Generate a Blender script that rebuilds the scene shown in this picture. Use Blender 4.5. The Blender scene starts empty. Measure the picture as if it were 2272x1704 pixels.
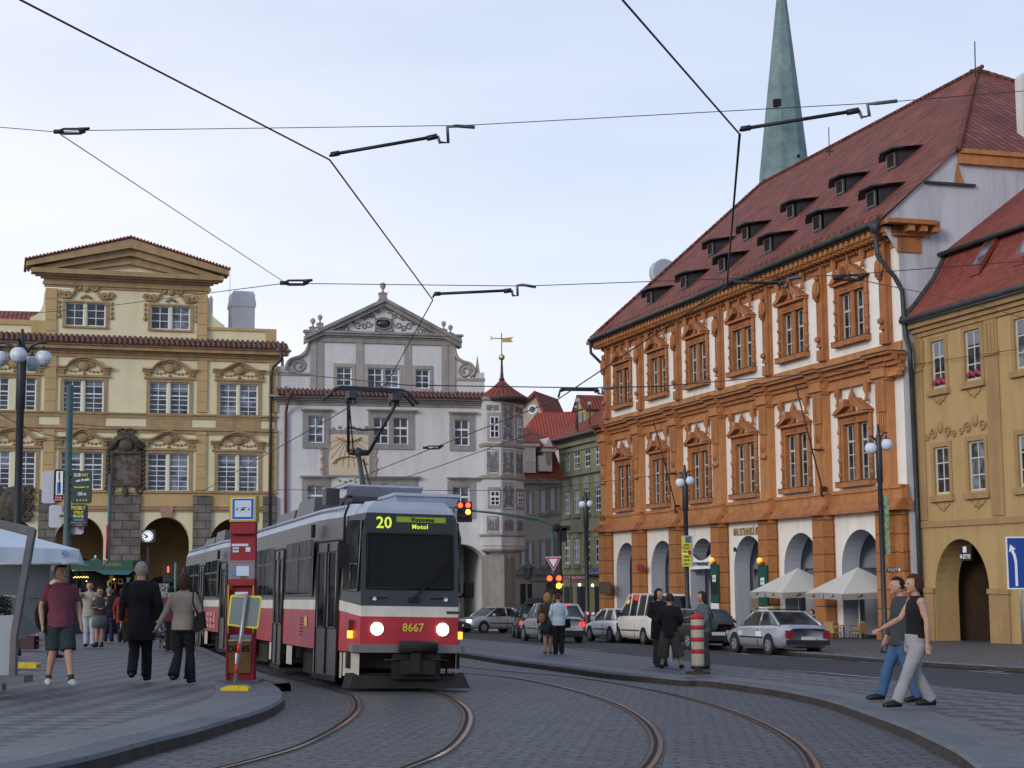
import bpy, bmesh, math, random
from mathutils import Vector, Matrix
from mathutils.geometry import tessellate_polygon
random.seed(7)
C = bpy.context.scene.collection
PI = math.pi
# ------------------------------------------------------------------ camera (measured from the photograph)
FL, CX, CY = 3600.0, 1136.0, 852.0
PITCH, ROLL = math.atan2(421, 3600), 0.008
EYE = Vector((0, 0, 1.6))
F0 = Vector((0, math.cos(PITCH), math.sin(PITCH)))
U0 = Vector((0, -math.sin(PITCH), math.cos(PITCH)))
RX = Vector((1, 0, 0)) * math.cos(ROLL) - U0 * math.sin(ROLL)
UX = U0 * math.cos(ROLL) + Vector((1, 0, 0)) * math.sin(ROLL)
def ray(x, y): return F0 + RX * ((x - CX) / FL) + UX * ((CY - y) / FL)
def at(x, y, Y):
    r = ray(x, y); return EYE + r * (Y / r.y)
def gz(x, y):                              # the square slopes gently down, away and to the right
    return 0.235 - 0.021 * min(y, 118) - 0.0233 * max(-30, min(30, x))
def gp(px, py, dz=0.0):                    # point of the sloping ground seen at a photo position
    r = ray(px, py)
    t = (0.235 + dz - EYE.z) / (r.z + 0.021 * r.y + 0.0233 * r.x)
    return EYE + r * t
def on(x, y, dz=0.0): return Vector((x, y, gz(x, y) + dz))
PAV = 0.13
def scl(Y): return Y / FL                  # metres per photo pixel at distance Y
def zf(x0, y0, s): return lambda x, y: (x0 + x * s, y0 + y * s)
S3 = 640 / 2212
Z1, Z2, Z3, Z4, Z5 = zf(0, 500, S3), zf(0, 900, S3), zf(0, 1224, S3), zf(600, 600, S3), zf(460, 1060, S3)
S2 = 480 / 2212
Z6, Z7, Z8, ZA, ZB = zf(1000, 780, S2), zf(1000, 1100, S2), zf(1280, 560, S2), zf(1280, 900, S2), zf(1280, 1220, 580 / 2212)
ZC, ZD, ZE, ZF, ZG = zf(1640, 480, S2), zf(1640, 820, S2), zf(1632, 1160, S3), zf(1632, 0, S3), zf(1952, 560, 320 / 781)
ZH = zf(1000, 1400, 0.575)
DD = zf(0, 0, 2272 / 2212)                 # whole-picture view
# ------------------------------------------------------------------ materials
def new_mat(name):
    m = bpy.data.materials.new(name); m.use_nodes = True
    nt = m.node_tree; b = nt.nodes['Principled BSDF']
    return m, nt, b
def N(nt, t, **k):
    n = nt.nodes.new(t)
    for a, v in k.items():
        if a in n.inputs: n.inputs[a].default_value = v
        else: setattr(n, a, v)
    return n
def L(nt, a, b): nt.links.new(a, b)
def mixc(nt, fac, c1, c2, mode='MIX'):
    n = nt.nodes.new('ShaderNodeMix'); n.data_type = 'RGBA'; n.blend_type = mode
    for i, v in ((0, fac), (6, c1), (7, c2)):
        if hasattr(v, 'links'): L(nt, v, n.inputs[i])
        elif v is not None: n.inputs[i].default_value = v if i == 0 else (*v, 1)[:4]
    return n.outputs[2]
def mr(nt, v, a, b, c, d):
    n = nt.nodes.new('ShaderNodeMapRange'); L(nt, v, n.inputs[0])
    for i, q in enumerate((a, b, c, d)): n.inputs[i + 1].default_value = q
    return n.outputs[0]
def mul(c, k): return tuple(max(0, min(1, x * k)) for x in c)
def mat(name, col, rough=0.8, var=0.12, sc=1.5, metal=0.0, bump=0.0, bsc=30, grime=0.0, spec=0.3, coat=0):
    m, nt, b = new_mat(name)
    b.inputs['Roughness'].default_value = rough; b.inputs['Metallic'].default_value = metal
    b.inputs['Specular IOR Level'].default_value = spec
    if coat: b.inputs['Coat Weight'].default_value = coat; b.inputs['Coat Roughness'].default_value = 0.08
    tc = N(nt, 'ShaderNodeTexCoord')
    n1 = N(nt, 'ShaderNodeTexNoise', Scale=sc, Detail=6.0, Roughness=0.65); L(nt, tc.outputs['Object'], n1.inputs['Vector'])
    f = mr(nt, n1.outputs['Fac'], 0.3, 0.7, 0, 1)
    c = mixc(nt, f, mul(col, 1 - var), mul(col, 1 + var))
    if grime:                              # rain streaks and dirt on plaster
        mp = N(nt, 'ShaderNodeMapping'); mp.inputs['Scale'].default_value = (1.3, 1.3, 0.16); L(nt, tc.outputs['Object'], mp.inputs[0])
        n2 = N(nt, 'ShaderNodeTexNoise', Scale=1.1, Detail=8.0, Roughness=0.72); L(nt, mp.outputs[0], n2.inputs['Vector'])
        f2 = mr(nt, n2.outputs['Fac'], 0.47, 0.78, 0, min(.85, grime * 1.9))
        c = mixc(nt, f2, c, mul(col, 0.4))
    L(nt, c, b.inputs['Base Color'])
    if bump:
        n3 = N(nt, 'ShaderNodeTexNoise', Scale=bsc, Detail=3.0); L(nt, tc.outputs['Object'], n3.inputs['Vector'])
        bp = N(nt, 'ShaderNodeBump', Strength=bump, Distance=0.02); L(nt, n3.outputs['Fac'], bp.inputs['Height']); L(nt, bp.outputs[0], b.inputs['Normal'])
    return m
def emis(name, col, st, base=None):
    m, nt, b = new_mat(name)
    b.inputs['Base Color'].default_value = (*(base or col), 1)
    b.inputs['Emission Color'].default_value = (*col, 1); b.inputs['Emission Strength'].default_value = st
    return m
def glass(name, col=(0.02, 0.024, 0.03), rough=0.12, var=0.5, spec=0.6, ior=1.45):
    m, nt, b = new_mat(name)
    tc = N(nt, 'ShaderNodeTexCoord'); oi = N(nt, 'ShaderNodeObjectInfo')
    n1 = N(nt, 'ShaderNodeTexNoise', Scale=1.7, Detail=2.0)
    ad = N(nt, 'ShaderNodeVectorMath', operation='ADD'); L(nt, tc.outputs['Object'], ad.inputs[0])
    cb = N(nt, 'ShaderNodeCombineXYZ'); mu = N(nt, 'ShaderNodeMath', operation='MULTIPLY'); mu.inputs[1].default_value = 37
    L(nt, oi.outputs['Random'], mu.inputs[0]); L(nt, mu.outputs[0], cb.inputs[0]); L(nt, cb.outputs[0], ad.inputs[1]); L(nt, ad.outputs[0], n1.inputs['Vector'])
    f = mr(nt, n1.outputs['Fac'], 0.4, 0.65, 0, 1)
    L(nt, mixc(nt, f, mul(col, 1 - var), mul(col, 1 + 4 * var)), b.inputs['Base Color'])
    b.inputs['Roughness'].default_value = rough; b.inputs['Specular IOR Level'].default_value = spec; b.inputs['IOR'].default_value = ior
    return m
def brickmat(name, c1, c2, cm, w, h, mort=0.02, offs=0.5, rough=0.85, bump=0.5, noise=0.25, uv=True, rot=0.0, nsc=0.6, dark=None, squash=1.0, spec=0.3):
    m, nt, b = new_mat(name)
    tc = N(nt, 'ShaderNodeTexCoord'); mp = N(nt, 'ShaderNodeMapping'); mp.inputs['Rotation'].default_value = (0, 0, rot)
    L(nt, tc.outputs['UV' if uv else 'Object'], mp.inputs[0])
    dn = N(nt, 'ShaderNodeTexNoise', Scale=0.9 / min(w, h), Detail=2.0); L(nt, mp.outputs[0], dn.inputs['Vector'])
    vs = N(nt, 'ShaderNodeVectorMath', operation='SCALE'); L(nt, dn.outputs['Color'], vs.inputs[0]); vs.inputs['Scale'].default_value = min(w, h) * 0.2
    va = N(nt, 'ShaderNodeVectorMath', operation='ADD'); L(nt, mp.outputs[0], va.inputs[0]); L(nt, vs.outputs[0], va.inputs[1])
    br = N(nt, 'ShaderNodeTexBrick'); L(nt, va.outputs[0], br.inputs['Vector'])
    br.offset = offs; br.squash = squash
    br.inputs['Color1'].default_value = (*c1, 1); br.inputs['Color2'].default_value = (*c2, 1); br.inputs['Mortar'].default_value = (*cm, 1)
    br.inputs['Scale'].default_value = 1.0; br.inputs['Brick Width'].default_value = w; br.inputs['Row Height'].default_value = h
    br.inputs['Mortar Size'].default_value = mort; br.inputs['Mortar Smooth'].default_value = 0.3
    n1 = N(nt, 'ShaderNodeTexNoise', Scale=nsc, Detail=7.0, Roughness=0.7); L(nt, tc.outputs['Object'], n1.inputs['Vector'])
    f = mr(nt, n1.outputs['Fac'], 0.32, 0.72, 1 - noise, 1 + noise)
    mm = N(nt, 'ShaderNodeVectorMath', operation='SCALE'); L(nt, br.outputs['Color'], mm.inputs[0]); L(nt, f, mm.inputs['Scale'])
    out = mm.outputs[0]
    if dark:
        n2 = N(nt, 'ShaderNodeTexNoise', Scale=3.1, Detail=8.0, Roughness=0.75); L(nt, tc.outputs['Object'], n2.inputs['Vector'])
        out = mixc(nt, mr(nt, n2.outputs['Fac'], 0.5, 0.72, 0, 0.75), out, dark)
    L(nt, out, b.inputs['Base Color'])
    b.inputs['Roughness'].default_value = rough; b.inputs['Specular IOR Level'].default_value = spec
    bp = N(nt, 'ShaderNodeBump', Strength=bump, Distance=0.03); bp.invert = True
    L(nt, br.outputs['Fac'], bp.inputs['Height']); L(nt, bp.outputs[0], b.inputs['Normal'])
    return m
def tilemat(name, c1, c2, dark, pitch=0.24, row=0.36, age=0.5):
    m, nt, b = new_mat(name)           # rounded clay tiles: ridges run up the slope, courses across
    tc = N(nt, 'ShaderNodeTexCoord'); sp = N(nt, 'ShaderNodeSeparateXYZ'); L(nt, tc.outputs['UV'], sp.inputs[0])
    def m1(op, a, k=None):
        n = N(nt, 'ShaderNodeMath', operation=op); L(nt, a, n.inputs[0])
        if k is not None:
            if hasattr(k, 'links'): L(nt, k, n.inputs[1])
            else: n.inputs[1].default_value = k
        return n.outputs[0]
    u = m1('DIVIDE', sp.outputs[0], pitch); v = m1('DIVIDE', sp.outputs[1], row)
    fu = m1('FRACT', u); fv = m1('FRACT', v)
    hump = m1('SINE', m1('MULTIPLY', fu, PI))
    h = m1('ADD', hump, m1('MULTIPLY', fv, -0.55))
    fl = N(nt, 'ShaderNodeCombineXYZ'); L(nt, m1('FLOOR', u), fl.inputs[0]); L(nt, m1('FLOOR', v), fl.inputs[1])
    wn = N(nt, 'ShaderNodeTexWhiteNoise', noise_dimensions='2D'); L(nt, fl.outputs[0], wn.inputs['Vector'])
    col = mixc(nt, wn.outputs['Value'], c1, c2)
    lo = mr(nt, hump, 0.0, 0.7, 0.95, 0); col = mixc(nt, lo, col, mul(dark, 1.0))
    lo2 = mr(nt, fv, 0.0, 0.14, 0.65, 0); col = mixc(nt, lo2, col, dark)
    n2 = N(nt, 'ShaderNodeTexNoise', Scale=0.5, Detail=9.0, Roughness=0.75); L(nt, tc.outputs['Object'], n2.inputs['Vector'])
    col = mixc(nt, mr(nt, n2.outputs['Fac'], 0.42, 0.72, 0, age), col, dark)
    L(nt, col, b.inputs['Base Color']); b.inputs['Roughness'].default_value = 0.85; b.inputs['Specular IOR Level'].default_value = 0.25
    bp = N(nt, 'ShaderNodeBump', Strength=0.8, Distance=0.05); L(nt, h, bp.inputs['Height']); L(nt, bp.outputs[0], b.inputs['Normal'])
    return m
# ------------------------------------------------------------------ mesh builder
class MB:
    def __init__(s): s.v, s.f, s.m, s.sm = [], [], [], []
    def add(s, vs, fs, m=0, smooth=False):
        o = len(s.v); s.v += [Vector(v) for v in vs]
        for f in fs: s.f.append([i + o for i in f]); s.m.append(m); s.sm.append(smooth)
        return s
    def box(s, x0, x1, y0, y1, z0, z1, m=0):
        if x0 > x1: x0, x1 = x1, x0
        if y0 > y1: y0, y1 = y1, y0
        if z0 > z1: z0, z1 = z1, z0
        return s.add([(x0, y0, z0), (x1, y0, z0), (x1, y1, z0), (x0, y1, z0), (x0, y0, z1), (x1, y0, z1), (x1, y1, z1), (x0, y1, z1)],
              [(0, 3, 2, 1), (4, 5, 6, 7), (0, 1, 5, 4), (1, 2, 6, 5), (2, 3, 7, 6), (3, 0, 4, 7)], m)
    def hexa(s, p, m=0):                  # 8 corners: bottom 4 (ccw), top 4
        return s.add(p, [(0, 3, 2, 1), (4, 5, 6, 7), (0, 1, 5, 4), (1, 2, 6, 5), (2, 3, 7, 6), (3, 0, 4, 7)], m)
    def prism(s, pts, y0, y1, m=0, caps=(True, True)):   # polygon in x,z swept along y
        n = len(pts); ar = sum(pts[i][0] * pts[(i + 1) % n][1] - pts[(i + 1) % n][0] * pts[i][1] for i in range(n))
        if ar < 0: pts = pts[::-1]
        vs = [(x, y0, z) for x, z in pts] + [(x, y1, z) for x, z in pts]
        fs = [(i, i + n, (i + 1) % n + n, (i + 1) % n)[::-1] for i in range(n)]
        s.add(vs, fs, m)
        t = tessellate_polygon([[Vector((x, z, 0)) for x, z in pts]])
        for tri in t:
            a, b_, c = tri
            p = [pts[i] for i in (a, b_, c)]
            A = (p[1][0] - p[0][0]) * (p[2][1] - p[0][1]) - (p[2][0] - p[0][0]) * (p[1][1] - p[0][1])
            if A < 0: a, c = c, a
            if caps[0]: s.add([vs[a], vs[b_], vs[c]], [(0, 1, 2)], m)
            if caps[1]: s.add([vs[c + n], vs[b_ + n], vs[a + n]], [(0, 1, 2)], m)
        return s
    def flat(s, pts, m=0):                # 3-D planar polygon
        n = len(pts)
        if n <= 4: return s.add(pts, [tuple(range(n))], m)
        t = tessellate_polygon([[Vector(p) for p in pts]])
        return s.add(pts, [tuple(x) for x in t], m)
    def plate(s, outer, holes, y, reveal=0.0, m=0, mr_=None):
        loops = [outer] + list(holes); allp = [p for l in loops for p in l]
        t = tessellate_polygon([[Vector((x, z, 0)) for x, z in l] for l in loops])
        vs = [(x, y, z) for x, z in allp]; fs = []
        for tri in t:
            a, b_, c = tri; p = [allp[i] for i in tri]
            A = (p[1][0] - p[0][0]) * (p[2][1] - p[0][1]) - (p[2][0] - p[0][0]) * (p[1][1] - p[0][1])
            fs.append((a, b_, c) if A > 0 else (c, b_, a))
        s.add(vs, fs, m)
        for h in holes:
            n = len(h); ar = sum(h[i][0] * h[(i + 1) % n][1] - h[(i + 1) % n][0] * h[i][1] for i in range(n))
            if ar < 0: h = h[::-1]
            if reveal: s.add([(x, y, z) for x, z in h] + [(x, y + reveal, z) for x, z in h], [(i, (i + 1) % n, (i + 1) % n + n, i + n) for i in range(n)], m if mr_ is None else mr_)
        return s
    def tube(s, path, r, n=6, m=0, smooth=True, caps=True, flat=1.0):
        path = [Vector(p) for p in path]; rs = r if isinstance(r, (list, tuple)) else [r] * len(path)
        rings = []; ref = None
        for i, p in enumerate(path):
            d = (path[min(i + 1, len(path) - 1)] - path[max(i - 1, 0)])
            if d.length < 1e-9: d = Vector((0, 0, 1))
            d.normalize()
            if ref is None: ref = Vector((0, 0, 1)) if abs(d.z) < 0.9 else Vector((1, 0, 0))
            a = (ref - d * ref.dot(d))
            if a.length < 1e-4: a = d.orthogonal()
            a.normalize(); ref = a; b_ = d.cross(a)
            rings.append([p + (a * math.cos(2 * PI * k / n) * flat + b_ * math.sin(2 * PI * k / n)) * rs[i] for k in range(n)])
        vs = [q for rg in rings for q in rg]; fs = []
        for i in range(len(rings) - 1):
            for k in range(n): fs.append((i * n + k, i * n + (k + 1) % n, (i + 1) * n + (k + 1) % n, (i + 1) * n + k))
        if caps: fs.append(tuple(range(n))[::-1]); fs.append(tuple((len(rings) - 1) * n + k for k in range(n)))
        return s.add(vs, fs, m, smooth)
    def lathe(s, prof, c=(0, 0, 0), n=16, m=0, smooth=True, sx=1, sy=1):   # prof: (radius, z)
        vs = []; fs = []; c = Vector(c)
        for r, z in prof:
            for k in range(n): vs.append(c + Vector((r * sx * math.cos(2 * PI * k / n), r * sy * math.sin(2 * PI * k / n), z)))
        for i in range(len(prof) - 1):
            for k in range(n): fs.append((i * n + k, i * n + (k + 1) % n, (i + 1) * n + (k + 1) % n, (i + 1) * n + k))
        fs.append(tuple(range(n))[::-1]); fs.append(tuple((len(prof) - 1) * n + k for k in range(n)))
        return s.add(vs, fs, m, smooth)
    def ball(s, c, r, m=0, n=10, sx=1, sy=1, sz=1):
        k = max(4, n // 2 + 1)
        prof = [(max(1e-4, math.sin(PI * i / k)) * r, -math.cos(PI * i / k) * r * sz) for i in range(k + 1)]
        return s.lathe(prof, c, n, m, True, sx, sy)
    def disc(s, c, r, axis='y', n=20, m=0, th=0.02, r2=None):   # cylinder of thickness th centred at c
        c = Vector(c); ax = {'x': Vector((1, 0, 0)), 'y': Vector((0, 1, 0)), 'z': Vector((0, 0, 1))}[axis] if isinstance(axis, str) else Vector(axis)
        return s.tube([c - ax * th / 2, c + ax * th / 2], [r, r2 if r2 is not None else r], n, m, False)
    def merge(s, o, M=None, m=None):
        k = len(s.v); s.v += [(M @ v) if M else v.copy() for v in o.v]
        s.f += [[i + k for i in f] for f in o.f]; s.m += [x if m is None else m for x in o.m]; s.sm += o.sm; return s
    def xf(s, M): s.v = [M @ v for v in s.v]; return s
    def mesh(s, name, mats):
        me = bpy.data.meshes.new(name); me.from_pydata([tuple(v) for v in s.v], [], s.f)
        for mt in (mats if isinstance(mats, (list, tuple)) else [mats]): me.materials.append(mt)
        me.polygons.foreach_set('material_index', s.m); me.polygons.foreach_set('use_smooth', s.sm)
        me.update(); uv = me.uv_layers.new(name='UVMap')
        up = Vector((0, 0, 1))
        for p in me.polygons:
            n = p.normal
            if abs(n.z) > 0.98: t, b_ = Vector((1, 0, 0)), Vector((0, 1, 0))
            else: t = up.cross(n).normalized(); b_ = n.cross(t)
            for li in p.loop_indices:
                q = me.vertices[me.loops[li].vertex_index].co; uv.data[li].uv = (q.dot(t), q.dot(b_))
        return me
    def build(s, name, mats, parent=None, loc=None, rz=None, label=None):
        o = bpy.data.objects.new(name, s.mesh(name, mats)); C.objects.link(o)
        if parent: o.parent = parent
        if loc is not None: o.location = loc
        if rz is not None: o.rotation_euler = (0, 0, rz)
        if label: o['label'] = label
        return o
def inst(me, name, parent=None, loc=(0, 0, 0), rz=0, sc=None):
    o = bpy.data.objects.new(name, me); C.objects.link(o); o.parent = parent; o.location = loc; o.rotation_euler = (0, 0, rz)
    if sc: o.scale = sc
    return o
def tag(o, label=None, cat=None, group=None, kind=None):
    for k, v in (('label', label), ('category', cat), ('group', group), ('kind', kind)):
        if v: o[k] = v
    return o
def empty(name, loc, rz=0, label=None, cat=None, group=None):
    o = bpy.data.objects.new(name, None); C.objects.link(o); o.location = loc; o.rotation_euler = (0, 0, rz); o.empty_display_size = 0.3
    return tag(o, label, cat, group)
def copy_tree(o, parent=None):
    c = o.copy(); C.objects.link(c); c.parent = parent
    for ch in [x for x in bpy.data.objects if x.parent == o]: copy_tree(ch, c)
    return c
_tx = {}
def text(name, s, size, m, parent, loc, rot=(PI / 2, 0, 0), ext=0.004, ax='CENTER', sx=1.0, bold=0.0, spacing=1.0, fit=None):
    cu = bpy.data.curves.new(name, 'FONT'); cu.body = s; cu.size = size; cu.extrude = ext; cu.align_x = ax; cu.align_y = 'CENTER'; cu.offset = bold; cu.space_character = spacing
    cu.resolution_u = 2
    t = bpy.data.objects.new('tmp', cu); C.objects.link(t); dg = bpy.context.evaluated_depsgraph_get()
    me = bpy.data.meshes.new_from_object(t.evaluated_get(dg)); bpy.data.objects.remove(t)
    me.materials.clear(); me.materials.append(m)
    o = bpy.data.objects.new(name, me); C.objects.link(o); o.parent = parent; o.location = loc; o.rotation_euler = rot; o.scale = (sx, 1, 1)
    if fit: xs_ = [v.co.x for v in me.vertices]; o.scale[0] = fit / (max(xs_) - min(xs_))
    return o
# ------------------------------------------------------------------ facade frames: x along the wall, y into the building, z up
class Fac:
    def __init__(s, O, ang):
        s.O = Vector(O); s.a = ang
        s.dx = Vector((math.cos(ang), math.sin(ang), 0)); s.dy = Vector((-math.sin(ang), math.cos(ang), 0))
    def uv(s, p, w=0.0):                  # photo position -> (x, z) on the plane y = -w
        r = ray(*p); t = (-w - (EYE - s.O).dot(s.dy)) / r.dot(s.dy); q = EYE + r * t - s.O
        return q.dot(s.dx), q.z
    def xy(s, p, u):                      # photo position -> (y, z) on the plane x = u
        r = ray(*p); t = (u - (EYE - s.O).dot(s.dx)) / r.dot(s.dx); q = EYE + r * t - s.O
        return q.dot(s.dy), q.z
    def rect(s, Z, x0, y0, x1, y1, w=0.0):
        a, b_, c, d = [s.uv(Z(*q), w) for q in ((x0, y0), (x1, y0), (x1, y1), (x0, y1))]
        return (a[0] + d[0]) / 2, (b_[0] + c[0]) / 2, (c[1] + d[1]) / 2, (a[1] + b_[1]) / 2   # u0,u1,z0,z1
    def z(s, Z, x, y, w=0.0): return s.uv(Z(x, y), w)[1]
    def x(s, Z, x, y, w=0.0): return s.uv(Z(x, y), w)[0]
    def root(s, name, label, cat): return empty(name, s.O, s.a, label, cat)
def arch(u0, u1, z0, zs, rise=None, n=14):
    c = (u0 + u1) / 2; r = (u1 - u0) / 2; rise = rise or r
    return [(u0, z0), (u1, z0)] + [(c + r * math.cos(PI * i / n), zs + rise * math.sin(PI * i / n)) for i in range(n + 1)]
def rc(u0, u1, z0, z1): return [(u0, z0), (u1, z0), (u1, z1), (u0, z1)]
def frame_mb(w, h, cols, rows, bar=0.035, fr=0.07, m=0, trans=None, y=0.0, d=0.05):
    b = MB()                              # sash window: outer frame, glazing bars, heavy transoms at fractions in trans
    b.box(0, fr, y, y + d, 0, h, m); b.box(w - fr, w, y, y + d, 0, h, m); b.box(fr, w - fr, y, y + d, 0, fr, m); b.box(fr, w - fr, y, y + d, h - fr, h, m)
    for i in range(1, cols): x = w * i / cols; b.box(x - bar / 2, x + bar / 2, y + 0.004, y + d - 0.003, fr, h - fr, m)
    for r in rows: b.box(fr, w - fr, y + 0.008, y + d - 0.006, r * h - bar / 2, r * h + bar / 2, m)
    for r in (trans or []): b.box(fr, w - fr, y - 0.01, y + d - 0.004, r * h - bar, r * h + bar, m)
    return b
# ------------------------------------------------------------------ world, light, camera
scn = bpy.context.scene
cam = bpy.data.objects.new('camera', bpy.data.cameras.new('camera')); C.objects.link(cam)
cam.data.sensor_width = 36; cam.data.lens = 36 * FL / 2272; cam.data.clip_end = 5000; cam.data.clip_start = 0.1
M = Matrix((( RX.x, UX.x, -F0.x), (RX.y, UX.y, -F0.y), (RX.z, UX.z, -F0.z))).to_4x4(); M.translation = EYE
cam.matrix_world = M; scn.camera = cam
SUN_EL, SUN_AZ = math.radians(16), math.radians(217)   # compass angle clockwise from +Y
w = bpy.data.worlds.new('World'); scn.world = w; w.use_nodes = True
nt = w.node_tree; bg = nt.nodes['Background']
sky = N(nt, 'ShaderNodeTexSky', sky_type='NISHITA', sun_disc=False, sun_elevation=SUN_EL, sun_rotation=SUN_AZ)
tc = N(nt, 'ShaderNodeTexCoord'); mp = N(nt, 'ShaderNodeMapping'); mp.inputs['Scale'].default_value = (1.2, 1.2, 5.0); L(nt, tc.outputs['Generated'], mp.inputs[0])
n1 = N(nt, 'ShaderNodeTexNoise', Scale=2.2, Detail=7.0, Roughness=0.5); L(nt, mp.outputs[0], n1.inputs['Vector'])
sp = N(nt, 'ShaderNodeSeparateXYZ'); L(nt, tc.outputs['Generated'], sp.inputs[0])
# thin high cloud: thickest low in the sky and to the left, opening to blue at upper right
a1 = N(nt, 'ShaderNodeMath', operation='MULTIPLY_ADD'); L(nt, sp.outputs[2], a1.inputs[0]); a1.inputs[1].default_value = -1.1; a1.inputs[2].default_value = 0.93
a2 = N(nt, 'ShaderNodeMath', operation='MULTIPLY_ADD'); L(nt, sp.outputs[0], a2.inputs[0]); a2.inputs[1].default_value = -0.75; L(nt, a1.outputs[0], a2.inputs[2])
a3 = N(nt, 'ShaderNodeMath', operation='MULTIPLY_ADD'); L(nt, n1.outputs['Fac'], a3.inputs[0]); a3.inputs[1].default_value = 0.8; 
a4 = N(nt, 'ShaderNodeMath', operation='SUBTRACT'); L(nt, a2.outputs[0], a4.inputs[0]); a4.inputs[1].default_value = 0.40
L(nt, a4.outputs[0], a3.inputs[2]); a3.use_clamp = True
hz_ = mixc(nt, 0.55, sky.outputs[0], (5.2, 6.6, 9.6))
cl = mixc(nt, a3.outputs[0], hz_, (8.75, 9.0, 10.1))
L(nt, cl, bg.inputs['Color']); bg.inputs['Strength'].default_value = 0.109
sd = bpy.data.lights.new('sun', 'SUN'); sd.energy = 1.35; sd.angle = math.radians(16); sd.color = (1.0, 0.93, 0.84)
so = bpy.data.objects.new('sun', sd); C.objects.link(so)
dv = Vector((math.sin(SUN_AZ) * math.cos(SUN_EL), math.cos(SUN_AZ) * math.cos(SUN_EL), math.sin(SUN_EL)))
so.rotation_euler = dv.to_track_quat('Z', 'Y').to_euler(); so.location = (0, -20, 30)
scn.view_settings.view_transform = 'Standard'; scn.view_settings.look = 'None'; scn.view_settings.gamma = 1.0; scn.view_settings.exposure = 0.04
# ------------------------------------------------------------------ materials used by the setting
def cobble_mat():
    m, nt, b = new_mat('cobbles')
    tc = N(nt, 'ShaderNodeTexCoord'); mp = N(nt, 'ShaderNodeMapping'); mp.inputs['Rotation'].default_value = (0, 0, 0.1); L(nt, tc.outputs['Object'], mp.inputs[0])
    dn = N(nt, 'ShaderNodeTexNoise', Scale=2.5, Detail=3.0); L(nt, mp.outputs[0], dn.inputs['Vector'])
    vs = N(nt, 'ShaderNodeVectorMath', operation='SCALE'); L(nt, dn.outputs['Color'], vs.inputs[0]); vs.inputs['Scale'].default_value = 0.07
    va = N(nt, 'ShaderNodeVectorMath', operation='ADD'); L(nt, mp.outputs[0], va.inputs[0]); L(nt, vs.outputs[0], va.inputs[1])
    br = N(nt, 'ShaderNodeTexBrick'); L(nt, va.outputs[0], br.inputs['Vector']); br.offset = 0.5
    for k, v in (('Color1', (0.046, 0.05, 0.06, 1)), ('Color2', (0.088, 0.094, 0.108, 1)), ('Mortar', (0.006, 0.006, 0.007, 1))): br.inputs[k].default_value = v
    for k, v in (('Scale', 1.0), ('Brick Width', 0.30), ('Row Height', 0.19), ('Mortar Size', 0.026), ('Mortar Smooth', 0.15), ('Bias', 0.0)): br.inputs[k].default_value = v
    n1 = N(nt, 'ShaderNodeTexNoise', Scale=0.45, Detail=8.0, Roughness=0.7); L(nt, tc.outputs['Object'], n1.inputs['Vector'])
    n2 = N(nt, 'ShaderNodeTexNoise', Scale=14.0, Detail=4.0); L(nt, tc.outputs['Object'], n2.inputs['Vector'])
    c = mixc(nt, mr(nt, n1.outputs['Fac'], 0.4, 0.7, 0, 0.45), br.outputs['Color'], (0.035, 0.036, 0.04))
    c = mixc(nt, mr(nt, n2.outputs['Fac'], 0.35, 0.75, 0, 0.3), c, (0.10, 0.10, 0.108))
    L(nt, c, b.inputs['Base Color'])
    L(nt, mr(nt, n2.outputs['Fac'], 0.3, 0.7, 0.42, 0.68), b.inputs['Roughness']); b.inputs['Specular IOR Level'].default_value = 0.45
    hh = N(nt, 'ShaderNodeMath', operation='MULTIPLY_ADD'); L(nt, br.outputs['Fac'], hh.inputs[0]); hh.inputs[1].default_value = -1.0; L(nt, n2.outputs['Fac'], hh.inputs[2])
    bp = N(nt, 'ShaderNodeBump', Strength=0.9, Distance=0.04); L(nt, hh.outputs[0], bp.inputs['Height']); L(nt, bp.outputs[0], b.inputs['Normal'])
    return m
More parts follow.
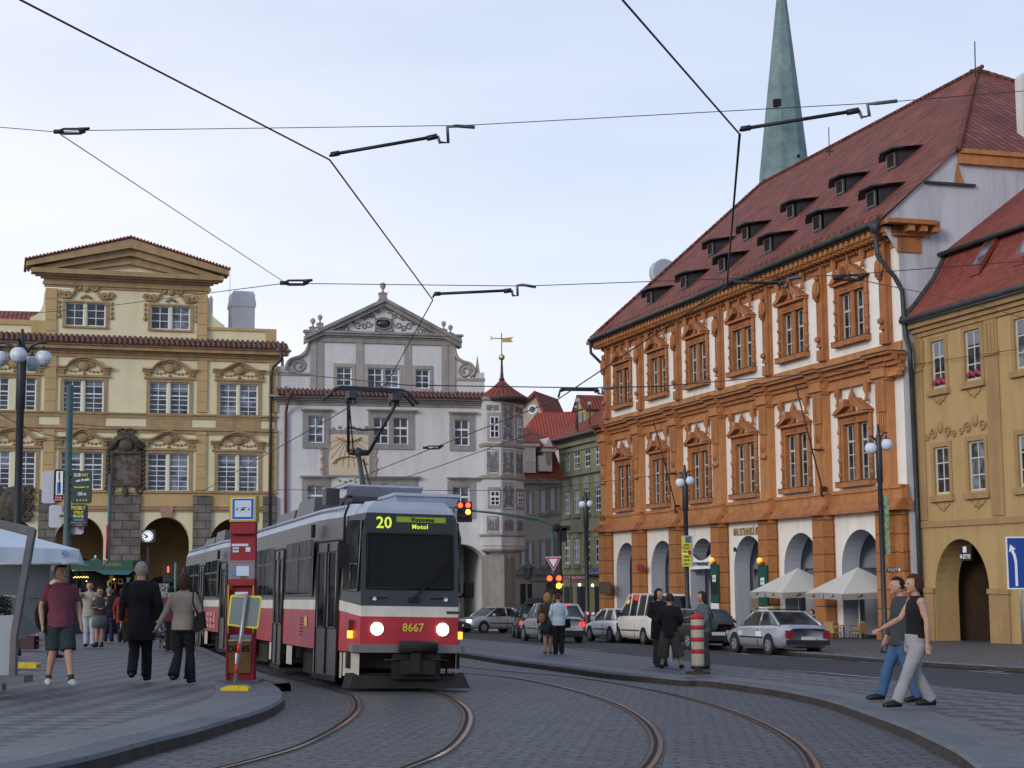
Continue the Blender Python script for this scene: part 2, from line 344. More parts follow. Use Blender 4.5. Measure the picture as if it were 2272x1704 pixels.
def mosaic_mat(name, cell=0.85, plain=False, rot=0.785):
    m, nt, b = new_mat(name)
    tc = N(nt, 'ShaderNodeTexCoord')
    vo = N(nt, 'ShaderNodeTexVoronoi', Scale=13.0, Randomness=0.45); L(nt, tc.outputs['Object'], vo.inputs['Vector'])
    ve = N(nt, 'ShaderNodeTexVoronoi', feature='DISTANCE_TO_EDGE', Scale=13.0, Randomness=0.45); L(nt, tc.outputs['Object'], ve.inputs['Vector'])
    base = mixc(nt, vo.outputs['Color'], (0.10, 0.106, 0.12), (0.155, 0.158, 0.17))
    if not plain:
        mp = N(nt, 'ShaderNodeMapping'); mp.inputs['Rotation'].default_value = (0, 0, rot); mp.inputs['Location'].default_value = (0.2, 0.1, 40.3)
        dn = N(nt, 'ShaderNodeTexNoise', Scale=1.3, Detail=2.0); L(nt, tc.outputs['Object'], dn.inputs['Vector'])
        vs = N(nt, 'ShaderNodeVectorMath', operation='SCALE'); L(nt, dn.outputs['Color'], vs.inputs[0]); vs.inputs['Scale'].default_value = 0.12
        va = N(nt, 'ShaderNodeVectorMath', operation='ADD'); L(nt, tc.outputs['Object'], va.inputs[0]); L(nt, vs.outputs[0], va.inputs[1])
        sz = N(nt, 'ShaderNodeVectorMath', operation='MULTIPLY'); L(nt, va.outputs[0], sz.inputs[0]); sz.inputs[1].default_value = (1, 1, 0)
        L(nt, sz.outputs[0], mp.inputs[0])
        ch = N(nt, 'ShaderNodeTexChecker', Scale=1.0 / cell); L(nt, mp.outputs[0], ch.inputs['Vector'])
        base = mixc(nt, ch.outputs['Fac'], base, mixc(nt, vo.outputs['Color'], (0.024, 0.028, 0.038), (0.05, 0.056, 0.07)))
    n1 = N(nt, 'ShaderNodeTexNoise', Scale=0.6, Detail=8.0, Roughness=0.7); L(nt, tc.outputs['Object'], n1.inputs['Vector'])
    base = mixc(nt, mr(nt, n1.outputs['Fac'], 0.42, 0.7, 0, 0.5), base, (0.06, 0.06, 0.066))
    n5 = N(nt, 'ShaderNodeTexNoise', Scale=9.0, Detail=3.0); L(nt, tc.outputs['Object'], n5.inputs['Vector'])
    base = mixc(nt, mr(nt, n5.outputs['Fac'], 0.55, 0.68, 0, .55), base, (0.17, 0.155, 0.14))
    c = mixc(nt, mr(nt, ve.outputs['Distance'], 0.0, 0.05, 0.8, 0), base, (0.04, 0.037, 0.034))
    L(nt, c, b.inputs['Base Color']); b.inputs['Roughness'].default_value = 0.6; b.inputs['Specular IOR Level'].default_value = 0.4
    bp = N(nt, 'ShaderNodeBump', Strength=0.4, Distance=0.012); L(nt, ve.outputs['Distance'], bp.inputs['Height']); L(nt, bp.outputs[0], b.inputs['Normal'])
    return m
M_cob = cobble_mat(); M_mos = mosaic_mat('mosaic_pattern', .36); M_mosr = mosaic_mat('mosaic_pattern_right', .5, rot=0.5); M_mosp = mosaic_mat('mosaic_plain', plain=True)
M_asph = mat('asphalt', (0.04, 0.041, 0.047), 0.75, 0.25, 0.8, bump=0.3, bsc=60)
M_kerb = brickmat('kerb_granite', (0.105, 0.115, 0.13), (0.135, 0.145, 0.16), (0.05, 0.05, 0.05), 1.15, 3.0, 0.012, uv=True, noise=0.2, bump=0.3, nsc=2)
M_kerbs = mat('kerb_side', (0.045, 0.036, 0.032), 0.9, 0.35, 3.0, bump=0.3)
M_iron = mat('rail_rust', (0.11, 0.068, 0.052), 0.55, 0.4, 5, metal=0.6)
M_shine = mat('rail_worn_steel', (0.22, 0.185, 0.175), 0.24, 0.35, 5, metal=0.85)
M_paint = mat('road_paint_white', (0.42, 0.43, 0.45), 0.8, 0.35, 6)
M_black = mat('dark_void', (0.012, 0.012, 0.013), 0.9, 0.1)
M_metal = mat('dark_metal', (0.03, 0.032, 0.036), 0.5, 0.2, 4, spec=0.5)
M_green = mat('green_painted_metal', (0.035, 0.075, 0.075), 0.5, 0.2, 3, spec=0.5)
M_white = mat('white_paint', (0.72, 0.73, 0.75), 0.6, 0.06)
M_pipe = mat('aged_copper_pipe', (0.055, 0.06, 0.065), 0.5, 0.3, 2, metal=0.4)
# ------------------------------------------------------------------ ground
def sheet(name, pts, dz, m, kind='structure'):
    vs = [Vector(p) for p in pts]
    vs = [Vector((p.x, p.y, gz(p.x, p.y) + dz)) for p in vs]
    b = MB(); b.flat(vs)
    for i, f in enumerate(b.f):
        a, c, d = [b.v[k] for k in f[:3]]
        if (c - a).cross(d - a).z < 0: b.f[i] = f[::-1]
    return tag(b.build(name, m), kind=kind)
xs = [-700, -120, -30, 0, 30, 120, 700]; ys = [-60, 0, 60, 118, 400, 2500]
b = MB(); b.add([(x, y, gz(x, y) - 0.012) for y in ys for x in xs], [(j * 7 + i, j * 7 + i + 1, j * 7 + i + 8, j * 7 + i + 7) for j in range(5) for i in range(6)])
tag(b.build('ground', M_asph), kind='structure')
def smooth(pts, n=6):                     # Catmull-Rom through the points
    P = [Vector(p) for p in pts]; P = [P[0] * 2 - P[1]] + P + [P[-1] * 2 - P[-2]]; out = []
    for i in range(1, len(P) - 2):
        for k in range(n):
            t = k / n; a, b_, c, d = P[i - 1:i + 3]
            out.append(0.5 * ((2 * b_) + (c - a) * t + (2 * a - 5 * b_ + 4 * c - d) * t * t + (3 * b_ - a - 3 * c + d) * t ** 3))
    out.append(P[-2]); return out
def offs(path, d):                        # offset a ground path to its left by d
    out = []
    for i, p in enumerate(path):
        t = path[min(i + 1, len(path) - 1)] - path[max(i - 1, 0)]; t.z = 0; t.normalize()
        out.append(p + Vector((-t.y, t.x, 0)) * d)
    return out
def strip(bld, a, c, za, zc, m=0):
    n = len(a); vs = [Vector((p.x, p.y, gz(p.x, p.y) + za)) for p in a] + [Vector((p.x, p.y, gz(p.x, p.y) + zc)) for p in c]
    bld.add(vs, [(i, i + 1, n + i + 1, n + i) for i in range(n - 1)], m)
def kerb_uv(o, path):                      # joints across the kerb: u follows the length of the path
    pass
# left island: kerb line, its round nose, then along the tram
Lk = [(-40, 1722), (90, 1701), (162, 1687), (231, 1671), (333, 1643.5), (434, 1619), (521, 1593), (579, 1575.5), (616, 1559), (630, 1545), (626, 1531), (611, 1519)]
lk = smooth([gp(*p, PAV) for p in Lk])
lk = [p for p in lk]
Lt = [(645, 1515), (618, 1507), (576, 1492), (503, 1459), (434, 1429), (405, 1418), (380, 1408)]
lt = [gp(*p, PAV) for p in Lt]
inside = [on(-17, 62), on(-40, 80), on(-40, 12), on(-5, 12)]
def kerb(name, path, side, wdt=0.32, h=PAV):
    # path: outer edge; side=+1 pavement on the left of the path
    b = MB(); a = path; c = offs(path, side * wdt); c2 = offs(path, side * 0.03)
    e = offs(path, side * -0.012)
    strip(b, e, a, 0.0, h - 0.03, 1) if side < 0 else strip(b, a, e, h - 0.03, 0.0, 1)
    strip(b, a, c2, h - 0.03, h + 0.004, 0); strip(b, c2, c, h + 0.004, h + 0.004, 0)
    o = b.build(name, [M_kerb, M_kerbs]); tag(o, kind='structure')
    # lengthwise UVs so that the stone joints cross the kerb
    me = o.data; n = len(path); ln = [0]
    for i in range(1, n): ln.append(ln[-1] + (path[i] - path[i - 1]).length)
    uv = me.uv_layers[0]
    for p in me.polygons:
        for li in p.loop_indices:
            vi = me.loops[li].vertex_index; uv.data[li].uv = (ln[vi % n], (vi // n) * 0.3)
    return o
full = lk + [gp(612, 1512, PAV), gp(645, 1515, PAV)] + lt[1:]
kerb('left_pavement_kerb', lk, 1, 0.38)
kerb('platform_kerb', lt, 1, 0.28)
inn1 = offs(lk, 0.38); inn2 = offs(lk, .95)
b = MB(); strip(b, inn1, inn2, PAV, PAV); o = tag(b.build('pavement_border', M_mosp), kind='structure')
field = offs(lk, 0.38)
poly = [p for p in field[::1]] + [lt[0], lt[2], lt[3], lt[4], lt[5], lt[6], on(-26, 95), on(-45, 95), on(-45, 8), on(-6, 8)]
sheet('left_pavement', poly, PAV - 0.004, M_mos)
# middle island between tram track and street
Rk = [(960, 1441), (1011, 1446), (1115, 1461.5), (1230, 1476), (1345, 1491), (1437, 1499), (1512, 1506), (1560, 1507), (1632, 1515), (1730, 1529), (1834, 1551), (1931, 1583), (2006, 1610), (2064, 1636), (2121, 1664), (2161, 1693), (2200, 1730), (2235, 1780)]
rk = smooth([gp(*p, PAV) for p in Rk])
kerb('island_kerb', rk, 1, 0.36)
inn = offs(rk, 0.36)
Ra = [(2600, 1585), (2272, 1539), (1979, 1508), (1860, 1498), (1726, 1485), (1576, 1471), (1463, 1459), (1280, 1440), (1252, 1436), (1022, 1415), (900, 1408)]
ra = [gp(*p, PAV) for p in Ra]
sheet('island_pavement', inn + [on(rk[-1].x + 6, rk[-1].y), *ra], PAV - 0.004, M_mosr)
b = MB(); strip(b, offs(rk, 0.36), offs(rk, .9), PAV, PAV); tag(b.build('island_border', M_mosp), kind='structure')
b = MB(); ra2 = offs(ra, -0.02); strip(b, ra, ra2, PAV - 0.004, 0.0)
strip(b, offs(ra, 0.12), ra, PAV + 0.003, PAV - 0.004); tag(b.build('island_street_kerb', M_kerb), kind='structure')
# cobbled tram bed: fills everything between the two kerbs
tb = list(reversed(lk)) ; tl = [gp(380, 1408), gp(434, 1429), gp(503, 1459), gp(576, 1492), gp(645, 1517)]
poly = [on(-22, 88), *tl, *[p for p in reversed(lk)], on(-12, 5), on(16, 5), *[p for p in reversed(rk)], on(-7, 60), on(-9, 88)]
sheet('tram_bed_cobbles', poly, 0.0, M_cob)
# right-hand pavement in front of the arcades
Rr = [(2500, 1500), (2272, 1480), (2077, 1469), (1950, 1460), (1817, 1449.5), (1700, 1441), (1560, 1430), (1430, 1420), (1330, 1411)]
rr = [gp(*p, PAV) for p in Rr]
kerb('street_kerb', rr, -1, 0.25)
sheet('right_pavement', offs(rr, -0.25) + [on(2.0, 122), on(45, 122), on(60, 40)], PAV - 0.004, M_mosr)
# road markings (worn white lines on the asphalt)
def line_mark(name, P, wd=0.12):
    pts = [gp(*p, 0) for p in P]; b = MB(); strip(b, offs(pts, wd / 2), offs(pts, -wd / 2), -0.004, -0.004)
    return tag(b.build(name, M_paint), kind='structure')
for P in ([ZE(380, 1127), ZE(700, 1150), ZE(1190, 1198)], [ZE(1795, 1133), ZE(2100, 1158)], [ZE(945, 1064), ZE(1130, 1077)], [ZE(0, 1001), ZE(100, 1006)], [ZE(280, 1018), ZE(385, 1024)], [ZE(500, 1036), ZE(740, 1050)],
          [ZB(0, 833), ZB(200, 850)], [ZB(1765, 1014), ZB(1900, 1026)], [ZB(720, 868), ZB(900, 884)], [ZE(1900, 1128), ZE(2060, 1143)], [ZB(1300, 872), ZB(1450, 884)]):
    line_mark('road_marking', P)
# rails: grooved tram rails set in the cobbles
def rail(path, nm='tram_rail'):
    b = MB()
    strip(b, offs(path, 0.085), offs(path, -0.10), 0.003, 0.003, 0)        # worn concrete and rust along the rail
    strip(b, offs(path, 0.048), offs(path, 0.0), 0.012, 0.012, 1)
    strip(b, offs(path, 0.0), offs(path, -0.045), 0.006, 0.006, 2)
    strip(b, offs(path, -0.045), offs(path, -0.075), 0.012, 0.012, 3)
    o = b.build(nm, [mat_bed, M_shine, M_black, M_iron]); return tag(o, kind='structure')
mat_bed = mat('rail_edge', (0.075, 0.060, 0.052), 0.75, 0.4, 4)
T2r = [(1029, 1483), (1100, 1487), (1218, 1497), (1316, 1508), (1431, 1528), (1546, 1554), (1632, 1581), (1701.5, 1610), (1753, 1640), (1788, 1670), (1808, 1704), (1815, 1745)]
T2l = [(1029, 1492), (1144, 1512), (1241, 1535), (1322, 1556), (1391, 1584), (1437, 1613), (1466, 1641.5), (1474, 1670), (1469, 1702), (1440, 1745)]
T1r = [(946, 1534), (980, 1541), (1010, 1555), (1034, 1575), (1040, 1598), (1027, 1630), (988, 1668), (905, 1704), (800, 1740)]
T1l = [(705, 1525), (762, 1541), (795, 1552), (808, 1572), (795, 1600), (755, 1630), (690, 1665), (600, 1704), (480, 1745)]
import os
if os.environ.get('CHK'):
    for nm, A, B in (('T2', T2r, T2l), ('T1', T1r, T1l)):
        a = smooth([gp(*p) for p in A]); c = smooth([gp(*p) for p in B])
        for p in a[::8]: print(nm, [round(v, 2) for v in p.xy], 'gauge', round(min((p - q).length for q in c), 2))
def far(path, pts): return [Vector((x, y, gz(x, y))) for x, y in pts] + path
r2 = smooth(far([gp(*p) for p in T2r[1:]], [(-12, 68), (-6.9, 54), (-3.6, 44)]))
rail(r2); rail(offs(r2, -1.45))
r1 = smooth(far([gp(*p) for p in T1r], [(-14.3, 68), (-9.6, 54), (-6.6, 44), (-4.2, 35.5), (-2.35, 29.8)]))
rail(r1); rail(offs(r1, -1.45))
# ------------------------------------------------------------------ building materials
M_cream = mat('cream_plaster', (0.72, 0.655, 0.43), 0.9, 0.05, 1.0, grime=0.12)
M_ochre = mat('ochre_plaster', (0.50, 0.355, 0.175), 0.9, 0.08, 1.0, grime=0.2)
M_ochd = mat('ochre_moulding', (0.38, 0.265, 0.14), 0.9, 0.15, 2.0, grime=0.35)
M_stone = brickmat('stone_blocks', (0.125, 0.11, 0.10), (0.20, 0.175, 0.15), (0.05, 0.045, 0.04), 0.95, 0.48, 0.025, noise=0.35, bump=0.5, nsc=1.5)
M_frame = mat('white_window_frame', (0.70, 0.74, 0.82), 0.5, 0.04)
M_glass = glass('window_glass')
M_glassl = glass('window_glass_curtained', (0.07, 0.08, 0.095), 0.25, 0.5)
M_blind = mat('pale_blind', (.20, .23, .27), .8, .2, 3)
M_tilep = mat('weathered_ledge_tiles', (0.16, 0.08, 0.07), .85, .45, 5)
M_tiled = tilemat('red_roof_tiles', (0.34, 0.085, 0.055), (0.25, 0.06, 0.045), (0.07, 0.025, 0.022), 0.26, 0.36)
M_rosy = mat('red_sandstone', (0.36, 0.22, 0.17), 0.9, 0.15, 2)
M_dk = mat('dark_carved_stone', (0.085, 0.07, 0.055), 0.9, 0.5, 4, bump=0.6, bsc=9)
M_grey = mat('pale_grey_plaster', (0.62, 0.62, 0.625), 0.92, 0.07, 0.7, grime=0.22)
M_gtrim = mat('grey_stone_trim', (0.29, 0.275, 0.265), 0.9, 0.15, 2.5, grime=0.4)
M_gtan = mat('grey_brown_stone', (0.36, 0.325, 0.30), 0.9, 0.15, 1.5, grime=0.35)
M_relief = mat('grey_stucco_relief', (0.22, 0.22, 0.225), 0.9, 0.2, 3)
M_gold = mat('gilded_metal', (0.75, 0.5, 0.16), 0.35, 0.1, metal=0.9)
def scroll(b, cx, cz, r, turns=1.4, th=0.06, y=0.0, flip=1, start=0.0, m=0, n=22):
    b.tube([(cx + flip * r * (1 - 0.75 * i / n) * math.cos(start + 2 * PI * turns * i / n), y, cz + r * (1 - 0.75 * i / n) * math.sin(start + 2 * PI * turns * i / n)) for i in range(n + 1)], th, 5, m)
def mould(b, x0, x1, z0, z1, y, steps, m=0):   # horizontal cornice: list of (fraction of height, projection)
    for i in range(len(steps) - 1):
        (f0, p), f1 = steps[i], steps[i + 1][0]
        b.box(x0 - p, x1 + p, y - p, y + 0.05, z0 + (z1 - z0) * f0, z0 + (z1 - z0) * f1, m)
# ================================================================== cream and ochre town house, left
ang = math.atan2(3600, 11300)            # the facade recedes slightly to the right
PY = at(617, 1275, 97.0)
fy = Fac((PY.x, PY.y, gz(PY.x, PY.y) + 0.10), 0)
fy = Fac(fy.O, math.atan2(1.0, 11300 / 3600.0))
Y = fy; ty = Y.root('town_house', 'cream and ochre baroque town house with triangular gable, left of the grey one', 'house')
uL = Y.x(Z1, -160, 900); uR = Y.x(Z1, 2122, 1200)
vz = lambda y, x=1000: Y.z(Z1, x, y)
vz2 = lambda y, x=1000: Y.z(Z2, x, y)
z_tile_t, z_tile_b, z_cor_b = vz(893), vz(925), vz(1020)
b = MB(); holes = []; wins = []
rects3 = [Y.rect(Z1, -70, 1165, 70, 1415), Y.rect(Z1, 120, 1165, 277, 1420), Y.rect(Z1, 483, 1183, 628, 1432), Y.rect(Z1, 647, 1185, 795, 1438), Y.rect(Z1, 1143, 1200, 1286, 1448), Y.rect(Z1, 1304, 1203, 1450, 1452), Y.rect(Z1, 1683, 1215, 1822, 1460), Y.rect(Z1, 1837, 1220, 1978, 1463)]
rects2 = [Y.rect(Z2, -75, 345, 78, 636), Y.rect(Z2, 120, 347, 272, 638), Y.rect(Z2, 465, 353, 622, 643), Y.rect(Z2, 638, 355, 788, 645), Y.rect(Z2, 1128, 365, 1280, 655), Y.rect(Z2, 1297, 367, 1447, 657), Y.rect(Z2, 1665, 373, 1815, 660), Y.rect(Z2, 1830, 375, 1980, 662)]
rects4 = [Y.rect(Z1, 500, 592, 646, 770), Y.rect(Z1, 664, 596, 810, 775), Y.rect(Z1, 1157, 617, 1300, 796), Y.rect(Z1, 1318, 622, 1458, 800)]
def win_at(parent, r, cols, rows, trans, name='window', fr=0.07, bar=0.04, mats=None, y=0.12, gl=None):
    x0, x1, z0, z1 = r
    fm = frame_mb(x1 - x0, z1 - z0, cols, rows, bar, fr, 0, trans)
    o = fm.build(name, mats or M_frame, parent, (x0, y, z0))
    g = MB(); g.box(0.02, x1 - x0 - 0.02, 0.03, 0.045, 0.02, z1 - z0 - 0.02, 0); g.build('pane', gl or (M_glass if random.random() < .6 else M_glassl), o)
    if (z1 - z0) > 1.9 and random.random() < .45: g = MB(); k_ = random.uniform(.2, .42); g.box(.03, x1 - x0 - .03, .024, .03, (z1 - z0) * (1 - k_), z1 - z0 - .03); g.build('blind', M_blind, o)
    return o
aw = [(Z2, -190, 270, 1040, 848), (Z2, 420, 800, 1045, 850), (Z2, 1075, 1462, 1055, 855), (Z2, 1607, 2005, 1060, 862)]
arches = []
for Z, x0, x1, ys, yt in aw:
    a0, a1 = Y.x(Z, x0, ys), Y.x(Z, x1, ys); zs = Y.z(Z, (x0 + x1) / 2, ys); zt = Y.z(Z, (x0 + x1) / 2, yt)
    arches.append(arch(a0, a1, -1.0, zs, zt - zs))
allr = rects3 + rects2
b.plate(rc(uL, uR, -1.0, z_tile_b), [rc(*r) for r in allr] + [[p if p[1] > -0.99 else (p[0], -0.98) for p in a] for a in arches], 0.0, 0.22)
# recessed arcade: intrados, back wall with an inner arch and ceiling
ztop = max(p[1] for p in arches[1]) + 0.4
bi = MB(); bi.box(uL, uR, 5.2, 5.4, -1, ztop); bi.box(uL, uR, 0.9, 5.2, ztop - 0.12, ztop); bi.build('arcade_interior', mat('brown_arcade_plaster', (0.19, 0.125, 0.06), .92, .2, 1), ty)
for a in arches: b.plate(rc(min(p[0] for p in a) - 0.4, max(p[0] for p in a) + 0.4, -1, ztop - 0.15), [[p if p[1] > -0.99 else (p[0], -0.98) for p in a]], 0.88, 0.02); 
for a in arches:
    n = len(a); q = a[::-1] if False else a
    b.add([(x, 0.22, z) for x, z in a] + [(x, 0.9, z) for x, z in a], [(i, (i + 1) % n, (i + 1) % n + n, i + n) for i in range(n)], 0)
b.box(uR - 0.05, uR, 0, 12, -1, z_tile_b); b.box(uL, uR, 0.4, 0.5, max(r[3] for r in rects2) * 0 + ztop, z_tile_b)
b.build('wall', M_cream, ty)
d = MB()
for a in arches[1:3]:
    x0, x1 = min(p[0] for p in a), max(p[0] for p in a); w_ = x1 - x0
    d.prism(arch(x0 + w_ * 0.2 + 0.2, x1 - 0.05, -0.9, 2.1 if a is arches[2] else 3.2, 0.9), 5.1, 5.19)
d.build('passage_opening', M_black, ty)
for r in rects3: win_at(ty, r, 2, [0.15, 0.3, 0.46, 0.8], [0.58])
for r in rects2: win_at(ty, r, 2, [0.13, 0.27, 0.41, 0.54, 0.83], [0.66])
# pilasters with dark block joints, corner strips
def pil(x0, x1, z0, z1, y=-0.12):
    b = MB(); h = 0.62; n = max(1, int((z1 - z0) / h))
    for i in range(n):
        b.box(x0, x1, y, 0.02, z0 + (z1 - z0) * i / n + 0.02, z0 + (z1 - z0) * (i + 1) / n - 0.02)
    b.box(x0 + 0.02, x1 - 0.02, y + 0.035, 0.02, z0, z1)
    b.build('pilaster', M_ochre, ty)
for x0, x1 in ((342, 428), (1510, 1588), (2062, 2126)):
    u0, u1 = Y.x(Z1, x0, 1200), Y.x(Z1, x1, 1200); pil(u0, u1, vz(1435, x0), z_cor_b)
    pil(u0, u1, vz2(645), vz2(190))
# frieze between floors, string courses
b = MB()
for ya, yb, p in ((1437, 1450, 0.16), (1458, 1478, 0.07), (1540, 1553, 0.10), (1553, 1566, 0.18), (1566, 1590, 0.08)):
    z0, z1 = vz(yb), vz(ya); b.box(uL, uR + p * 0.3, -p, 0.03, z0, z1)
for xa, xb in ((-100, 290), (455, 803), (1120, 1465), (1655, 1995)):
    b.box(Y.x(Z1, xa, 1500), Y.x(Z1, xb, 1500), -0.05, 0.02, vz(1541), vz(1477))
for ya, yb, p in ((650, 668, 0.15), (768, 776, 0.12), (785, 796, 0.16), (803, 812, 0.08)):
    b.box(uL, uR, -p, 0.03, vz2(yb), vz2(ya))
b.build('string_course', M_ochd, ty)
b = MB(); b.box(uL, uR, -0.04, 0.02, vz2(768), vz2(668)); b.build('frieze', M_ochre, ty)
# cornice and pantile ledge
b = MB(); mould(b, uL, uR, z_cor_b, z_tile_b, 0, [(0, 0.12), (0.25, 0.22), (0.4, 0.32), (0.55, 0.62), (0.85, 0.75), (1.0, 0.8)]); b.build('cornice', M_ochd, ty)
b = MB(); n = int((uR + 0.8 - uL) / 0.3)
b.add([(uL, -0.85, z_tile_b), (uR + .6, -0.85, z_tile_b), (uR + .6, 0.05, z_tile_t + 0.25), (uL, 0.05, z_tile_t + 0.25)], [(0, 1, 2, 3)])
for i in range(n): x = uL + 0.3 * i; b.tube([(x, -0.92, z_tile_b + 0.03), (x, 0.0, z_tile_t + 0.28)], 0.1, 6)
b.build('tile_ledge', M_tilep, ty)
# attic: parapets, gable block with curved flanks, pediment
M1 = lambda x, y, w=0: Y.uv(Z1(x, y), w)
gl, gr = M1(347, 700)[0], M1(1588, 700)[0]
ztb = z_tile_b + 0.1
capL = [M1(348, 480), M1(340, 520), M1(335, 590), M1(318, 640), M1(290, 675), M1(250, 697), M1(232, 702), M1(232, 735), M1(348, 735)]
capR = [M1(1588, 520), M1(1604, 560), M1(1612, 640), M1(1640, 700), M1(1690, 742), M1(1725, 765), M1(1722, 800), M1(1588, 790)]
b = MB()
b.plate([(gl, ztb), (gr, ztb), (gr, M1(1588, 505)[1]), (gl, M1(348, 480)[1])], [rc(*r) for r in rects4], 0.0, 0.22)
b.box(gl, gr, 0.5, 0.6, ztb, M1(900, 490)[1]); b.box(gl, gl + .05, 0, 9, ztb, M1(348, 480)[1]); b.box(gr - .05, gr, 0, 9, ztb, M1(1588, 505)[1])
b.prism(capL, 0.1, 0.6); b.prism(capR, 0.1, 0.6)
b.prism([(uL, ztb), (gl, ztb), (gl, M1(300, 737)[1]), (uL, M1(-100, 735)[1])], 0.15, 0.6)
b.prism([(gr, ztb), (M1(2122, 900)[0], ztb), M1(2122, 800), (gr, M1(1600, 785)[1])], 0.15, 0.6)
b.build('attic_wall', M_cream, ty)
for r in rects4: win_at(ty, r, 2, [0.36, 0.68], [])
for x0, x1, y in ((350, 432, 482), (1510, 1588, 510)): pil(M1(x0, 700)[0], M1(x1, 700)[0], ztb, M1(x0, y)[1])
b = MB()
for xa, xb, ya, yb in ((-100, 346, 735, 752), (1592, 2122, 783, 802)):
    p, q = M1(xa, ya), M1(xb, yb if xa > 0 else ya); b.box(p[0], q[0], 0.05, 0.62, min(p[1], q[1]) - 0.12, max(p[1], q[1]) + 0.05)
for xa, xb, ya in ((-100, 346, 812), (1592, 2122, 880)): p, q = M1(xa, ya), M1(xb, ya); b.box(p[0], q[0], 0.02, 0.3, ztb, p[1])
b.box(M1(2040, 800)[0], M1(2122, 800)[0], 0.04, 0.3, ztb, M1(2100, 806)[1])
b.box(M1(240, 800)[0], M1(346, 800)[0], 0.04, 0.3, ztb, M1(300, 740)[1])
b.build('parapet', M_ochre, ty)
# pediment
zc0, zc1 = M1(1000, 500)[1], M1(1000, 372)[1]
b = MB(); mould(b, gl, gr, M1(990, 500)[1], M1(990, 374)[1], 0, [(0, 0.10), (0.15, 0.2), (0.32, 0.14), (0.5, 0.32), (0.62, 0.62), (0.72, 0.85), (1.0, 1.0)])
tl, tr_, ap = M1(215, 297), M1(1738, 366), M1(990, 125)
lo = M1(990, 205)[1]; hb = M1(990, 378)[1]
cen = M1(990, 300)[0]
# raking cornice as two sloped bars with stepped profile
def rake(b, x0, z0, x1, z1, th, y0, y1, m=0):
    b.prism([(x0, z0), (x1, z1), (x1, z1 - th), (x0, z0 - th * 0.55)], y0, y1, m)
zl = (tl[1] + tr_[1]) / 2; xl, xr = gl - 1.15, gr + 1.15; zap = ap[1]
zl2 = M1(990, 331)[1]
for sx, xe in ((-1, xl), (1, xr)):
    rake(b, xe, zl2, cen, zap, 0.55, -1.0, 0.3); rake(b, xe + (0.5 if sx < 0 else -0.5), zl2 - 0.30, cen, zap - 0.5, 0.45, -0.66, 0.3); rake(b, xe + (1.6 if sx < 0 else -1.6), zl2 - 0.28, cen, zap - 0.9, 0.5, -0.35, 0.3)
b.build('pediment', M_ochd, ty)
b = MB(); b.prism([(gl, hb - .3), (gr, hb - .3), (cen, zap - 0.8)], 0.0, 0.3); b.build('tympanum', M_cream, ty)
b = MB()
for xe in (xl, xr):
    sgn = 1 if xe > cen else -1
    b.hexa([(min(xe, cen), -1.05, (zl2 if xe < cen else zap) + .02), (max(xe, cen), -1.05, (zap if xe < cen else zl2) + .02), (max(xe, cen), 1.6, (zap if xe < cen else zl2) + .02), (min(xe, cen), 1.6, (zl2 if xe < cen else zap) + .02)] + [(min(xe, cen), -1.05, (zl2 if xe < cen else zap) + .1), (max(xe, cen), -1.05, (zap if xe < cen else zl2) + .1), (max(xe, cen), 1.6, (zap if xe < cen else zl2) + .1), (min(xe, cen), 1.6, (zl2 if xe < cen else zap) + .1)])
    n = 30
    for i in range(n + 1): t = i / n; x = xe + (cen - xe) * t; z = zl2 + (zap - zl2) * t; b.tube([(x, -1.1, z + .1), (x, 3, z + .1)], 0.09, 5)
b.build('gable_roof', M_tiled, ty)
# main roof behind the parapets
b = MB(); zr = z_tile_b + 1.3
b.add([(uL, 1.2, M1(0, 740)[1]), (gl, 1.2, M1(200, 740)[1]), (gl, 6, M1(200, 690)[1] + 1.2), (uL, 6, M1(0, 690)[1] + 1.2)], [(0, 1, 2, 3)])
q = M1(1630, 700, -1.5); b.add([(gr, 1.0, M1(1700, 795)[1]), (uR - 2.6, 1.0, M1(1700, 795)[1]), (gr, 6, M1(1640, 690)[1] + 0.6)], [(0, 1, 2)])
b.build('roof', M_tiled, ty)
# chimneys
u0, u1, z0, z1 = Y.rect(Z1, 1778, 505, 1955, 800, -3)
b = MB(); b.box(u0, u1, 3, 4.6, z0 - 1, z1 - 0.15); b.box(u0 - .06, u1 + .06, 2.94, 4.66, z1 - 0.95, z1 - 0.8); b.prism([(u0 - .08, z1 - .8), (u1 + .08, z1 - .8), (u1 - .1, z1), (u0 + .1, z1)], 2.95, 4.65)
b.tube([(u0 - .15, 2.9, z0), (u0 - .15, 2.9, z1 + 1.5)], 0.02, 4); b.build('chimney', mat('whitewashed_chimney', (0.72, 0.73, 0.75), 0.9, 0.08, grime=0.2), ty)
u0, u1, z0, z1 = Y.rect(Z1, 1605, 535, 1632, 700, -5); b = MB(); b.box(u0, u1, 5, 6, z0 - 1, z1 - 0.2); b.prism([(u0, z1 - .2), (u1, z1 - .2), ((u0 + u1) / 2, z1)], 5, 6); b.build('chimney', M_white, ty)
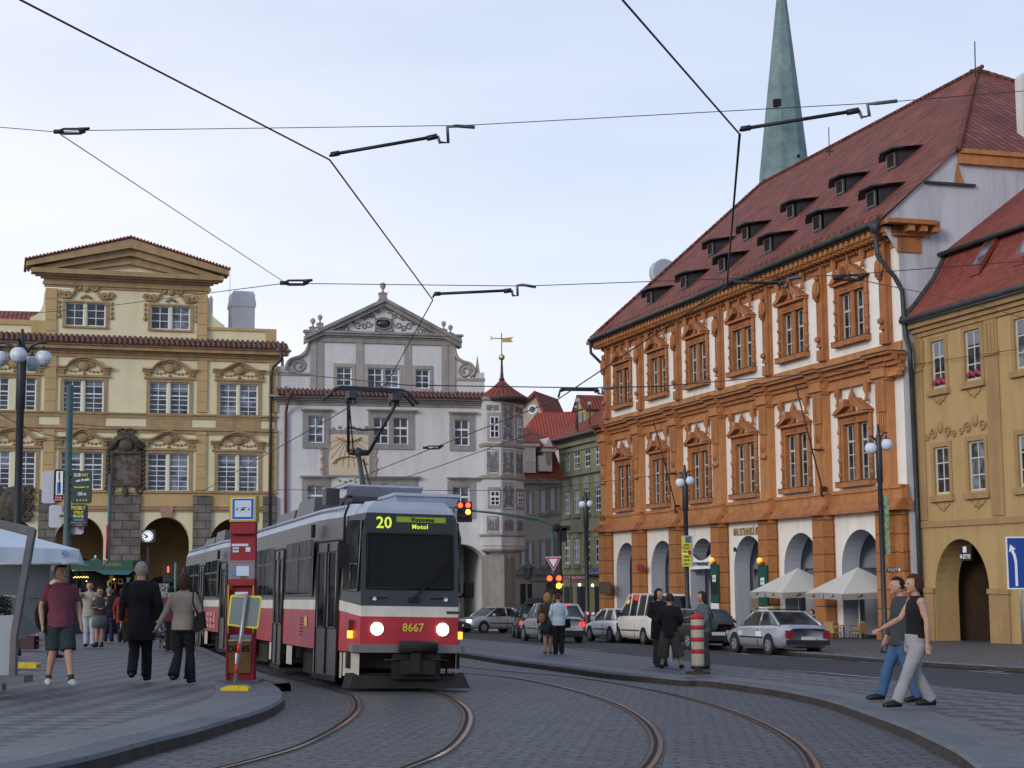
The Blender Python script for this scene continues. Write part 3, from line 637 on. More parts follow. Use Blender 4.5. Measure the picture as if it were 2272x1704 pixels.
# window surrounds
def surround(parent, x0, x1, z0, z1, kind, mt=M_ochd, hood=1.25):
    b = MB(); p = 0.09; t = 0.16
    b.box(x0 - t, x0, -p, 0.02, z0 - 0.1, z1 + 0.12); b.box(x1, x1 + t, -p, 0.02, z0 - 0.1, z1 + 0.12); b.box(x0, x1, -p, 0.02, z1, z1 + 0.12); b.box(x0 - t, x1 + t, -0.13, 0.02, z0 - 0.12, z0 - 0.01)
    c = (x0 + x1) / 2; zb = z1 + 0.16; W = (x1 - x0) / 2 + 0.32
    if kind != 'scroll':
        b.box(c - W, c + W, -0.16, 0.02, zb, zb + 0.13)
        zt = zb + hood
        if kind == 'arch': cur = [(-W - .1, hood * .55), (-W * .72, hood * .55), (-W * .6, hood * .72), (-W * .4, hood * .93), (0, hood * 1.05), (W * .4, hood * .93), (W * .6, hood * .72), (W * .72, hood * .55), (W + .1, hood * .55)]
        else: cur = [(-W - .1, hood * .62), (-W * .7, hood * .62), (-W * .45, hood * .78), (0, hood * 1.05), (W * .45, hood * .78), (W * .7, hood * .62), (W + .1, hood * .62)]
        pts = smooth([Vector((c + x, -0.16, zb + z)) for x, z in cur], 3)
        for i in range(len(pts) - 1):
            a, e = pts[i], pts[i + 1]
            for th, pr, off in ((0.10, 0.32, 0), (0.12, 0.2, -0.1)): b.prism([(a.x, a.z + off), (e.x, e.z + off), (e.x, e.z - th + off), (a.x, a.z - th + off)], -pr, 0.02)
        for s in (-1, 1):
            scroll(b, c + s * W * 0.86, zb + hood * 0.2, 0.17, y=-0.1, flip=s); scroll(b, c + s * W * 0.8, zb + hood * 0.42, 0.13, y=-0.12, flip=-s)
            b.box(c + s * W * 0.8 - 0.12, c + s * W * 0.8 + 0.12, -0.1, 0.02, zb + 0.1, zb + hood * 0.55)
        b.ball((c, -0.05, zb + hood * .56), 0.3, n=10, sx=1.2, sz=1.0, sy=0.5)
        for s in (-1, 1):
            scroll(b, c + s * 0.42, zb + hood * .6, 0.16, y=-0.08, flip=s, th=0.05)
            for k in range(4): b.ball((c + s * (0.3 + 0.22 * k), -0.04, zb + 0.3 + 0.05 * abs(k - 1.5)), 0.085, n=6, sy=0.7)
        b.ball((c, -0.06, zb + 0.22), 0.1, n=6)
    else:
        for s in (-1, 1):
            scroll(b, c + s * 0.5, zb + 0.75, 0.28, y=-0.08, flip=s, th=0.085); scroll(b, c + s * 1.05, zb + 0.25, 0.22, y=-0.08, flip=-s, th=0.075); scroll(b, c + s * (W - .05), zb + 0.3, 0.2, y=-0.08, flip=s, th=0.07)
            b.tube([(c + s * 0.6, -.08, zb + .5), (c + s * 0.9, -.08, zb + .1), (c + s * W, -.08, zb + .15)], 0.09, 5)
            for k in range(4): b.ball((c + s * (W + .02), -0.05, zb - 0.15 - 0.27 * k), 0.1 if k < 3 else 0.13, n=6, sy=0.7, sz=1.2)
        b.ball((c, -0.05, zb + .7), 0.25, n=8, sy=0.6); b.box(c - .12, c + .12, -.12, 0, zb + .9, zb + 1.25); b.tube([(c - .3, -.08, zb + .1), (c, -.1, zb + .3), (c + .3, -.08, zb + .1)], 0.08, 5)
    b.build('window_surround', mt, parent)
def pairs(L_): return [(L_[i][0], L_[i + 1][1], L_[i][2], L_[i][3]) for i in range(0, len(L_), 2)]
for k, (x0, x1, z0, z1) in enumerate(pairs(rects3)): surround(ty, x0, x1, z0, z1, 'arch' if k < 3 else 'gable', hood=1.15)
for k, (x0, x1, z0, z1) in enumerate(pairs(rects2)): surround(ty, x0, x1, z0, z1, 'gable' if k in (1, 2) else 'arch', hood=1.15)
for k, (x0, x1, z0, z1) in enumerate(pairs(rects4)): surround(ty, x0, x1, z0, z1, 'scroll')
# ground floor stone piers and keystone
b = MB()
for x0, x1, yt in ((290, 418, 650), (842, 1070, 682), (1476, 1612, 686), (2012, 2118, 690)):
    b.box(Y.x(Z2, x0, 1000), Y.x(Z2, x1, 1000), -0.2, 0.05, -1, vz2(yt))
b.build('stone_pier', M_stone, ty)
b = MB(); k0, k1, k2, k3 = [Y.uv(Z2(*q)) for q in ((1240, 857), (1310, 857), (1332, 768), (1218, 768))]; b.prism([k0, k1, k2, k3], -0.2, 0.02); b.build('keystone', M_rosy, ty)
# carved plaque with painting, heraldic crest
u0, u1, z0, z1 = Y.rect(Z2, 862, 370, 1058, 600)
pl = MB()
pl.box(u0 - .12, u1 + .12, -0.28, 0.02, z0 - .15, z0); pl.box(u0 - .12, u1 + .12, -0.28, 0.02, z1, z1 + .15); pl.box(u0 - .15, u0, -.25, .02, z0, z1); pl.box(u1, u1 + .15, -.25, .02, z0, z1)
c = (u0 + u1) / 2
for s in (-1, 1):
    for k in range(9): pl.ball((c + s * ((u1 - u0) / 2 + .28), -.12, z0 + 0.05 + k * 0.27), 0.14, n=6, sy=.7)
    scroll(pl, c + s * 0.85, z0 - .35, 0.28, y=-.12, flip=s, th=.09); scroll(pl, c + s * .75, z1 + .45, .3, y=-.12, flip=s, th=.1)
pl.tube([(c - .9, -.15, z1 + .3), (c - .5, -.2, z1 + .85), (c, -.22, z1 + 1.0), (c + .5, -.2, z1 + .85), (c + .9, -.15, z1 + .3)], .2, 6); pl.ball((c, -.15, z1 + .5), .5, n=8, sy=.5)
for k in range(5): pl.ball((c + (k - 2) * .22, -.15, z1 + 1.35 + .08 * (k % 2)), .1, n=6)
pl.box(c - .5, c + .5, -.2, 0, z1 + 1.05, z1 + 1.25); pl.ball((c, -.12, z0 - .5), .22, n=6, sz=1.6)
o = pl.build('carved_plaque', M_dk, ty)
b = MB(); b.box(u0, u1, -.1, -.02, z0, z1)
M_pic, nt_, bb = new_mat('faded_fresco'); tc_ = N(nt_, 'ShaderNodeTexCoord'); nn = N(nt_, 'ShaderNodeTexNoise', Scale=3.0, Detail=5.0); L(nt_, tc_.outputs['Object'], nn.inputs['Vector'])
cr = N(nt_, 'ShaderNodeValToRGB'); L(nt_, nn.outputs['Fac'], cr.inputs[0]); L(nt_, cr.outputs[0], bb.inputs['Base Color'])
for p_, c_ in ((0.3, (0.10, 0.05, 0.035)), (0.45, (0.06, 0.045, 0.035)), (0.55, (0.16, 0.11, 0.08)), (0.68, (0.10, 0.10, 0.13))):
    e = cr.color_ramp.elements.new(p_); e.color = (*c_, 1)
b.build('fresco', M_pic, o)
cu, cz = Y.uv(Z2(95, 760)); b = MB(); b.ball((cu, -.1, cz), .95, n=12, sy=.4, sz=1.1); b.ball((cu, -.3, cz), .5, n=10, sy=.5, sz=1.2)
for s in (-1, 1):
    for k in range(4): scroll(b, cu + s * .8, cz + .8 - k * .5, .3, y=-.2, flip=s, th=.1)
b.build('coat_of_arms', M_dk, ty)
# house number plate, rain pipe
u0, u1, z0, z1 = Y.rect(Z2, 215, 820, 245, 842); b = MB(); b.box(u0, u1, -.05, 0.02, z0, z1); b.build('house_number_plate', mat('enamel_blue', (0.03, 0.06, 0.2), 0.4, 0.1), ty)
b = MB(); pu = Y.x(Z1, 2072, 1500); p1 = Y.uv(Z1(2140, 960)); b.tube([(p1[0], -.9, p1[1]), (p1[0], -.75, p1[1] - .7), (pu + .1, -.35, z_cor_b - .3), (pu, -.2, z_cor_b - .8), (pu, -.2, -1)], .085, 8); b.build('rain_pipe', M_pipe, ty)
# ================================================================== pale grey house with the sundial
G = Fac(fy.O + fy.dx * (uR + 0.02) * 1.0, math.atan2(1.0, 13300 / 3600.0))
tg = G.root('grey_house', 'pale grey Renaissance house with sundial, scrolled gable and corner turret', 'house')
g4 = lambda x, y, w=0: G.uv(Z4(x, y), w)
gx0 = 0.0; gx1 = g4(1650, 1100)[0]; zt_t, zt_b, zc_b = g4(800, 945)[1], g4(800, 975)[1], g4(800, 1040)[1]
gw = [G.rect(Z4, 287, 1115, 410, 1322), G.rect(Z4, 790, 1130, 908, 1330), G.rect(Z4, 940, 1130, 1057, 1335), G.rect(Z4, 1412, 1145, 1525, 1343),
      G.rect(Z5, 765, 60, 895, 262), G.rect(Z5, 1250, 70, 1382, 270), G.rect(Z5, 1432, 72, 1565, 270), G.rect(Z5, 1880, 70, 2012, 272)]
za = g4(800, 1280)[1]
garch = [arch(G.x(Z7, -205, 640), G.x(Z7, 385, 640), -.98, G.z(Z7, 85, 760), G.z(Z7, 85, 492) - G.z(Z7, 85, 760))]
for k in (1, 2): garch.append([(x - 8.2 * k, z) for x, z in garch[0] if True])
garch = [a for a in garch if min(p[0] for p in a) > 0.4]
b = MB(); b.plate(rc(gx0, gx1, -1, zt_b), [rc(*r) for r in gw] + garch, 0, .25)
zt2 = max(p[1] for p in garch[0]) + .5
for a in garch:
    n = len(a); b.add([(x, 0.25, z) for x, z in a] + [(x, 1.2, z) for x, z in a], [(i, (i + 1) % n, (i + 1) % n + n, i + n) for i in range(n)])
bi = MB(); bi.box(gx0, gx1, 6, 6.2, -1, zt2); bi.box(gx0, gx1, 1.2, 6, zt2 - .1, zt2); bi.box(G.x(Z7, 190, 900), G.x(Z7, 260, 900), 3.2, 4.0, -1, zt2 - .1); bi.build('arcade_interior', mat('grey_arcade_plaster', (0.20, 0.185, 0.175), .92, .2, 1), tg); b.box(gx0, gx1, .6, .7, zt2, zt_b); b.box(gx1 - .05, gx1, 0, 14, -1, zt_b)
b.build('wall', M_grey, tg)
for r in gw[:4]: win_at(tg, r, 2, [0.32], [0.62], fr=.06, bar=.06)
for r in gw[4:]: win_at(tg, r, 2, [0.32], [0.62], fr=.06, bar=.06)
def gsur(x0, x1, z0, z1, cz0, cz1, cx0, cx1, mul_=None):
    b = MB(); t = .32; b.box(x0 - t, x0, -.1, .02, z0 - .32, z1 + .35); b.box(x1, x1 + t, -.1, .02, z0 - .32, z1 + .35); b.box(x0, x1, -.1, .02, z1, z1 + .35); b.box(x0, x1, -.1, .02, z0 - .32, z0)
    if mul_: b.box(*mul_, -.08, .1, z0, z1)
    mould(b, cx0 + .2, cx1 - .2, cz0, cz1, 0, [(0, .14), (.4, .24), (.7, .32), (1, .3)])
    b.build('window_surround', M_gtrim, tg)
def r4(x0, y0, x1, y1): return G.rect(Z4, x0, y0, x1, y1)
q = r4(248, 1065, 460, 1092); gsur(gw[0][0], gw[0][1], gw[0][2], gw[0][3], q[2], q[3], q[0], q[1])
q = r4(755, 1070, 1108, 1098); gsur(gw[1][0], gw[2][1], gw[1][2], gw[1][3], q[2], q[3], q[0], q[1], (gw[1][1], gw[2][0]))
q = r4(1378, 1088, 1575, 1113); gsur(gw[3][0], gw[3][1], gw[3][2], gw[3][3], q[2], q[3], q[0], q[1])
q = r4(240, 1576, 465, 1606); gsur(gw[4][0], gw[4][1], gw[4][2], gw[4][3], q[2], q[3], q[0], q[1])
q = r4(722, 1580, 1133, 1612); gsur(gw[5][0], gw[6][1], gw[5][2], gw[5][3], q[2], q[3], q[0], q[1], (gw[5][1], gw[6][0]))
q = r4(1365, 1588, 1592, 1615); gsur(gw[7][0], gw[7][1], gw[7][2], gw[7][3], q[2], q[3], q[0], q[1])
b = MB(); mould(b, gx0 + .1, gx1 - .1, zc_b, zt_b, 0, [(0, .1), (.3, .2), (.5, .35), (.75, .6), (1, .7)])
b.build('cornice', M_gtrim, tg)
b = MB(); n = int(gx1 / .26)
b.add([(gx0, -.75, zt_b), (gx1, -.75, zt_b), (gx1, .2, zt_t + .2), (gx0, .2, zt_t + .2)], [(0, 1, 2, 3)])
for i in range(n + 1): x = gx0 + .26 * i; b.tube([(x, -.82, zt_b + .02), (x, .15, zt_t + .22)], .09, 5)
b.build('tile_ledge', M_tilep, tg)
# attic storey and scrolled gable
atr = [r4(507, 740, 625, 885), r4(745, 747, 862, 900), r4(877, 752, 990, 900), r4(1112, 757, 1222, 905)]
ax0, ax1 = g4(300, 700)[0], g4(1415, 700)[0]; zpb = g4(850, 555)[1]
b = MB(); b.plate(rc(ax0, ax1, zt_b, zpb), [rc(*r) for r in atr], 0.05, .2); b.box(ax0, ax1, .5, .6, zt_b, zpb)
sL = [g4(*p) for p in ((303, 560), (288, 590), (270, 628), (240, 655), (190, 672), (150, 690), (128, 722), (130, 750), (150, 775), (180, 782), (303, 790))]
sR = [g4(*p) for p in ((1413, 590), (1420, 635), (1440, 675), (1480, 700), (1530, 715), (1558, 745), (1565, 775), (1555, 800), (1530, 812), (1413, 830))]
b.prism(sL, .1, .5); b.prism(sR, .1, .5)
b.prism([(gx0, zt_b), (ax0, zt_b), (ax0, g4(200, 790)[1]), (gx0, g4(80, 780)[1])], .08, .55); b.box(gx0, g4(130, 760)[0], .05, .6, g4(80, 780)[1], g4(80, 735)[1])
b.prism([(ax1, zt_b), (g4(1645, 900)[0], zt_b), (g4(1645, 900)[0], g4(1640, 835)[1]), (ax1, g4(1420, 832)[1])], .08, .55); b.box(g4(1570, 800)[0], g4(1642, 800)[0], .05, .6, g4(1600, 840)[1], g4(1600, 782)[1])
b.build('gable_wall', M_grey, tg)
b = MB()
for x0, x1 in ((307, 350), (360, 403), (655, 710), (1027, 1076), (1313, 1358), (1368, 1414)): b.box(g4(x0, 700)[0], g4(x1, 700)[0], -.04, .06, zt_b, zpb)
for i in (0, 1, 3):
    x0, x1, z0, z1 = atr[i]; x1 = atr[2][1] if i == 1 else x1; t = .17
    b.box(x0 - t, x0, -.03, .06, z0 - .2, z1 + .22); b.box(x1, x1 + t, -.03, .06, z0 - .2, z1 + .22); b.box(x0, x1, -.03, .06, z1, z1 + .22); b.box(x0, x1, -.03, .06, z0 - .2, z0)
    if i == 1: b.box(atr[1][1], atr[2][0], -.02, .06, z0, z1)
for pts in (sL, sR):
    c = smooth([Vector((x, 0.02, z)) for x, z in pts[:-1]], 3); b.tube(c, .11, 5)
for (x, y), s in (((215, 728), -1), ((1495, 770), 1)):
    u, z = g4(x, y); scroll(b, u, z, .5, 1.7, .07, .05, s, m=0)
for xa, xb, y in ((60, 300, 792), (1418, 1648, 832)): p, q = g4(xa, y), g4(xb, y); b.box(p[0], q[0], 0, .6, p[1] - .08, p[1] + .1)
b.build('gable_trim', M_gtan, tg)
for r in atr: win_at(tg, r, 2, [.33, .66], [], fr=.07, bar=.05, y=.15)
b = MB(); pl_, pr_, pa = g4(255, 500), g4(1450, 540), g4(868, 218); zz = (pl_[1] + pr_[1]) / 2; cx_ = pa[0]; hw = (pr_[0] - pl_[0]) / 2
mould(b, cx_ - hw + .35, cx_ + hw - .35, zpb - .05, zpb + .62, .05, [(0, .12), (.45, .2), (.6, .35), (.8, .45), (1, .45)])
for s in (-1, 1):
    for th, pr, off in ((.22, .5, 0), (.28, .32, -.2)): b.prism([(cx_ + s * hw, zz + off), (cx_, pa[1] + off), (cx_, pa[1] - th + off), (cx_ + s * hw, zz - th + off)], -pr, .5)
b.build('pediment', M_gtrim, tg)
b = MB(); b.prism([(cx_ - hw + .2, zz - .1), (cx_ + hw - .2, zz - .1), (cx_, pa[1] - .1)], .06, .45); b.build('tympanum', M_grey, tg)
b = MB(); ou, oz = g4(867, 407)
r = r4(803, 368, 940, 470); 
b.box(r[0], r[1], -.02, .06, r[2], r[2] + .1); b.box(r[0], r[1], -.02, .06, r[3] - .1, r[3]); b.box(r[0], r[0] + .1, -.02, .06, r[2], r[3]); b.box(r[1] - .1, r[1], -.02, .06, r[2], r[3])
b.tube([(ou + .5 * math.cos(t * PI / 10), .0, oz + .34 * math.sin(t * PI / 10)) for t in range(21)], .07, 5)
for s in (-1, 1):
    for fx, fz, rr_ in ((.72, -.05, .2), (.95, -.2, .16), (1.25, -.12, .2), (1.45, .1, .13), (1.75, -.35, .2), (2.1, -.45, .18), (2.45, -.55, .16), (2.8, -.5, .14), (.55, .45, .16), (.3, .75, .18), (.9, .35, .15), (1.25, .3, .12), (3.1, -.62, .12)):
        scroll(b, cx_ + s * fx * 1.28, oz + fz * 1.15, rr_ * 1.2, 1.2, .045, .04, s, random.random() * 6, n=12)
    b.tube([(cx_ + s * .7, .04, oz + .5), (cx_ + s * 1.2, .04, oz + .25), (cx_ + s * 1.8, .04, oz + .35), (cx_ + s * 2.4, .04, oz - .3), (cx_ + s * 3.2, .04, oz - .45), (cx_ + s * 3.9, .04, oz - .7)], .045, 4)
    b.tube([(cx_ + s * .5, .04, oz - .75), (cx_ + s * .9, .04, oz - .6), (cx_ + s * 1.3, .04, oz - .85)], .05, 4)
for k in range(7): a = PI * (k + .5) / 7; b.tube([(cx_ , .04, oz + 1.15), (cx_ + .45 * math.cos(a), .04, oz + 1.15 + .5 * math.sin(a))], .05, 4)
b.build('stucco_garland', M_relief, tg)
b = MB(); b.lathe([(.001, 0), (.42, 0), (.42, .04), (.001, .04)], n=20); b.xf(Matrix.Translation((ou, .05, oz)) @ Matrix.Rotation(PI / 2, 4, 'X') @ Matrix.Diagonal((1, .68, 1, 1))); b.build('oval_window', M_glass, tg)
def finial(x, y, rpx, kind='ball', top=None, base=None):
    u, z = g4(x, y); r = rpx * S3 * scl(98); b = MB()
    zb_ = g4(x, base)[1]
    b.box(-r * 1.15, r * 1.15, -r * 1.15, r * 1.15, zb_ - z, -r * 2.6); b.box(-r * 1.35, r * 1.35, -r * 1.35, r * 1.35, -r * 2.7, -r * 2.35)
    b.lathe([(r * .8, -r * 2.4), (r * .3, -r * 1.7), (r * .35, -r * 1.2), (r * .7, -r * .8), (r, 0), (r * .8, r * .65), (r * .25, r * 1.02), (.01, r * 1.05)], n=12)
    return b.build('finial', M_gtan, tg, (u, .25, z))
for a in ((868, 112, 25, 'b', 0, 220), (330, 382, 21, 'b', 0, 470), (385, 355, 20, 'b', 0, 440), (1335, 403, 20, 'b', 0, 470), (1387, 432, 20, 'b', 0, 500)): finial(a[0], a[1], a[2], base=a[5])
for xa, xb, yt, yb in ((1577, 1608, 640, 780), (82, 108, 588, 738)):
    p, q = g4(xa, yb), g4(xb, yb); zt_ = g4(xa, yt)[1]; c = (p[0] + q[0]) / 2; h = (q[0] - p[0]) / 2
    b = MB(); b.add([(c - h, .05, p[1]), (c + h, .05, p[1]), (c + h, .05 + 2 * h, p[1]), (c - h, .05 + 2 * h, p[1]), (c, .05 + h, zt_)], [(0, 1, 4), (1, 2, 4), (2, 3, 4), (3, 0, 4)]); b.build('obelisk', M_gtan, tg)
b = MB(); b.add([(ax0, .6, zpb - .3), (cx_, .6, pa[1] - .5), (cx_, 14, pa[1] - .5), (ax0, 14, zpb - .3), (ax1, .6, zpb - .3), (ax1, 14, zpb - .3)], [(0, 1, 2, 3), (1, 4, 5, 2)])
b.add([(ax1, .8, zt_t + .6), (gx1 + .5, .8, zt_t - .1), (gx1 + .5, 14, zt_t - .1), (ax1, 14, zt_t + 2)], [(0, 1, 2, 3)]); b.build('roof', M_tiled, tg)
# sundial
r = r4(447, 1258, 758, 1570); sdl = MB(); sdl.box(r[0], r[1], -.02, .01, r[2], r[3]); so_ = sdl.build('sundial', mat('sundial_plaster', (0.62, 0.51, 0.38), .9, .07, 1.5), tg)
b = MB(); q = r4(440, 1224, 765, 1256); b.box(q[0], q[1], -.03, .01, q[2], q[3]); q = r4(410, 1355, 445, 1575); b.box(q[0], q[1], -.025, .01, q[2], q[3]); q = r4(760, 1355, 795, 1575); b.box(q[0], q[1], -.025, .01, q[2], q[3])
q = r4(440, 1571, 765, 1590); b.box(q[0], q[1], -.03, .01, q[2], q[3]); b.build('dial_border', mat('dial_grey', (0.24, 0.24, 0.25), .9, .3, 5), so_)
b = MB()
for k in range(9):
    x, y = 395 + (k % 3) * 6, 1370 + k * 26; 
    for xx in (x, 1205 - x): u, z = g4(xx, y); b.ball((u, -.03, z), .13, n=6, sy=.2)
for k in range(6): u, z = g4(480 + k * 50, 1215 - 12 * (k % 2)); b.ball((u, -.04, z), .13, n=6, sy=.2, sz=.8)
for k in range(5): u, z = g4(530 + k * 40, 1612 + 8 * (k % 2)); b.ball((u, -.04, z), .1, n=6, sy=.2, sz=.8)
b.build('dial_ornament', mat('dial_gold_ornament', (0.36, 0.28, 0.20), .9, .3, 6), so_)
b = MB()
for pts in (((475, 1480), (500, 1450), (540, 1432), (600, 1425), (660, 1435), (705, 1455), (735, 1490)), ((500, 1275), (530, 1290), (560, 1305), (610, 1312), (660, 1300), (690, 1280))):
    b.tube([(g4(x, y)[0], -.02, g4(x, y)[1]) for x, y in pts], .17, 4, flat=.2)
b.build('dial_ribbon', mat('dial_ochre', (0.50, 0.34, 0.13), .9, .15, 4), so_)
b = MB(); c = g4(600, 1275)
for k in range(11): a = PI * (k + 1) / 12; b.tube([(c[0] + .3 * math.cos(a), -.03, c[1] - .3 * math.sin(a)), (c[0] + min(1.5, 1.5 / abs(math.cos(a) + 1e-6)) * math.cos(a), -.03, c[1] - 1.9 * math.sin(a))], .012, 4)
b.tube([(c[0], 0, c[1]), (c[0] + .2, -.6, c[1] - 1.2)], .02, 4); b.build('gnomon', M_metal, so_)
# rain pipe with hopper
b = MB(); u, z = g4(125, 960); b.tube([(u, -.75, z + .1), (u, -.72, z - .35)], [.22, .1], 8); b.tube([(u, -.72, z - .3), (u - .02, -.35, z - .7), (u - .06, -.16, z - 1.1), (g4(118, 1400)[0], -.16, 2), (g4(118, 1400)[0], -.16, -1)], .085, 8)
b.build('rain_pipe', mat('red_lead_pipe', (0.15, 0.055, 0.05), .6, .3, 1), tg)
q = r4(85, 870, 150, 935); b = MB(); b.prism(arch(q[0] + .15, q[1] - .15, q[2], q[3] - .2), .02, .09); b.build('niche', M_gtan, tg)
# ---- corner turret (polygonal oriel on a corbel)
tx0 = G.x(Z6, 297, 800); _o = [(tx0, .1), (tx0, -.9), (G.x(Z6, 510, 800, .9), -.9), (G.x(Z6, 655, 800, .0), -.1), (G.x(Z6, 750, 800, -1.2), 1.2), (G.x(Z6, 750, 800, -1.2), 2.2), (tx0 + 1, 2.4), (tx0, 1.6)]
tcx, tcy = G.x(Z6, 525, 500, -.3), .3; tR = 1.36
def oct_(r, z, k=0):
    f = r / tR; return [(tcx + (x - tcx) * f, tcy + (y - tcy) * f, z) for x, y in _o]
def octlathe(b, prof, m=0):
    vs = []
    for r, z in prof: vs += oct_(r, z)
    b.add(vs, [(i * 8 + k, i * 8 + (k + 1) % 8, (i + 1) * 8 + (k + 1) % 8, (i + 1) * 8 + k) for i in range(len(prof) - 1) for k in range(8)] + [tuple(range(8))[::-1], tuple((len(prof) - 1) * 8 + k for k in range(8))], m)
z6 = lambda y, x=525: G.z(Z6, x, y, -0) ; z7 = lambda y, x=525: G.z(Z7, x, y)
b = MB(); octlathe(b, [(tR * .96, z7(400)), (tR * .96, z6(500))]); octlathe(b, [(tR * .5, z7(640)), (tR * .62, z7(590)), (tR * .88, z7(560)), (tR * .9, z7(520)), (tR * .96, z7(510)), (tR * .96, z7(400))])
ur = b.build('turret_wall', M_grey, tg)
for y, h_, e in ((970, 24, 1.04), (1298, 34, 1.05), (505, 30, 1.04)): b = MB(); octlathe(b, [(tR * .97, z6(y) - .12), (tR * e, z6(y) - .02), (tR * e, z6(y) + .12), (tR * .97, z6(y) + .16)]); b.build('turret_moulding', M_gtan, tg); b = MB()
octlathe(b, [(tR * .97, z7(420)), (tR * 1.06, z7(410)), (tR * 1.06, z7(398)), (tR * .97, z7(392))]); octlathe(b, [(tR * .9, z7(575)), (tR * .97, z7(560)), (tR * .97, z7(545)), (tR * .9, z7(540))])
b.build('turret_moulding', M_gtan, tg)
b = MB(); ze = z6(478); prof = []
for i in range(9): t = i / 8; prof.append((tR * (.95 * (1 - t) ** 1.5 + .26 * (1 - t) + .05), ze + (z6(265) - ze) * t))
b.lathe([(tR * 1.24, ze - .1)] + prof, (tcx, tcy, 0), 16); rf = b.build('turret_roof', M_tiled, tg)
b = MB(); b.lathe([(tR * .16, z6(285)), (tR * .09, z6(262)), (.09, z6(200)), (.06, z6(75))], (tcx, tcy, 0), 8); b.lathe([(tR * 1.16, ze - .28), (tR * 1.27, ze - .08), (tR * 1.25, ze)], (tcx, tcy, 0), 16)
b.tube([(tcx, tcy, z6(60)), (tcx, tcy, G.z(Z4, 1778, 475))], .03, 5); b.build('spire_flashing', M_metal, rf)
b = MB(); b.ball((tcx, tcy, z6(52)), .2, n=12); b.build('spire_ball', M_gold, rf)
b = MB(); zv = G.z(Z4, 1778, 528); b.prism([(tcx + .05, zv + .12), (tcx + .8, zv + .22), (tcx + .6, zv + .05), (tcx + .75, zv - .12), (tcx + .05, zv - .15)], tcy - .02, tcy + .02); b.tube([(tcx - .75, tcy, zv + .1), (tcx + .1, tcy, zv + .08)], .03, 4)
for s in (-1, 0, 1): b.tube([(tcx - .55, tcy, zv + .1), (tcx - .75, tcy, zv + .1 + s * .14)], .025, 4)
b.build('weathervane', M_gold, rf)
# faces of the octagon that show: local frame per face
def face_frame(i):                         # i-th side between vertex i and i+1
    a = Vector(oct_(tR * .96, 0)[i]); c = Vector(oct_(tR * .96, 0)[(i + 1) % 8]); return a, c
def sgraffito(b, w_, h_, seed, n=26):
    rnd = random.Random(seed); b.box(.05, w_ - .05, -.012, .0, .05, .09); b.box(.05, w_ - .05, -.012, 0, h_ - .09, h_ - .05); b.box(.05, .09, -.012, 0, .09, h_ - .09); b.box(w_ - .09, w_ - .05, -.012, 0, .09, h_ - .09)
    for k in range(n):
        z = .25 + (h_ - .5) * (k // 2 + .5) / (n // 2); x = w_ / 2; o_ = rnd.uniform(.12, .33) * w_; r_ = rnd.uniform(.09, .17)
        for s in ((-1, 1)): scroll(b, x + s * o_, z, r_, 1.2, .024, 0, s, rnd.random() * 6, n=9)
    b.tube([(w_ / 2, 0, .2), (w_ / 2, 0, h_ - .2)], .035, 4)
M_sgl = mat('sgraffito_light', (0.58, 0.58, 0.57), .9, .1)
for i in (1, 2, 3):
    a, c = face_frame(i); wd = (c - a).length; rz_ = math.atan2(c.y - a.y, c.x - a.x)
    rows_ = [(1298, 975, 's'), (965, 520, 'w'), (1650, 1310, 'w')]
    for (yb, yt, kk) in rows_:
        z0, z1 = z6(yb) + .14, z6(yt) - .16
        if kk == 's':
            b = MB(); b.box(.12, wd - .12, -.01, .02, 0, z1 - z0, 1); s_ = MB(); sgraffito(s_, wd - .24, z1 - z0, i * 7 + int(yb), 22); b.merge(s_, Matrix.Translation((.12, -.02, 0)))
            b.build('sgraffito_panel', [M_relief, M_sgl], tg, (a.x, a.y, z0), rz_)
        elif i in (1, 3):
            # window face
            hh = z1 - z0; wz0, wz1 = .28, hh * .66
            b = MB(); b.box(.14 if i != 1 else .2, wd - .04, -.03, .02, wz0 - .2, wz1 + .25); b.build('window_surround', M_gtan, tg, (a.x, a.y, z0), rz_)
            xo, wf = (wd * .34, wd * .56) if i == 1 else (wd * .25, wd * .5); fm = frame_mb(wf, wz1 - wz0, 2, [.32], .06, .06, 0, [.62]); fo = fm.build('window', M_frame, tg, Vector((a.x, a.y, z0 + wz0)) + Vector((math.cos(rz_), math.sin(rz_), 0)) * xo + Vector((math.sin(rz_), -math.cos(rz_), 0)) * .08, rz_)
            g = MB(); g.box(.02, wf - .02, .03, .045, .02, wz1 - wz0 - .02); g.build('pane', M_glass, fo)
            if yb == 965:
                b = MB(); b.box(.1, wd - .1, -.01, .02, wz1 + .35, hh, 1); s_ = MB(); sgraffito(s_, wd - .2, hh - wz1 - .4, 3, 8); b.merge(s_, Matrix.Translation((.1, -.02, wz1 + .35))); b.build('sgraffito_panel', [M_relief, M_sgl], tg, (a.x, a.y, z0), rz_)
        else:
            b = MB(); b.box(.1, wd - .1, -.01, .02, 0, z1 - z0, 1); s_ = MB(); sgraffito(s_, wd - .2, z1 - z0, i * 5 + int(yb), 26); b.merge(s_, Matrix.Translation((.1, -.02, 0)))
            b.build('sgraffito_panel', [M_relief, M_sgl], tg, (a.x, a.y, z0), rz_)
for i in (1, 2, 3):
    a, c = face_frame(i); wd = (c - a).length; rz_ = math.atan2(c.y - a.y, c.x - a.x); z0, z1 = z7(395), z7(190)
    b = MB(); b.box(.1, wd - .1, -.01, .02, 0, z1 - z0 - .1, 1); s_ = MB(); sgraffito(s_, wd - .2, z1 - z0 - .1, i * 3, 14); b.merge(s_, Matrix.Translation((.1, -.02, 0))); b.build('sgraffito_panel', [M_relief, M_sgl], tg, (a.x, a.y, z0), rz_)
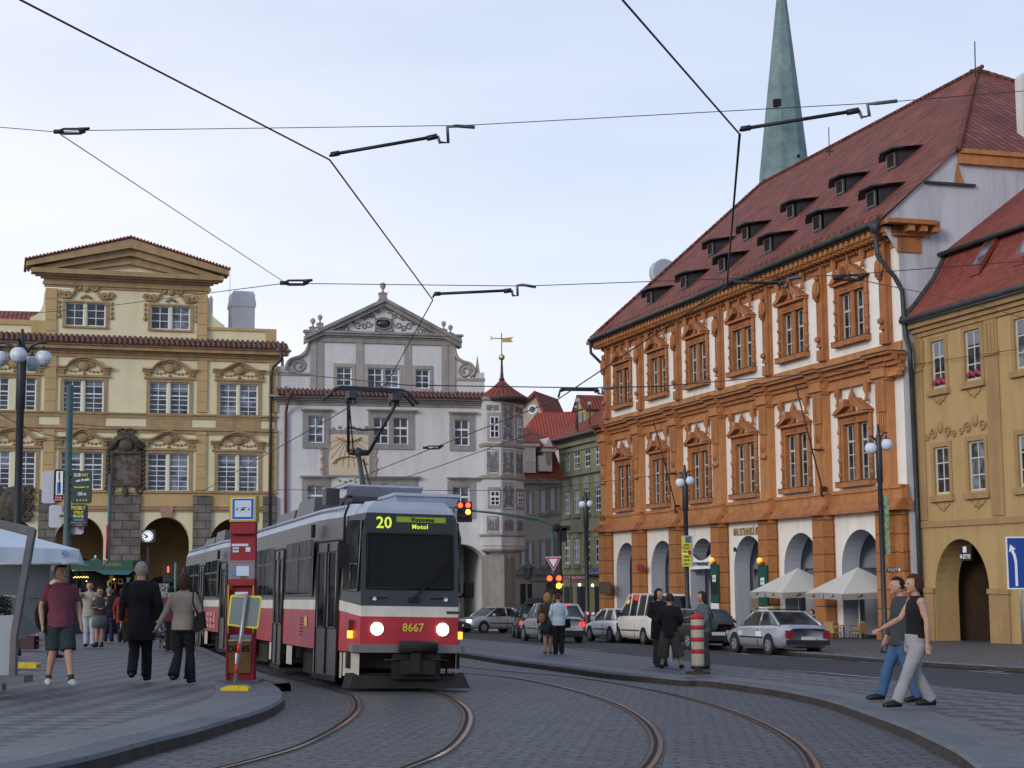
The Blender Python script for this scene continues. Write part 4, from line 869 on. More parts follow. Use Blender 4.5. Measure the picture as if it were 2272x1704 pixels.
# corner pier under the corbel
b = MB(); p0, p1 = G.x(Z7, 390, 900), G.x(Z7, 530, 900)
b.box(p0 - .3, p1, -.45, .6, -1, z7(600)); b.add([(p1, -.45, -1), (G.x(Z7, 705, 900), .9, -1), (G.x(Z7, 705, 900), 3, -1), (p1, 3, -1), (p1, -.45, z7(600)), (G.x(Z7, 705, 900), .9, z7(600)), (G.x(Z7, 705, 900), 3, z7(600)), (p1, 3, z7(600))], [(0, 1, 5, 4), (1, 2, 6, 5), (4, 5, 6, 7)])
b.build('corner_pier', M_gtan, tg)
# ================================================================== orange and white Renaissance hall with arcade, right
M_or = mat('orange_plaster', (0.45, 0.20, 0.078), 0.88, 0.16, 1.2, grime=0.42)
M_ord = mat('orange_moulding', (0.37, 0.15, 0.06), 0.88, 0.18, 2.0, grime=0.4)
M_orr = brickmat('orange_rusticated', (0.43, 0.18, 0.06), (0.36, 0.145, 0.05), (0.09, 0.05, 0.03), 60.0, 0.80, 0.025, offs=0.0, noise=0.18, bump=0.8, nsc=1.5, dark=(0.16, 0.08, 0.04))
M_wht = mat('white_plaster', (0.80, 0.76, 0.70), 0.92, 0.05, 0.7, grime=0.18)
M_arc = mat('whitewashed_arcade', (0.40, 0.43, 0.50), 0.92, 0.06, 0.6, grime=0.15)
M_wfr = mat('aged_cream_frame', (0.46, 0.45, 0.40), 0.6, 0.1)
M_tileo = tilemat('old_roof_tiles', (0.30, 0.095, 0.065), (0.19, 0.06, 0.047), (0.045, 0.024, 0.022), 0.42, 0.62, 0.6)
M_lead = mat('gutter_lead', (0.055, 0.062, 0.06), 0.55, 0.3, 1.5, metal=0.3)
base = gp(1863, 1422, PAV)
dO = Vector(((34 - CX) / FL, 1.0)); dO.normalize()
angO = math.atan2(-dO.y, -dO.x)            # local x runs from the far corner towards us
T = Fac(base, angO); T = Fac(base + T.dy * 0.55, angO)      # wall plane behind the pillar fronts
edges = [T.uv((x, 1250), 0.55)[0] for x in (1342.9, 1427.6, 1505.7, 1605.5, 1720, 1842, 1976)]
B = (edges[6] - edges[0]) / 6; u0_ = edges[0]
T = Fac(T.O + T.dx * (u0_), angO); T.O.z = base.z
HU = [i * B for i in range(7)]
Uend = T.uv((2005.5, 1000), 0.1)[0]
UL = T.uv(ZA(222, 700), 0.55)[0]           # far corner
to = T.root('town_hall', 'orange and white Renaissance arcaded hall with red tiled roof and dormers, right', 'building')
pw = T.uv(ZE(725, 600), .55)[0] - T.uv(ZE(630, 600), .55)[0]
c_ = lambda y, w=0, x=1198: T.z(ZC, x, y, w)
d_ = lambda y, w=0, x=1198: T.z(ZD, x, y, w)
zG1 = c_(130, 1.0); zDent = c_(245, .5); zsd = c_(345, .3); zW2t = c_(465); zP2t = c_(390, .2); zP2b = c_(618, .25); zO2t = c_(750); zO2b = c_(1245); zW2b = c_(1395)
zC1t = c_(1445, .8); zC1b = c_(1530, .6); zA1 = d_(150, .4); zW1t = d_(190); zP1t = d_(205, .2); zP1b = d_(428, .25); zO1t = d_(545); zO1b = d_(1140); zW1b = d_(1240); zPar = d_(1400, .35); zStr = d_(1462, .6)
zArT = T.z(ZE, 950, 50); zArS = T.z(ZE, 830, 345)
ucen = T.uv(ZD(1250, 900), -.25)[0] - HU[5]
wl0, wl1, wr0, wr1 = [T.uv(ZD(x, 900), -.3)[0] - HU[5] for x in (1112, 1208, 1298, 1392)]
0 and print('ORANGE', [round(v, 2) for v in (B, Uend, UL, pw, zG1, zDent, zsd, zW2t, zP2b, zO2t, zO2b, zW2b, zC1t, zC1b, zA1, zW1t, zP1b, zO1t, zO1b, zW1b, zPar, zStr, zArT, zArS, ucen, wl0, wl1, wr0, wr1)])
ww = .97; gap = 0.36; wc = (B - pw) / 2 + 0.05
L0, L1, R0, R1 = wc - gap / 2 - ww, wc - gap / 2, wc + gap / 2, wc + gap / 2 + ww
ac = T.uv(ZE(958, 60), 0)[0] - HU[5]; ah = ac - (T.uv(ZE(820, 500), 0)[0] - HU[5]); ac = wc; ah = min(ah, (B - pw) / 2 - .25)

outer = rc(UL, Uend, zStr, zC1t); holes = []
for k in range(6):
    for z0, z1 in ((zO1b, zO1t),):
        holes += [rc(HU[k] + L0, HU[k] + L1, z0, z1), rc(HU[k] + R0, HU[k] + R1, z0, z1)]
b = MB(); b.plate(outer, holes, 0, .22, 0, 1)
b.plate(rc(UL, Uend, zC1t, zsd + .1), [h for k in range(6) for h in (rc(HU[k] + L0, HU[k] + L1, zO2b, zO2t), rc(HU[k] + R0, HU[k] + R1, zO2b, zO2t))], 0, .22, 0, 1)
ar = [arch(HU[k] + ac - ah, HU[k] + ac + ah, -1.2, zArS, zArT - zArS, 16) for k in range(6)]
b.plate(rc(UL, Uend, -1.25, zStr), ar, 0, 0.9, 0, 2)
b.build('wall', [M_wht, M_or, M_arc], to)
b = MB(); b.box(UL, Uend, 4.6, 4.8, -1.2, zStr); b.box(UL, Uend, .9, 4.6, zStr - .7, zStr - .55); b.box(UL, UL + .3, 1.0, 4.6, -1.2, zStr - .7)
for k in range(7):
    b.box(HU[k] - pw - .1, HU[k] + .3, .9, 1.25, -1.2, zStr - .7)
    b.prism(arch(0, 1, 0, 1) if False else [(HU[k] - pw, zArT + .5), (HU[k] + .3, zArT + .5), (HU[k] + .3, zArS), (HU[k] - pw, zArS)], 1.25, 4.6)
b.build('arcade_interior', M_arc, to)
b = MB(); b.box(UL, Uend, 4.55, 4.6, T.z(ZE, 830, 345) - .06, T.z(ZE, 830, 345) + .02); b.build('arcade_string', M_gtrim, to)
# pillars (rusticated) and the pilasters above, shared by every bay
def body_pillar(m_):
    m_.box(-pw, 0, -.55, .05, -1.2, zStr - .02); m_.box(-pw - .05, .05, -.62, .05, -1.2, .75)
pm = MB(); body_pillar(pm); me_pil = pm.mesh('pillar', M_orr)
q = MB()
q.box(-pw + .02, -.02, -.5, .05, zStr, zPar + .4); q.box(-pw + .08, -.08, -.36, .05, zPar + .4, zA1)
q.box(-pw + .3, -.2, -.5, -.3, zO1t + .2, zA1 - .05)                            # fluted console slab on the left half
for i in range(4): q.box(-pw + .36 + i * .17, -pw + .44 + i * .17, -.53, -.49, zO1t + .3, zA1 - .1)
q.box(-pw + .36, -.3, -.42, -.3, zO1t - .9, zO1t + .2)
for i in range(3): q.tube([(-pw + .45 + i * .18, -.44, zO1t + .1), (-pw + .45 + i * .18, -.47, zO1t - .45), (-pw + .45 + i * .18, -.42, zO1t - .7)], .05, 5)
q.tube([(-pw + .4, -.45, zO1t - .95), (-.32, -.45, zO1t - .95)], .1, 6)
q.box(-pw - .02, .02, -.46, .05, zA1 - .1, zA1 + .04); q.box(-pw - .08, .08, -.6, .05, zA1 + .04, zA1 + .2)
q.box(-pw + .06, -.06, -.55, .05, zA1 + .2, zC1b - .25)
me_p1 = q.mesh('pilaster', M_or)
q = MB()
q.box(-.42, -.04, -.15, .03, zW2b, zW2t + .3); q.box(-.84, -.44, -.1, .03, zW2b, zW2t + .3)
xh = -.5; zt = zW2t - .15
q.box(xh - .2, xh + .18, -.26, -.1, zt - 3.2, zt - 1.1); q.tube([(xh, -.3, zt - 1.15), (xh, -.34, zt - .7), (xh, -.36, zt - .45), (xh, -.32, zt - .2)], [.14, .18, .17, .1], 8); q.ball((xh, -.3, zt - .02), .15, n=8, sz=1.15)
for s in (-1, 1): q.tube([(xh + s * .2, -.34, zt - .3), (xh + s * .27, -.34, zt - .7), (xh + s * .12, -.4, zt - 1.0)], .08, 5)
q.box(xh - .26, xh + .22, -.28, -.1, zt - 3.35, zt - 3.2); q.ball((xh, -.34, zt - 3.0), .16, n=6); q.box(xh - .24, xh + .18, -.3, -.1, zW2b, zt - 3.5)
q.box(-.3, -.12, -.28, .02, zW2b - .02, zW2t + .32)
me_p2 = q.mesh('herm_pilaster', M_ord)
for k in range(7):
    inst(me_pil, 'pillar', to, (HU[k], 0, 0)); inst(me_p1, 'pilaster', to, (HU[k], 0, 0)); inst(me_p2, 'herm_pilaster', to, (HU[k], 0, 0))
b = MB(); body_pillar(b); b.build('pillar', M_orr, to, (UL + pw * .9, 0.002, 0))
inst(me_p1, 'pilaster', to, (UL + pw * .95, 0.004, 0)); inst(me_p2, 'herm_pilaster', to, (UL + pw * .9, .004, 0))
b = MB(); b.box(Uend - 1.0, Uend + .03, -.3, .5, -1.2, zStr - .02); b.build('pillar', M_orr, to)
# entablatures
def longm(name, steps, m_, brk=0.0, x0=None, x1=None):
    b = MB(); x0 = UL if x0 is None else x0; x1 = Uend if x1 is None else x1
    for z0, z1, p in steps:
        b.box(x0 - p * .6, x1 + p * .35, -p, .05, z0, z1)
        if brk:
            for k in range(7): b.box(HU[k] - pw - .08, HU[k] + .08, -p - brk, -p + .01, z0 + .003, z1 - .003)
            b.box(UL - p, UL + pw * .95, -p - brk, -p + .01, z0 + .003, z1 - .003); b.box(Uend - 1.0, Uend + .25, -p - brk * .8, -p + .01, z0 + .003, z1 - .003)
    return b.build(name, m_, to)
longm('plinth_band', [(zPar, zW1b, .12), (zW1b - .1, zW1b + .06, .2), (zStr + .4, zPar, .18)], M_or, .36)
b = MB()
def flare(x0, x1, p0, p1, z0, z1): b.add([(x0, -p0, z1), (x1, -p0, z1), (x1, -p1, z0 + .12), (x0, -p1, z0 + .12), (x0, -p1, z0), (x1, -p1, z0), (x1, .05, z0), (x0, .05, z0), (x0, .05, z1), (x1, .05, z1)], [(0, 3, 2, 1), (3, 4, 5, 2), (4, 7, 6, 5), (0, 8, 7, 4, 3), (1, 2, 5, 6, 9)])
flare(UL - .4, Uend + .15, .18, .5, zStr, zStr + .5)
for k in range(7): flare(HU[k] - pw - .05, HU[k] + .05, .52, .9, zStr - .004, zStr + .5)
flare(UL - .5, UL + pw, .52, .9, zStr - .004, zStr + .5); flare(Uend - 1.05, Uend + .3, .4, .8, zStr - .004, zStr + .5)
b.build('string_course', M_ord, to)
longm('architrave', [(zA1, zA1 + .2, .22), (zA1 + .2, zC1b - .3, .1)], M_or, .3)
longm('cornice', [(zC1b - .3, zC1b - .1, .25), (zC1b - .1, zC1b + .15, .4), (zC1b + .15, zC1t - .05, .62)], M_ord, .3)
longm('cornice_flashing', [(zC1t - .05, zC1t - .01, .68)], M_lead, .3)
longm('frieze', [(zC1t, zW2b, .08), (zsd + .15, zW2t, .05)], M_or)
b = MB(); e = zDent
steps = [(zsd, zsd + .12, .2), (zsd + .12, e - .3, .28), (e + .25, zG1 - .25, .95), (zsd - .15, zsd, .1)]
for z0, z1, p in steps: b.box(UL - p, Uend + p * .5, -p, .05, z0, z1)
b.box(UL - .3, Uend + .3, -.36, .05, e - .3, e + .25)
b.build('crown_cornice', M_ord, to)
b = MB(); n = int((Uend - UL) / .5)
for i in range(n + 2): x = UL - .3 + i * .5; b.box(x, x + .24, -.85, -.3, e - .22, e + .25); b.box(x + .04, x + .2, -.7, -.3, e - .34, e - .22)
n2 = int((Uend - UL) / .3)
for i in range(n2): x = UL + i * .3; b.box(x, x + .16, -.27, -.15, zsd - .12, zsd)
for j in range(3): b.box(Uend + .2, Uend + .75, .1 + j * .62, .4 + j * .62, e - .22, e + .25)
b.build('dentil_row', M_or, to)
b = MB(); b.box(Uend, Uend + .9, -.95, 1.4, e + .25, zG1 - .25); b.box(Uend, Uend + .3, -.36, 1.2, zsd, e + .25); b.box(Uend, Uend + .15, -.1, 1.0, zsd - .7, zsd); b.build('cornice_return', M_ord, to)
# windows with broken pediments
def owin(zb, zt, zpb, zpt, tilt=0):
    b = MB(); b.box(L0 - .2, L0, -.1, .2, zb, zt + .0); b.box(R1, R1 + .2, -.1, .2, zb, zt); b.box(L1, R0, -.05, .2, zb, zt)
    b.box(L0 - .26, R1 + .26, -.12, .05, zt, zpb - .12); b.box(L0 - .3, L1 - .02, -.15, .0, zt + .12, zpb - .3); b.box(R0 + .02, R1 + .3, -.15, 0, zt + .12, zpb - .3)
    b.box(L0 - .4, R1 + .4, -.34, .05, zpb - .12, zpb)
    W = (R1 - L0) / 2 + .48; c = (L0 + R1) / 2; H = zpt - zpb - .35
    for s in (-1, 1):
        b.prism([(c + s * W, zpb), (c + s * W * .26, zpb + H), (c + s * W * .26, zpb + H - .34), (c + s * W * .72, zpb)], -.42, .03)
        b.prism([(c + s * W * .8, zpb), (c + s * W * .26, zpb + H * .75), (c + s * W * .1, zpb)], -.08, .02)
    for sx in (-.82, 0, .82):
        h0 = zpb + (.0 if sx == 0 else .35); b.lathe([(.12, 0), (.09, .15), (.06, .3), (.17, .55), (.15, .75), (.07, .95), (.03, 1.2 if sx == 0 else 1.0), (.005, 1.25 if sx == 0 else 1.1)], (c + sx * W, -.22, h0 + .02), 8)
    b.tube([(L0 - .28, -.12, zb), (L0 - .28, -.12, zpb - .1)], .07, 6); b.tube([(R1 + .28, -.12, zb), (R1 + .28, -.12, zpb - .1)], .09, 6); b.tube([(wc, -.12, zt + .1), (wc, -.12, zpb + .3)], .05, 5)
    for i in range(4): z = zb + (zt - zb) * (i + .5) / 4; b.ball((L0 - .28, -.12, z), .13, n=6); b.ball((R1 + .28, -.12, z), .13, n=6)
    b.prism([(L0 - .55, 0), (R1 + .55, 0), (R1 + .4, -.3), (L0 - .4, -.3)], -.4, .05) if False else b.box(L0 - .42, R1 + .42, -.36, .05, zb - .26, zb - .02)
    return b.mesh('window_surround', M_ord)
ms1, ms2 = owin(zO1b, zO1t, zP1b, zP1t), owin(zO2b, zO2t, zP2b, zP2t)
hl1, hl2 = zO1t - zO1b, zO2t - zO2b
fr1 = frame_mb(ww, hl1, 2, [.24, .47], .05, .08, 0, [.7]).mesh('window', M_wfr); fr2 = frame_mb(ww, hl2, 2, [.31], .05, .08, 0, [.63]).mesh('window', M_wfr)
gm = MB(); gm.box(.02, ww - .02, .03, .045, .02, hl1 - .02); g1 = gm.mesh('pane', M_glass); gm = MB(); gm.box(.02, ww - .02, .03, .045, .02, hl2 - .02); g2 = gm.mesh('pane', M_glass)
sm = MB(); sm.box(L0 - .43, R1 + .43, -.38, 0, 0, .03); sl = sm.mesh('sill_flashing', M_lead)
for k in range(6):
    for zb, ms, fr, g in ((zO1b, ms1, fr1, g1), (zO2b, ms2, fr2, g2)):
        s_ = inst(ms, 'window_surround', to, (HU[k], 0, 0)); inst(sl, 'sill_flashing', s_, (0, 0, zb - .02))
        for x in (L0, R0): o = inst(fr, 'window', to, (HU[k] + x, .13, zb)); inst(g, 'pane', o)
# roof
def lp(p): q = Vector(p) - T.O; return Vector((q.dot(T.dx), q.dot(T.dy), q.z))
ze = zG1 + .02; eL = T.uv(Z8(150, 880), .95); yv, zv_ = T.xy(ZF(1700, 1140), Uend + .1)
yv0, zv0 = T.xy(ZF(1160, 1610), Uend + .1)
slope = (zv_ - ze) / (yv + .95)
def roofpt(p):                              # photo position -> point on the front roof plane, local
    r = ray(*p); rl = Vector((r.dot(T.dx), r.dot(T.dy), r.z)); e0 = lp(EYE)
    t = (ze + slope * (e0.y + .95) - e0.z) / (rl.z - slope * rl.y); return e0 + rl * t
apx = roofpt(ZF(1850, 545)); rdl = roofpt(DD(1572, 462))
yr = apx.y; zr = apx.z
rl_ = Vector((rdl.x, yr, zr)); eLx = eL[0]
yb_ = 2 * yr + .95
R_ = MB()
xe = Uend + .25
R_.add([(eLx, -.95, ze), (xe, -.95, ze), (xe, yv, zv_), (apx.x, yr, zr), (rl_.x, yr, zr)], [(0, 1, 2, 3, 4)])
R_.add([(xe, yv, zv_), (xe, 2 * yr - yv, zv_), (apx.x, yr, zr)], [(0, 1, 2)])
R_.add([(eLx, -.95, ze), (rl_.x, yr, zr), (eLx, yb_, ze)], [(0, 1, 2)])
R_.add([(eLx, yb_, ze), (rl_.x, yr, zr), (apx.x, yr, zr), (xe, 2 * yr - yv, zv_), (xe, yb_, ze)], [(0, 1, 2, 3, 4)])
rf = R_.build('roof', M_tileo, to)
b = MB()
for a, c in (((eLx, -.95, ze), rl_), (rl_, apx), (apx, (xe, yv, zv_)), (apx, (xe, 2 * yr - yv, zv_))):
    a, c = Vector(a), Vector(c); n = int((c - a).length / .4)
    for i in range(n): p, q = a.lerp(c, i / n), a.lerp(c, (i + 1) / n + .02); b.tube([p + Vector((0, 0, .03)), q + Vector((0, 0, .09))], .13, 6)
b.build('ridge_tiles', M_tileo, rf)
b = MB(); n = int((xe - eLx) / .3)
for i in range(n): x = eLx + .3 * i; b.tube([(x, -1.02, ze + .02), (x, -.7, ze + .02 + .3 * slope)], .12, 5)
b.build('eave_tiles', M_tileo, rf)
b = MB(); b.tube([(eLx - .1, -1.1, ze - .1), (xe - .1, -1.1, ze - .1)], .13, 8); b.box(eLx, xe - .1, -.98, -.9, ze - .28, ze - .02)
b.tube([(eLx, -1.05, ze - .1), (eLx - .3, -.9, ze - .9), (eLx + .2, -.4, ze - 1.6), (UL - .1, -.1, ze - 1.8)], .1, 6); b.build('gutter', M_lead, to)
b = MB(); b.tube([(xe - .3, -1.1, ze - .1), (xe - .3, -1.1, ze - .6)], [.3, .12], 8); b.tube([(xe - .3, -1.1, ze - .5), (xe - .3, -1.0, ze - 1.6), (Uend + .1, -.3, ze - 2.5), (Uend + .15, .0, ze - 3.1), (Uend + .15, .1, zC1t + .6), (Uend + .45, .1, zC1t), (Uend + .45, .1, zC1b - .3), (Uend + .15, .3, zA1), (Uend + .15, .35, zPar), (Uend + .2, .35, -1)], .1, 8)
b.build('rain_pipe', M_pipe, to)
# end wall
b = MB(); pts = [(.0, -1.2), (.0, ze - 1.5), (-.9, ze - .1), (yv, zv_ - .05), (2 * yr - yv, zv_ - .05), (yb_, ze), (yb_, -1.2)]
b.flat([(Uend, y, z) for y, z in pts]); b.flat([(Uend + .06, y, z) for y, z in pts]);
b.box(Uend + .06, Uend + .3, yv, yv + 14, zv_ - .7, zv_ - .1, 1); b.box(Uend + .06, Uend + .42, yv, yv + 14, zv_ - .25, zv_ - .05, 1)
y1, z1 = T.xy(ZF(1440, 1400), Uend); y2, z2 = T.xy(ZF(1820, 1425), Uend); b.box(Uend, Uend + .25, y1, y2, z2 - .08, z2 + .02, 2)
y1, z1 = T.xy(ZF(1665, 1410), Uend); y2, z2 = T.xy(ZF(1740, 1260), Uend); b.add([(Uend + .1, y1, z1), (Uend + .1, y2, z1), (Uend + .1, y2 - .3, z2), (Uend + .1, y1 + .2, z2)], [(0, 1, 2, 3)], 1)
b.build('end_wall', [mat('weathered_white_gable', (0.50, 0.52, 0.56), .92, .1, .5, grime=.35), M_or, M_metal], to)
b = MB(); b.box(UL - .02, UL, 0, yb_, -1.2, ze); b.box(UL, Uend, yb_ - 1.2, yb_ - 1, -1.2, ze); b.build('rear_wall', M_or, to)
# dormers
def dormer_mb():
    w_, h_ = .95, .82; b = MB(); run = 1.0
    yb2 = (h_ + .15) / (slope - .12)
    b.box(-w_ / 2, w_ / 2, 0, .1, -.1, h_, 1)
    b.add([(w_ / 2, 0, 0), (w_ / 2, yb2, h_ + .15 + .12 * yb2 - .1), (w_ / 2, 0, h_)], [(0, 1, 2)], 1); b.add([(-w_ / 2, 0, 0), (-w_ / 2, 0, h_), (-w_ / 2, yb2, h_ + .1)], [(0, 1, 2)], 1)
    b.add([(-w_ / 2 - .5, -.15, h_ + .02 - .22), (w_ / 2 + .25, -.35, h_ + .08), (w_ / 2 + .25, yb2 + .1, h_ + .2 + .12 * yb2), (-w_ / 2 - .5, yb2 + .1, h_ + .2 + .12 * yb2), (-w_ / 2, -.35, h_ + .08)], [(0, 4, 2, 3), (4, 1, 2)], 2)
    b.add([(-w_ / 2 - .5, -.15, h_ - .3), (w_ / 2 + .25, -.35, h_ - .02), (w_ / 2 + .25, yb2 + .1, h_ + .1 + .12 * yb2), (-w_ / 2 - .5, yb2 + .1, h_ + .1 + .12 * yb2), (-w_ / 2, -.35, h_ - .02)], [(0, 3, 2, 4), (4, 2, 1)], 1)
    for i in range(8): x = -w_ / 2 - .4 + i * .22; b.tube([(x, -.38 if i > 1 else -.2, h_ + .08 if i > 1 else h_ - .05), (x, .4, h_ + .14)], .07, 5, 1)
    return b
dm = dormer_mb().mesh('dormer', [M_wht, M_metal, M_tileo]); M_dw = mat('dormer_frame', (.16, .14, .125), .8)
dwm = MB(); dwm.merge(frame_mb(.8, .74, 1, [], .04, .07), Matrix.Translation((-.4, -.06, .03))); dwm = dwm.mesh('dormer_window', M_dw)
dg = MB(); dg.box(-.38, .38, -.03, -.015, .06, .74); dg = dg.mesh('pane', M_black)
for x, y in ((1928, 366), (1817, 421), (1710, 473), (1612, 520), (1537, 553), (1885, 450), (1768, 500), (1661, 547), (1562, 588), (1479, 625), (1405, 658)):
    p = roofpt(DD(x, y)); o = inst(dm, 'dormer', rf, (p.x, p.y - .05, p.z)); q = inst(dwm, 'dormer_window', o); 
    inst(dg, 'pane', q)
# shop sign lettering in the arcade spandrel, wall lamps, plates
zs_ = d_(1600) if False else T.z(ZA, 1760, 1290); us = HU[3]
M_let = mat('gold_brown_lettering', (.30, .19, .06), .7, .2)
txo = MB(); u_a, u_b = T.uv(ZA(1605, 1300))[0], T.uv(ZA(1925, 1270))[0]
t_ = text('lettering', 'MALOSTRANSKÁ BES', .55, M_let, to, (u_a, -.03, zs_), bold=.012, ax='LEFT'); t_.scale = ((u_b - u_a) * .84 / max(v.co.x for v in t_.data.vertices), 1.0, 1)
# ================================================================== ochre house at the right edge
H = Fac(T.O + T.dx * Uend + T.dy * .55, angO); H.O.z = base.z
th = H.root('corner_house', 'plain ochre house with a dark arched passage and tiled roof at the right edge', 'house')
h_ = lambda x, y, w=0: H.uv(ZG(x, y), w)
M_oc2 = mat('ochre_wall', (0.44, 0.30, 0.135), .9, .07, .9, grime=.25); M_oc3 = mat('ochre_band', (0.36, 0.235, 0.11), .9, .1, 1.2, grime=.3)
hx1 = 18; zge = h_(140, 372, .5)[1]
hr = [H.rect(ZG, 282, 478, 356, 732), H.rect(ZG, 462, 418, 548, 690), H.rect(ZG, 733, 350, 830, 625), H.rect(ZG, 299, 1052, 379, 1308), H.rect(ZG, 483, 1018, 573, 1290), H.rect(ZG, 753, 982, 850, 1262)]
e0, e1 = H.x(ZE, 1540, 700), H.x(ZE, 1955, 700); zs2 = H.z(ZE, 1545, 520); zt3 = H.z(ZE, 1745, 122)
b = MB(); a_ = arch(e0, e1, -.95, zs2, zt3 - zs2, 18); b.plate(rc(0, hx1, -1, zge - .1), [rc(*r) for r in hr] + [a_], 0, .2)
n = len(a_); b.add([(x, .2, z) for x, z in a_] + [(x, 1.1, z) for x, z in a_], [(i, (i + 1) % n, (i + 1) % n + n, i + n) for i in range(n)])
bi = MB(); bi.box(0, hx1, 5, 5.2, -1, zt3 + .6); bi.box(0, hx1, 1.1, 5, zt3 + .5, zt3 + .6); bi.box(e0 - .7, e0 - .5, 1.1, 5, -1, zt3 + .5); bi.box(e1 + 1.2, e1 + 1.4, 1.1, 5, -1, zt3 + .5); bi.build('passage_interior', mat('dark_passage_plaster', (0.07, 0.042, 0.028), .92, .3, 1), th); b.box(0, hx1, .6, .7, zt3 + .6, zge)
b.build('wall', M_oc2, th)
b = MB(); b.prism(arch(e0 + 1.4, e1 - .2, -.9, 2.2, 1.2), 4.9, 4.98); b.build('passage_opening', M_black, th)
b = MB(); b.box(e0 + 1.2, e0 + 1.75, 4.4, 4.9, -1, zt3); b.build('passage_column', M_gtrim, th)
for r in hr: win_at(th, r, 2, [.32, .66], [], bar=.05, fr=.08, mats=mat('cream_window_frame', (.55, .53, .47), .6, .05) if r is hr[0] else bpy.data.materials['cream_window_frame'], y=.07)
b = MB()
for r in hr:
    t = .22; b.box(r[0] - t, r[0], -.05, .02, r[2] - .25, r[3] + .2); b.box(r[1], r[1] + t, -.05, .02, r[2] - .25, r[3] + .2); b.box(r[0], r[1], -.05, .02, r[3], r[3] + .2); b.box(r[0] - t - .08, r[1] + t + .08, -.16, .02, r[2] - .32, r[2] - .08)
for x0, x1, p in ((200, 240, .06), (585, 655, .06)):
    u, v = h_(x0, 800)[0], h_(x1, 800)[0]; b.box(max(u, .02), v, -p, .02, h_(400, 1440)[1], zge - .3)
    for i in range(3): b.box(u + .15 + i * .25, u + .25 + i * .25, -p - .04, 0, zge - 2.0, zge - .9)
    b.box(max(u, .02) - .0, v + .06, -.12, .02, zge - 2.2, zge - 2.05)
z_ = h_(400, 1450)[1]; b.box(0, hx1, -.08, .02, z_ - .25, z_)
b.box(e0 - 1.0, e0 - .05, -.08, 0.02, -1, zs2 + .1) ; b.box(e0 - 1.05, e0, -.14, .02, zs2 - .1, zs2 + .1); b.box(e1 + .05, e1 + 1.4, -.08, .02, -1, zs2 + .1); b.box(e1, e1 + 1.45, -.14, .02, zs2 - .1, zs2 + .1)
b.build('trim', M_oc3, th)
b = MB()
for r, top in ((hr[0], 0), (hr[1], 0), (hr[3], 1), (hr[4], 1)):
    c = (r[0] + r[1]) / 2; z = r[3] + .3; k = .8 if not top else 1.35
    b = MB()
    for s in (-1, 1): scroll(b, c + s * .4 * k, z + .2 * k, .18 * k, y=-.03, flip=s, th=.05); scroll(b, c + s * .75 * k, z + .12 * k, .12 * k, y=-.03, flip=-s, th=.045)
    b.ball((c, -.03, z + .4 * k), .16 * k, n=8, sy=.4, sz=1.3)
    c2 = r[2] - .6; b.ball((c, -.02, c2), .15, n=8, sy=.3); b.tube([(c - .5, -.02, c2 + .2), (c - .25, -.02, c2), (c + .25, -.02, c2), (c + .5, -.02, c2 + .2)], .04, 4)
    b.build('stucco_ornament', M_oc3, th)
b = MB(); mould(b, 0.4, hx1, zge - .75, zge - .1, 0, [(0, .1), (.3, .22), (.6, .38), (1, .5)]); b.build('cornice', M_oc3, th)
b = MB(); b.tube([(.1, -.62, zge), (hx1, -.62, zge)], .13, 8); b.build('gutter', M_lead, th)
vp = [T.xy(q, Uend + .2) for q in (ZG(140, 362), ZC(1800, 925), ZC(1900, 790), ZC(2000, 650), ZC(2080, 490), ZC(2135, 370))]
vp = [(-.6 + .0, zge + .05)] + [(y - .55, z) for y, z in vp[1:]]
vu = [T.xy(q, Uend + .2) for q in (ZC(2070, 300), ZF(1900, 1650), ZF(2060, 1500), ZF(2212, 1385))]; vu = [(y - .55, z) for y, z in vu]
b = MB()
def slab(pts): b.add([(.08, y, z) for y, z in pts] + [(hx1, y, z) for y, z in pts], [(i, i + len(pts), i + 1 + len(pts), i + 1) for i in range(len(pts) - 1)])
slab(vp); k_ = (vu[-1][1] - vu[0][1]) / max(.1, vu[-1][0] - vu[0][0]); slab([(vp[-1][0] - .35, vp[-1][1] - .12), (vp[-1][0] - .35 + 9, vp[-1][1] - .1 + 9 * max(.5, min(1.3, k_)))]); rh = b.build('roof', M_tiled, th)
b = MB(); pts = [Vector((.1, y, z + .05)) for y, z in vp]; b.tube(pts, .12, 6); b.tube([(.1, vp[-1][0] - .4, vp[-1][1] - .1), (hx1, vp[-1][0] - .4, vp[-1][1] - .1)], .1, 6); b.build('verge_flashing', M_lead, rh)
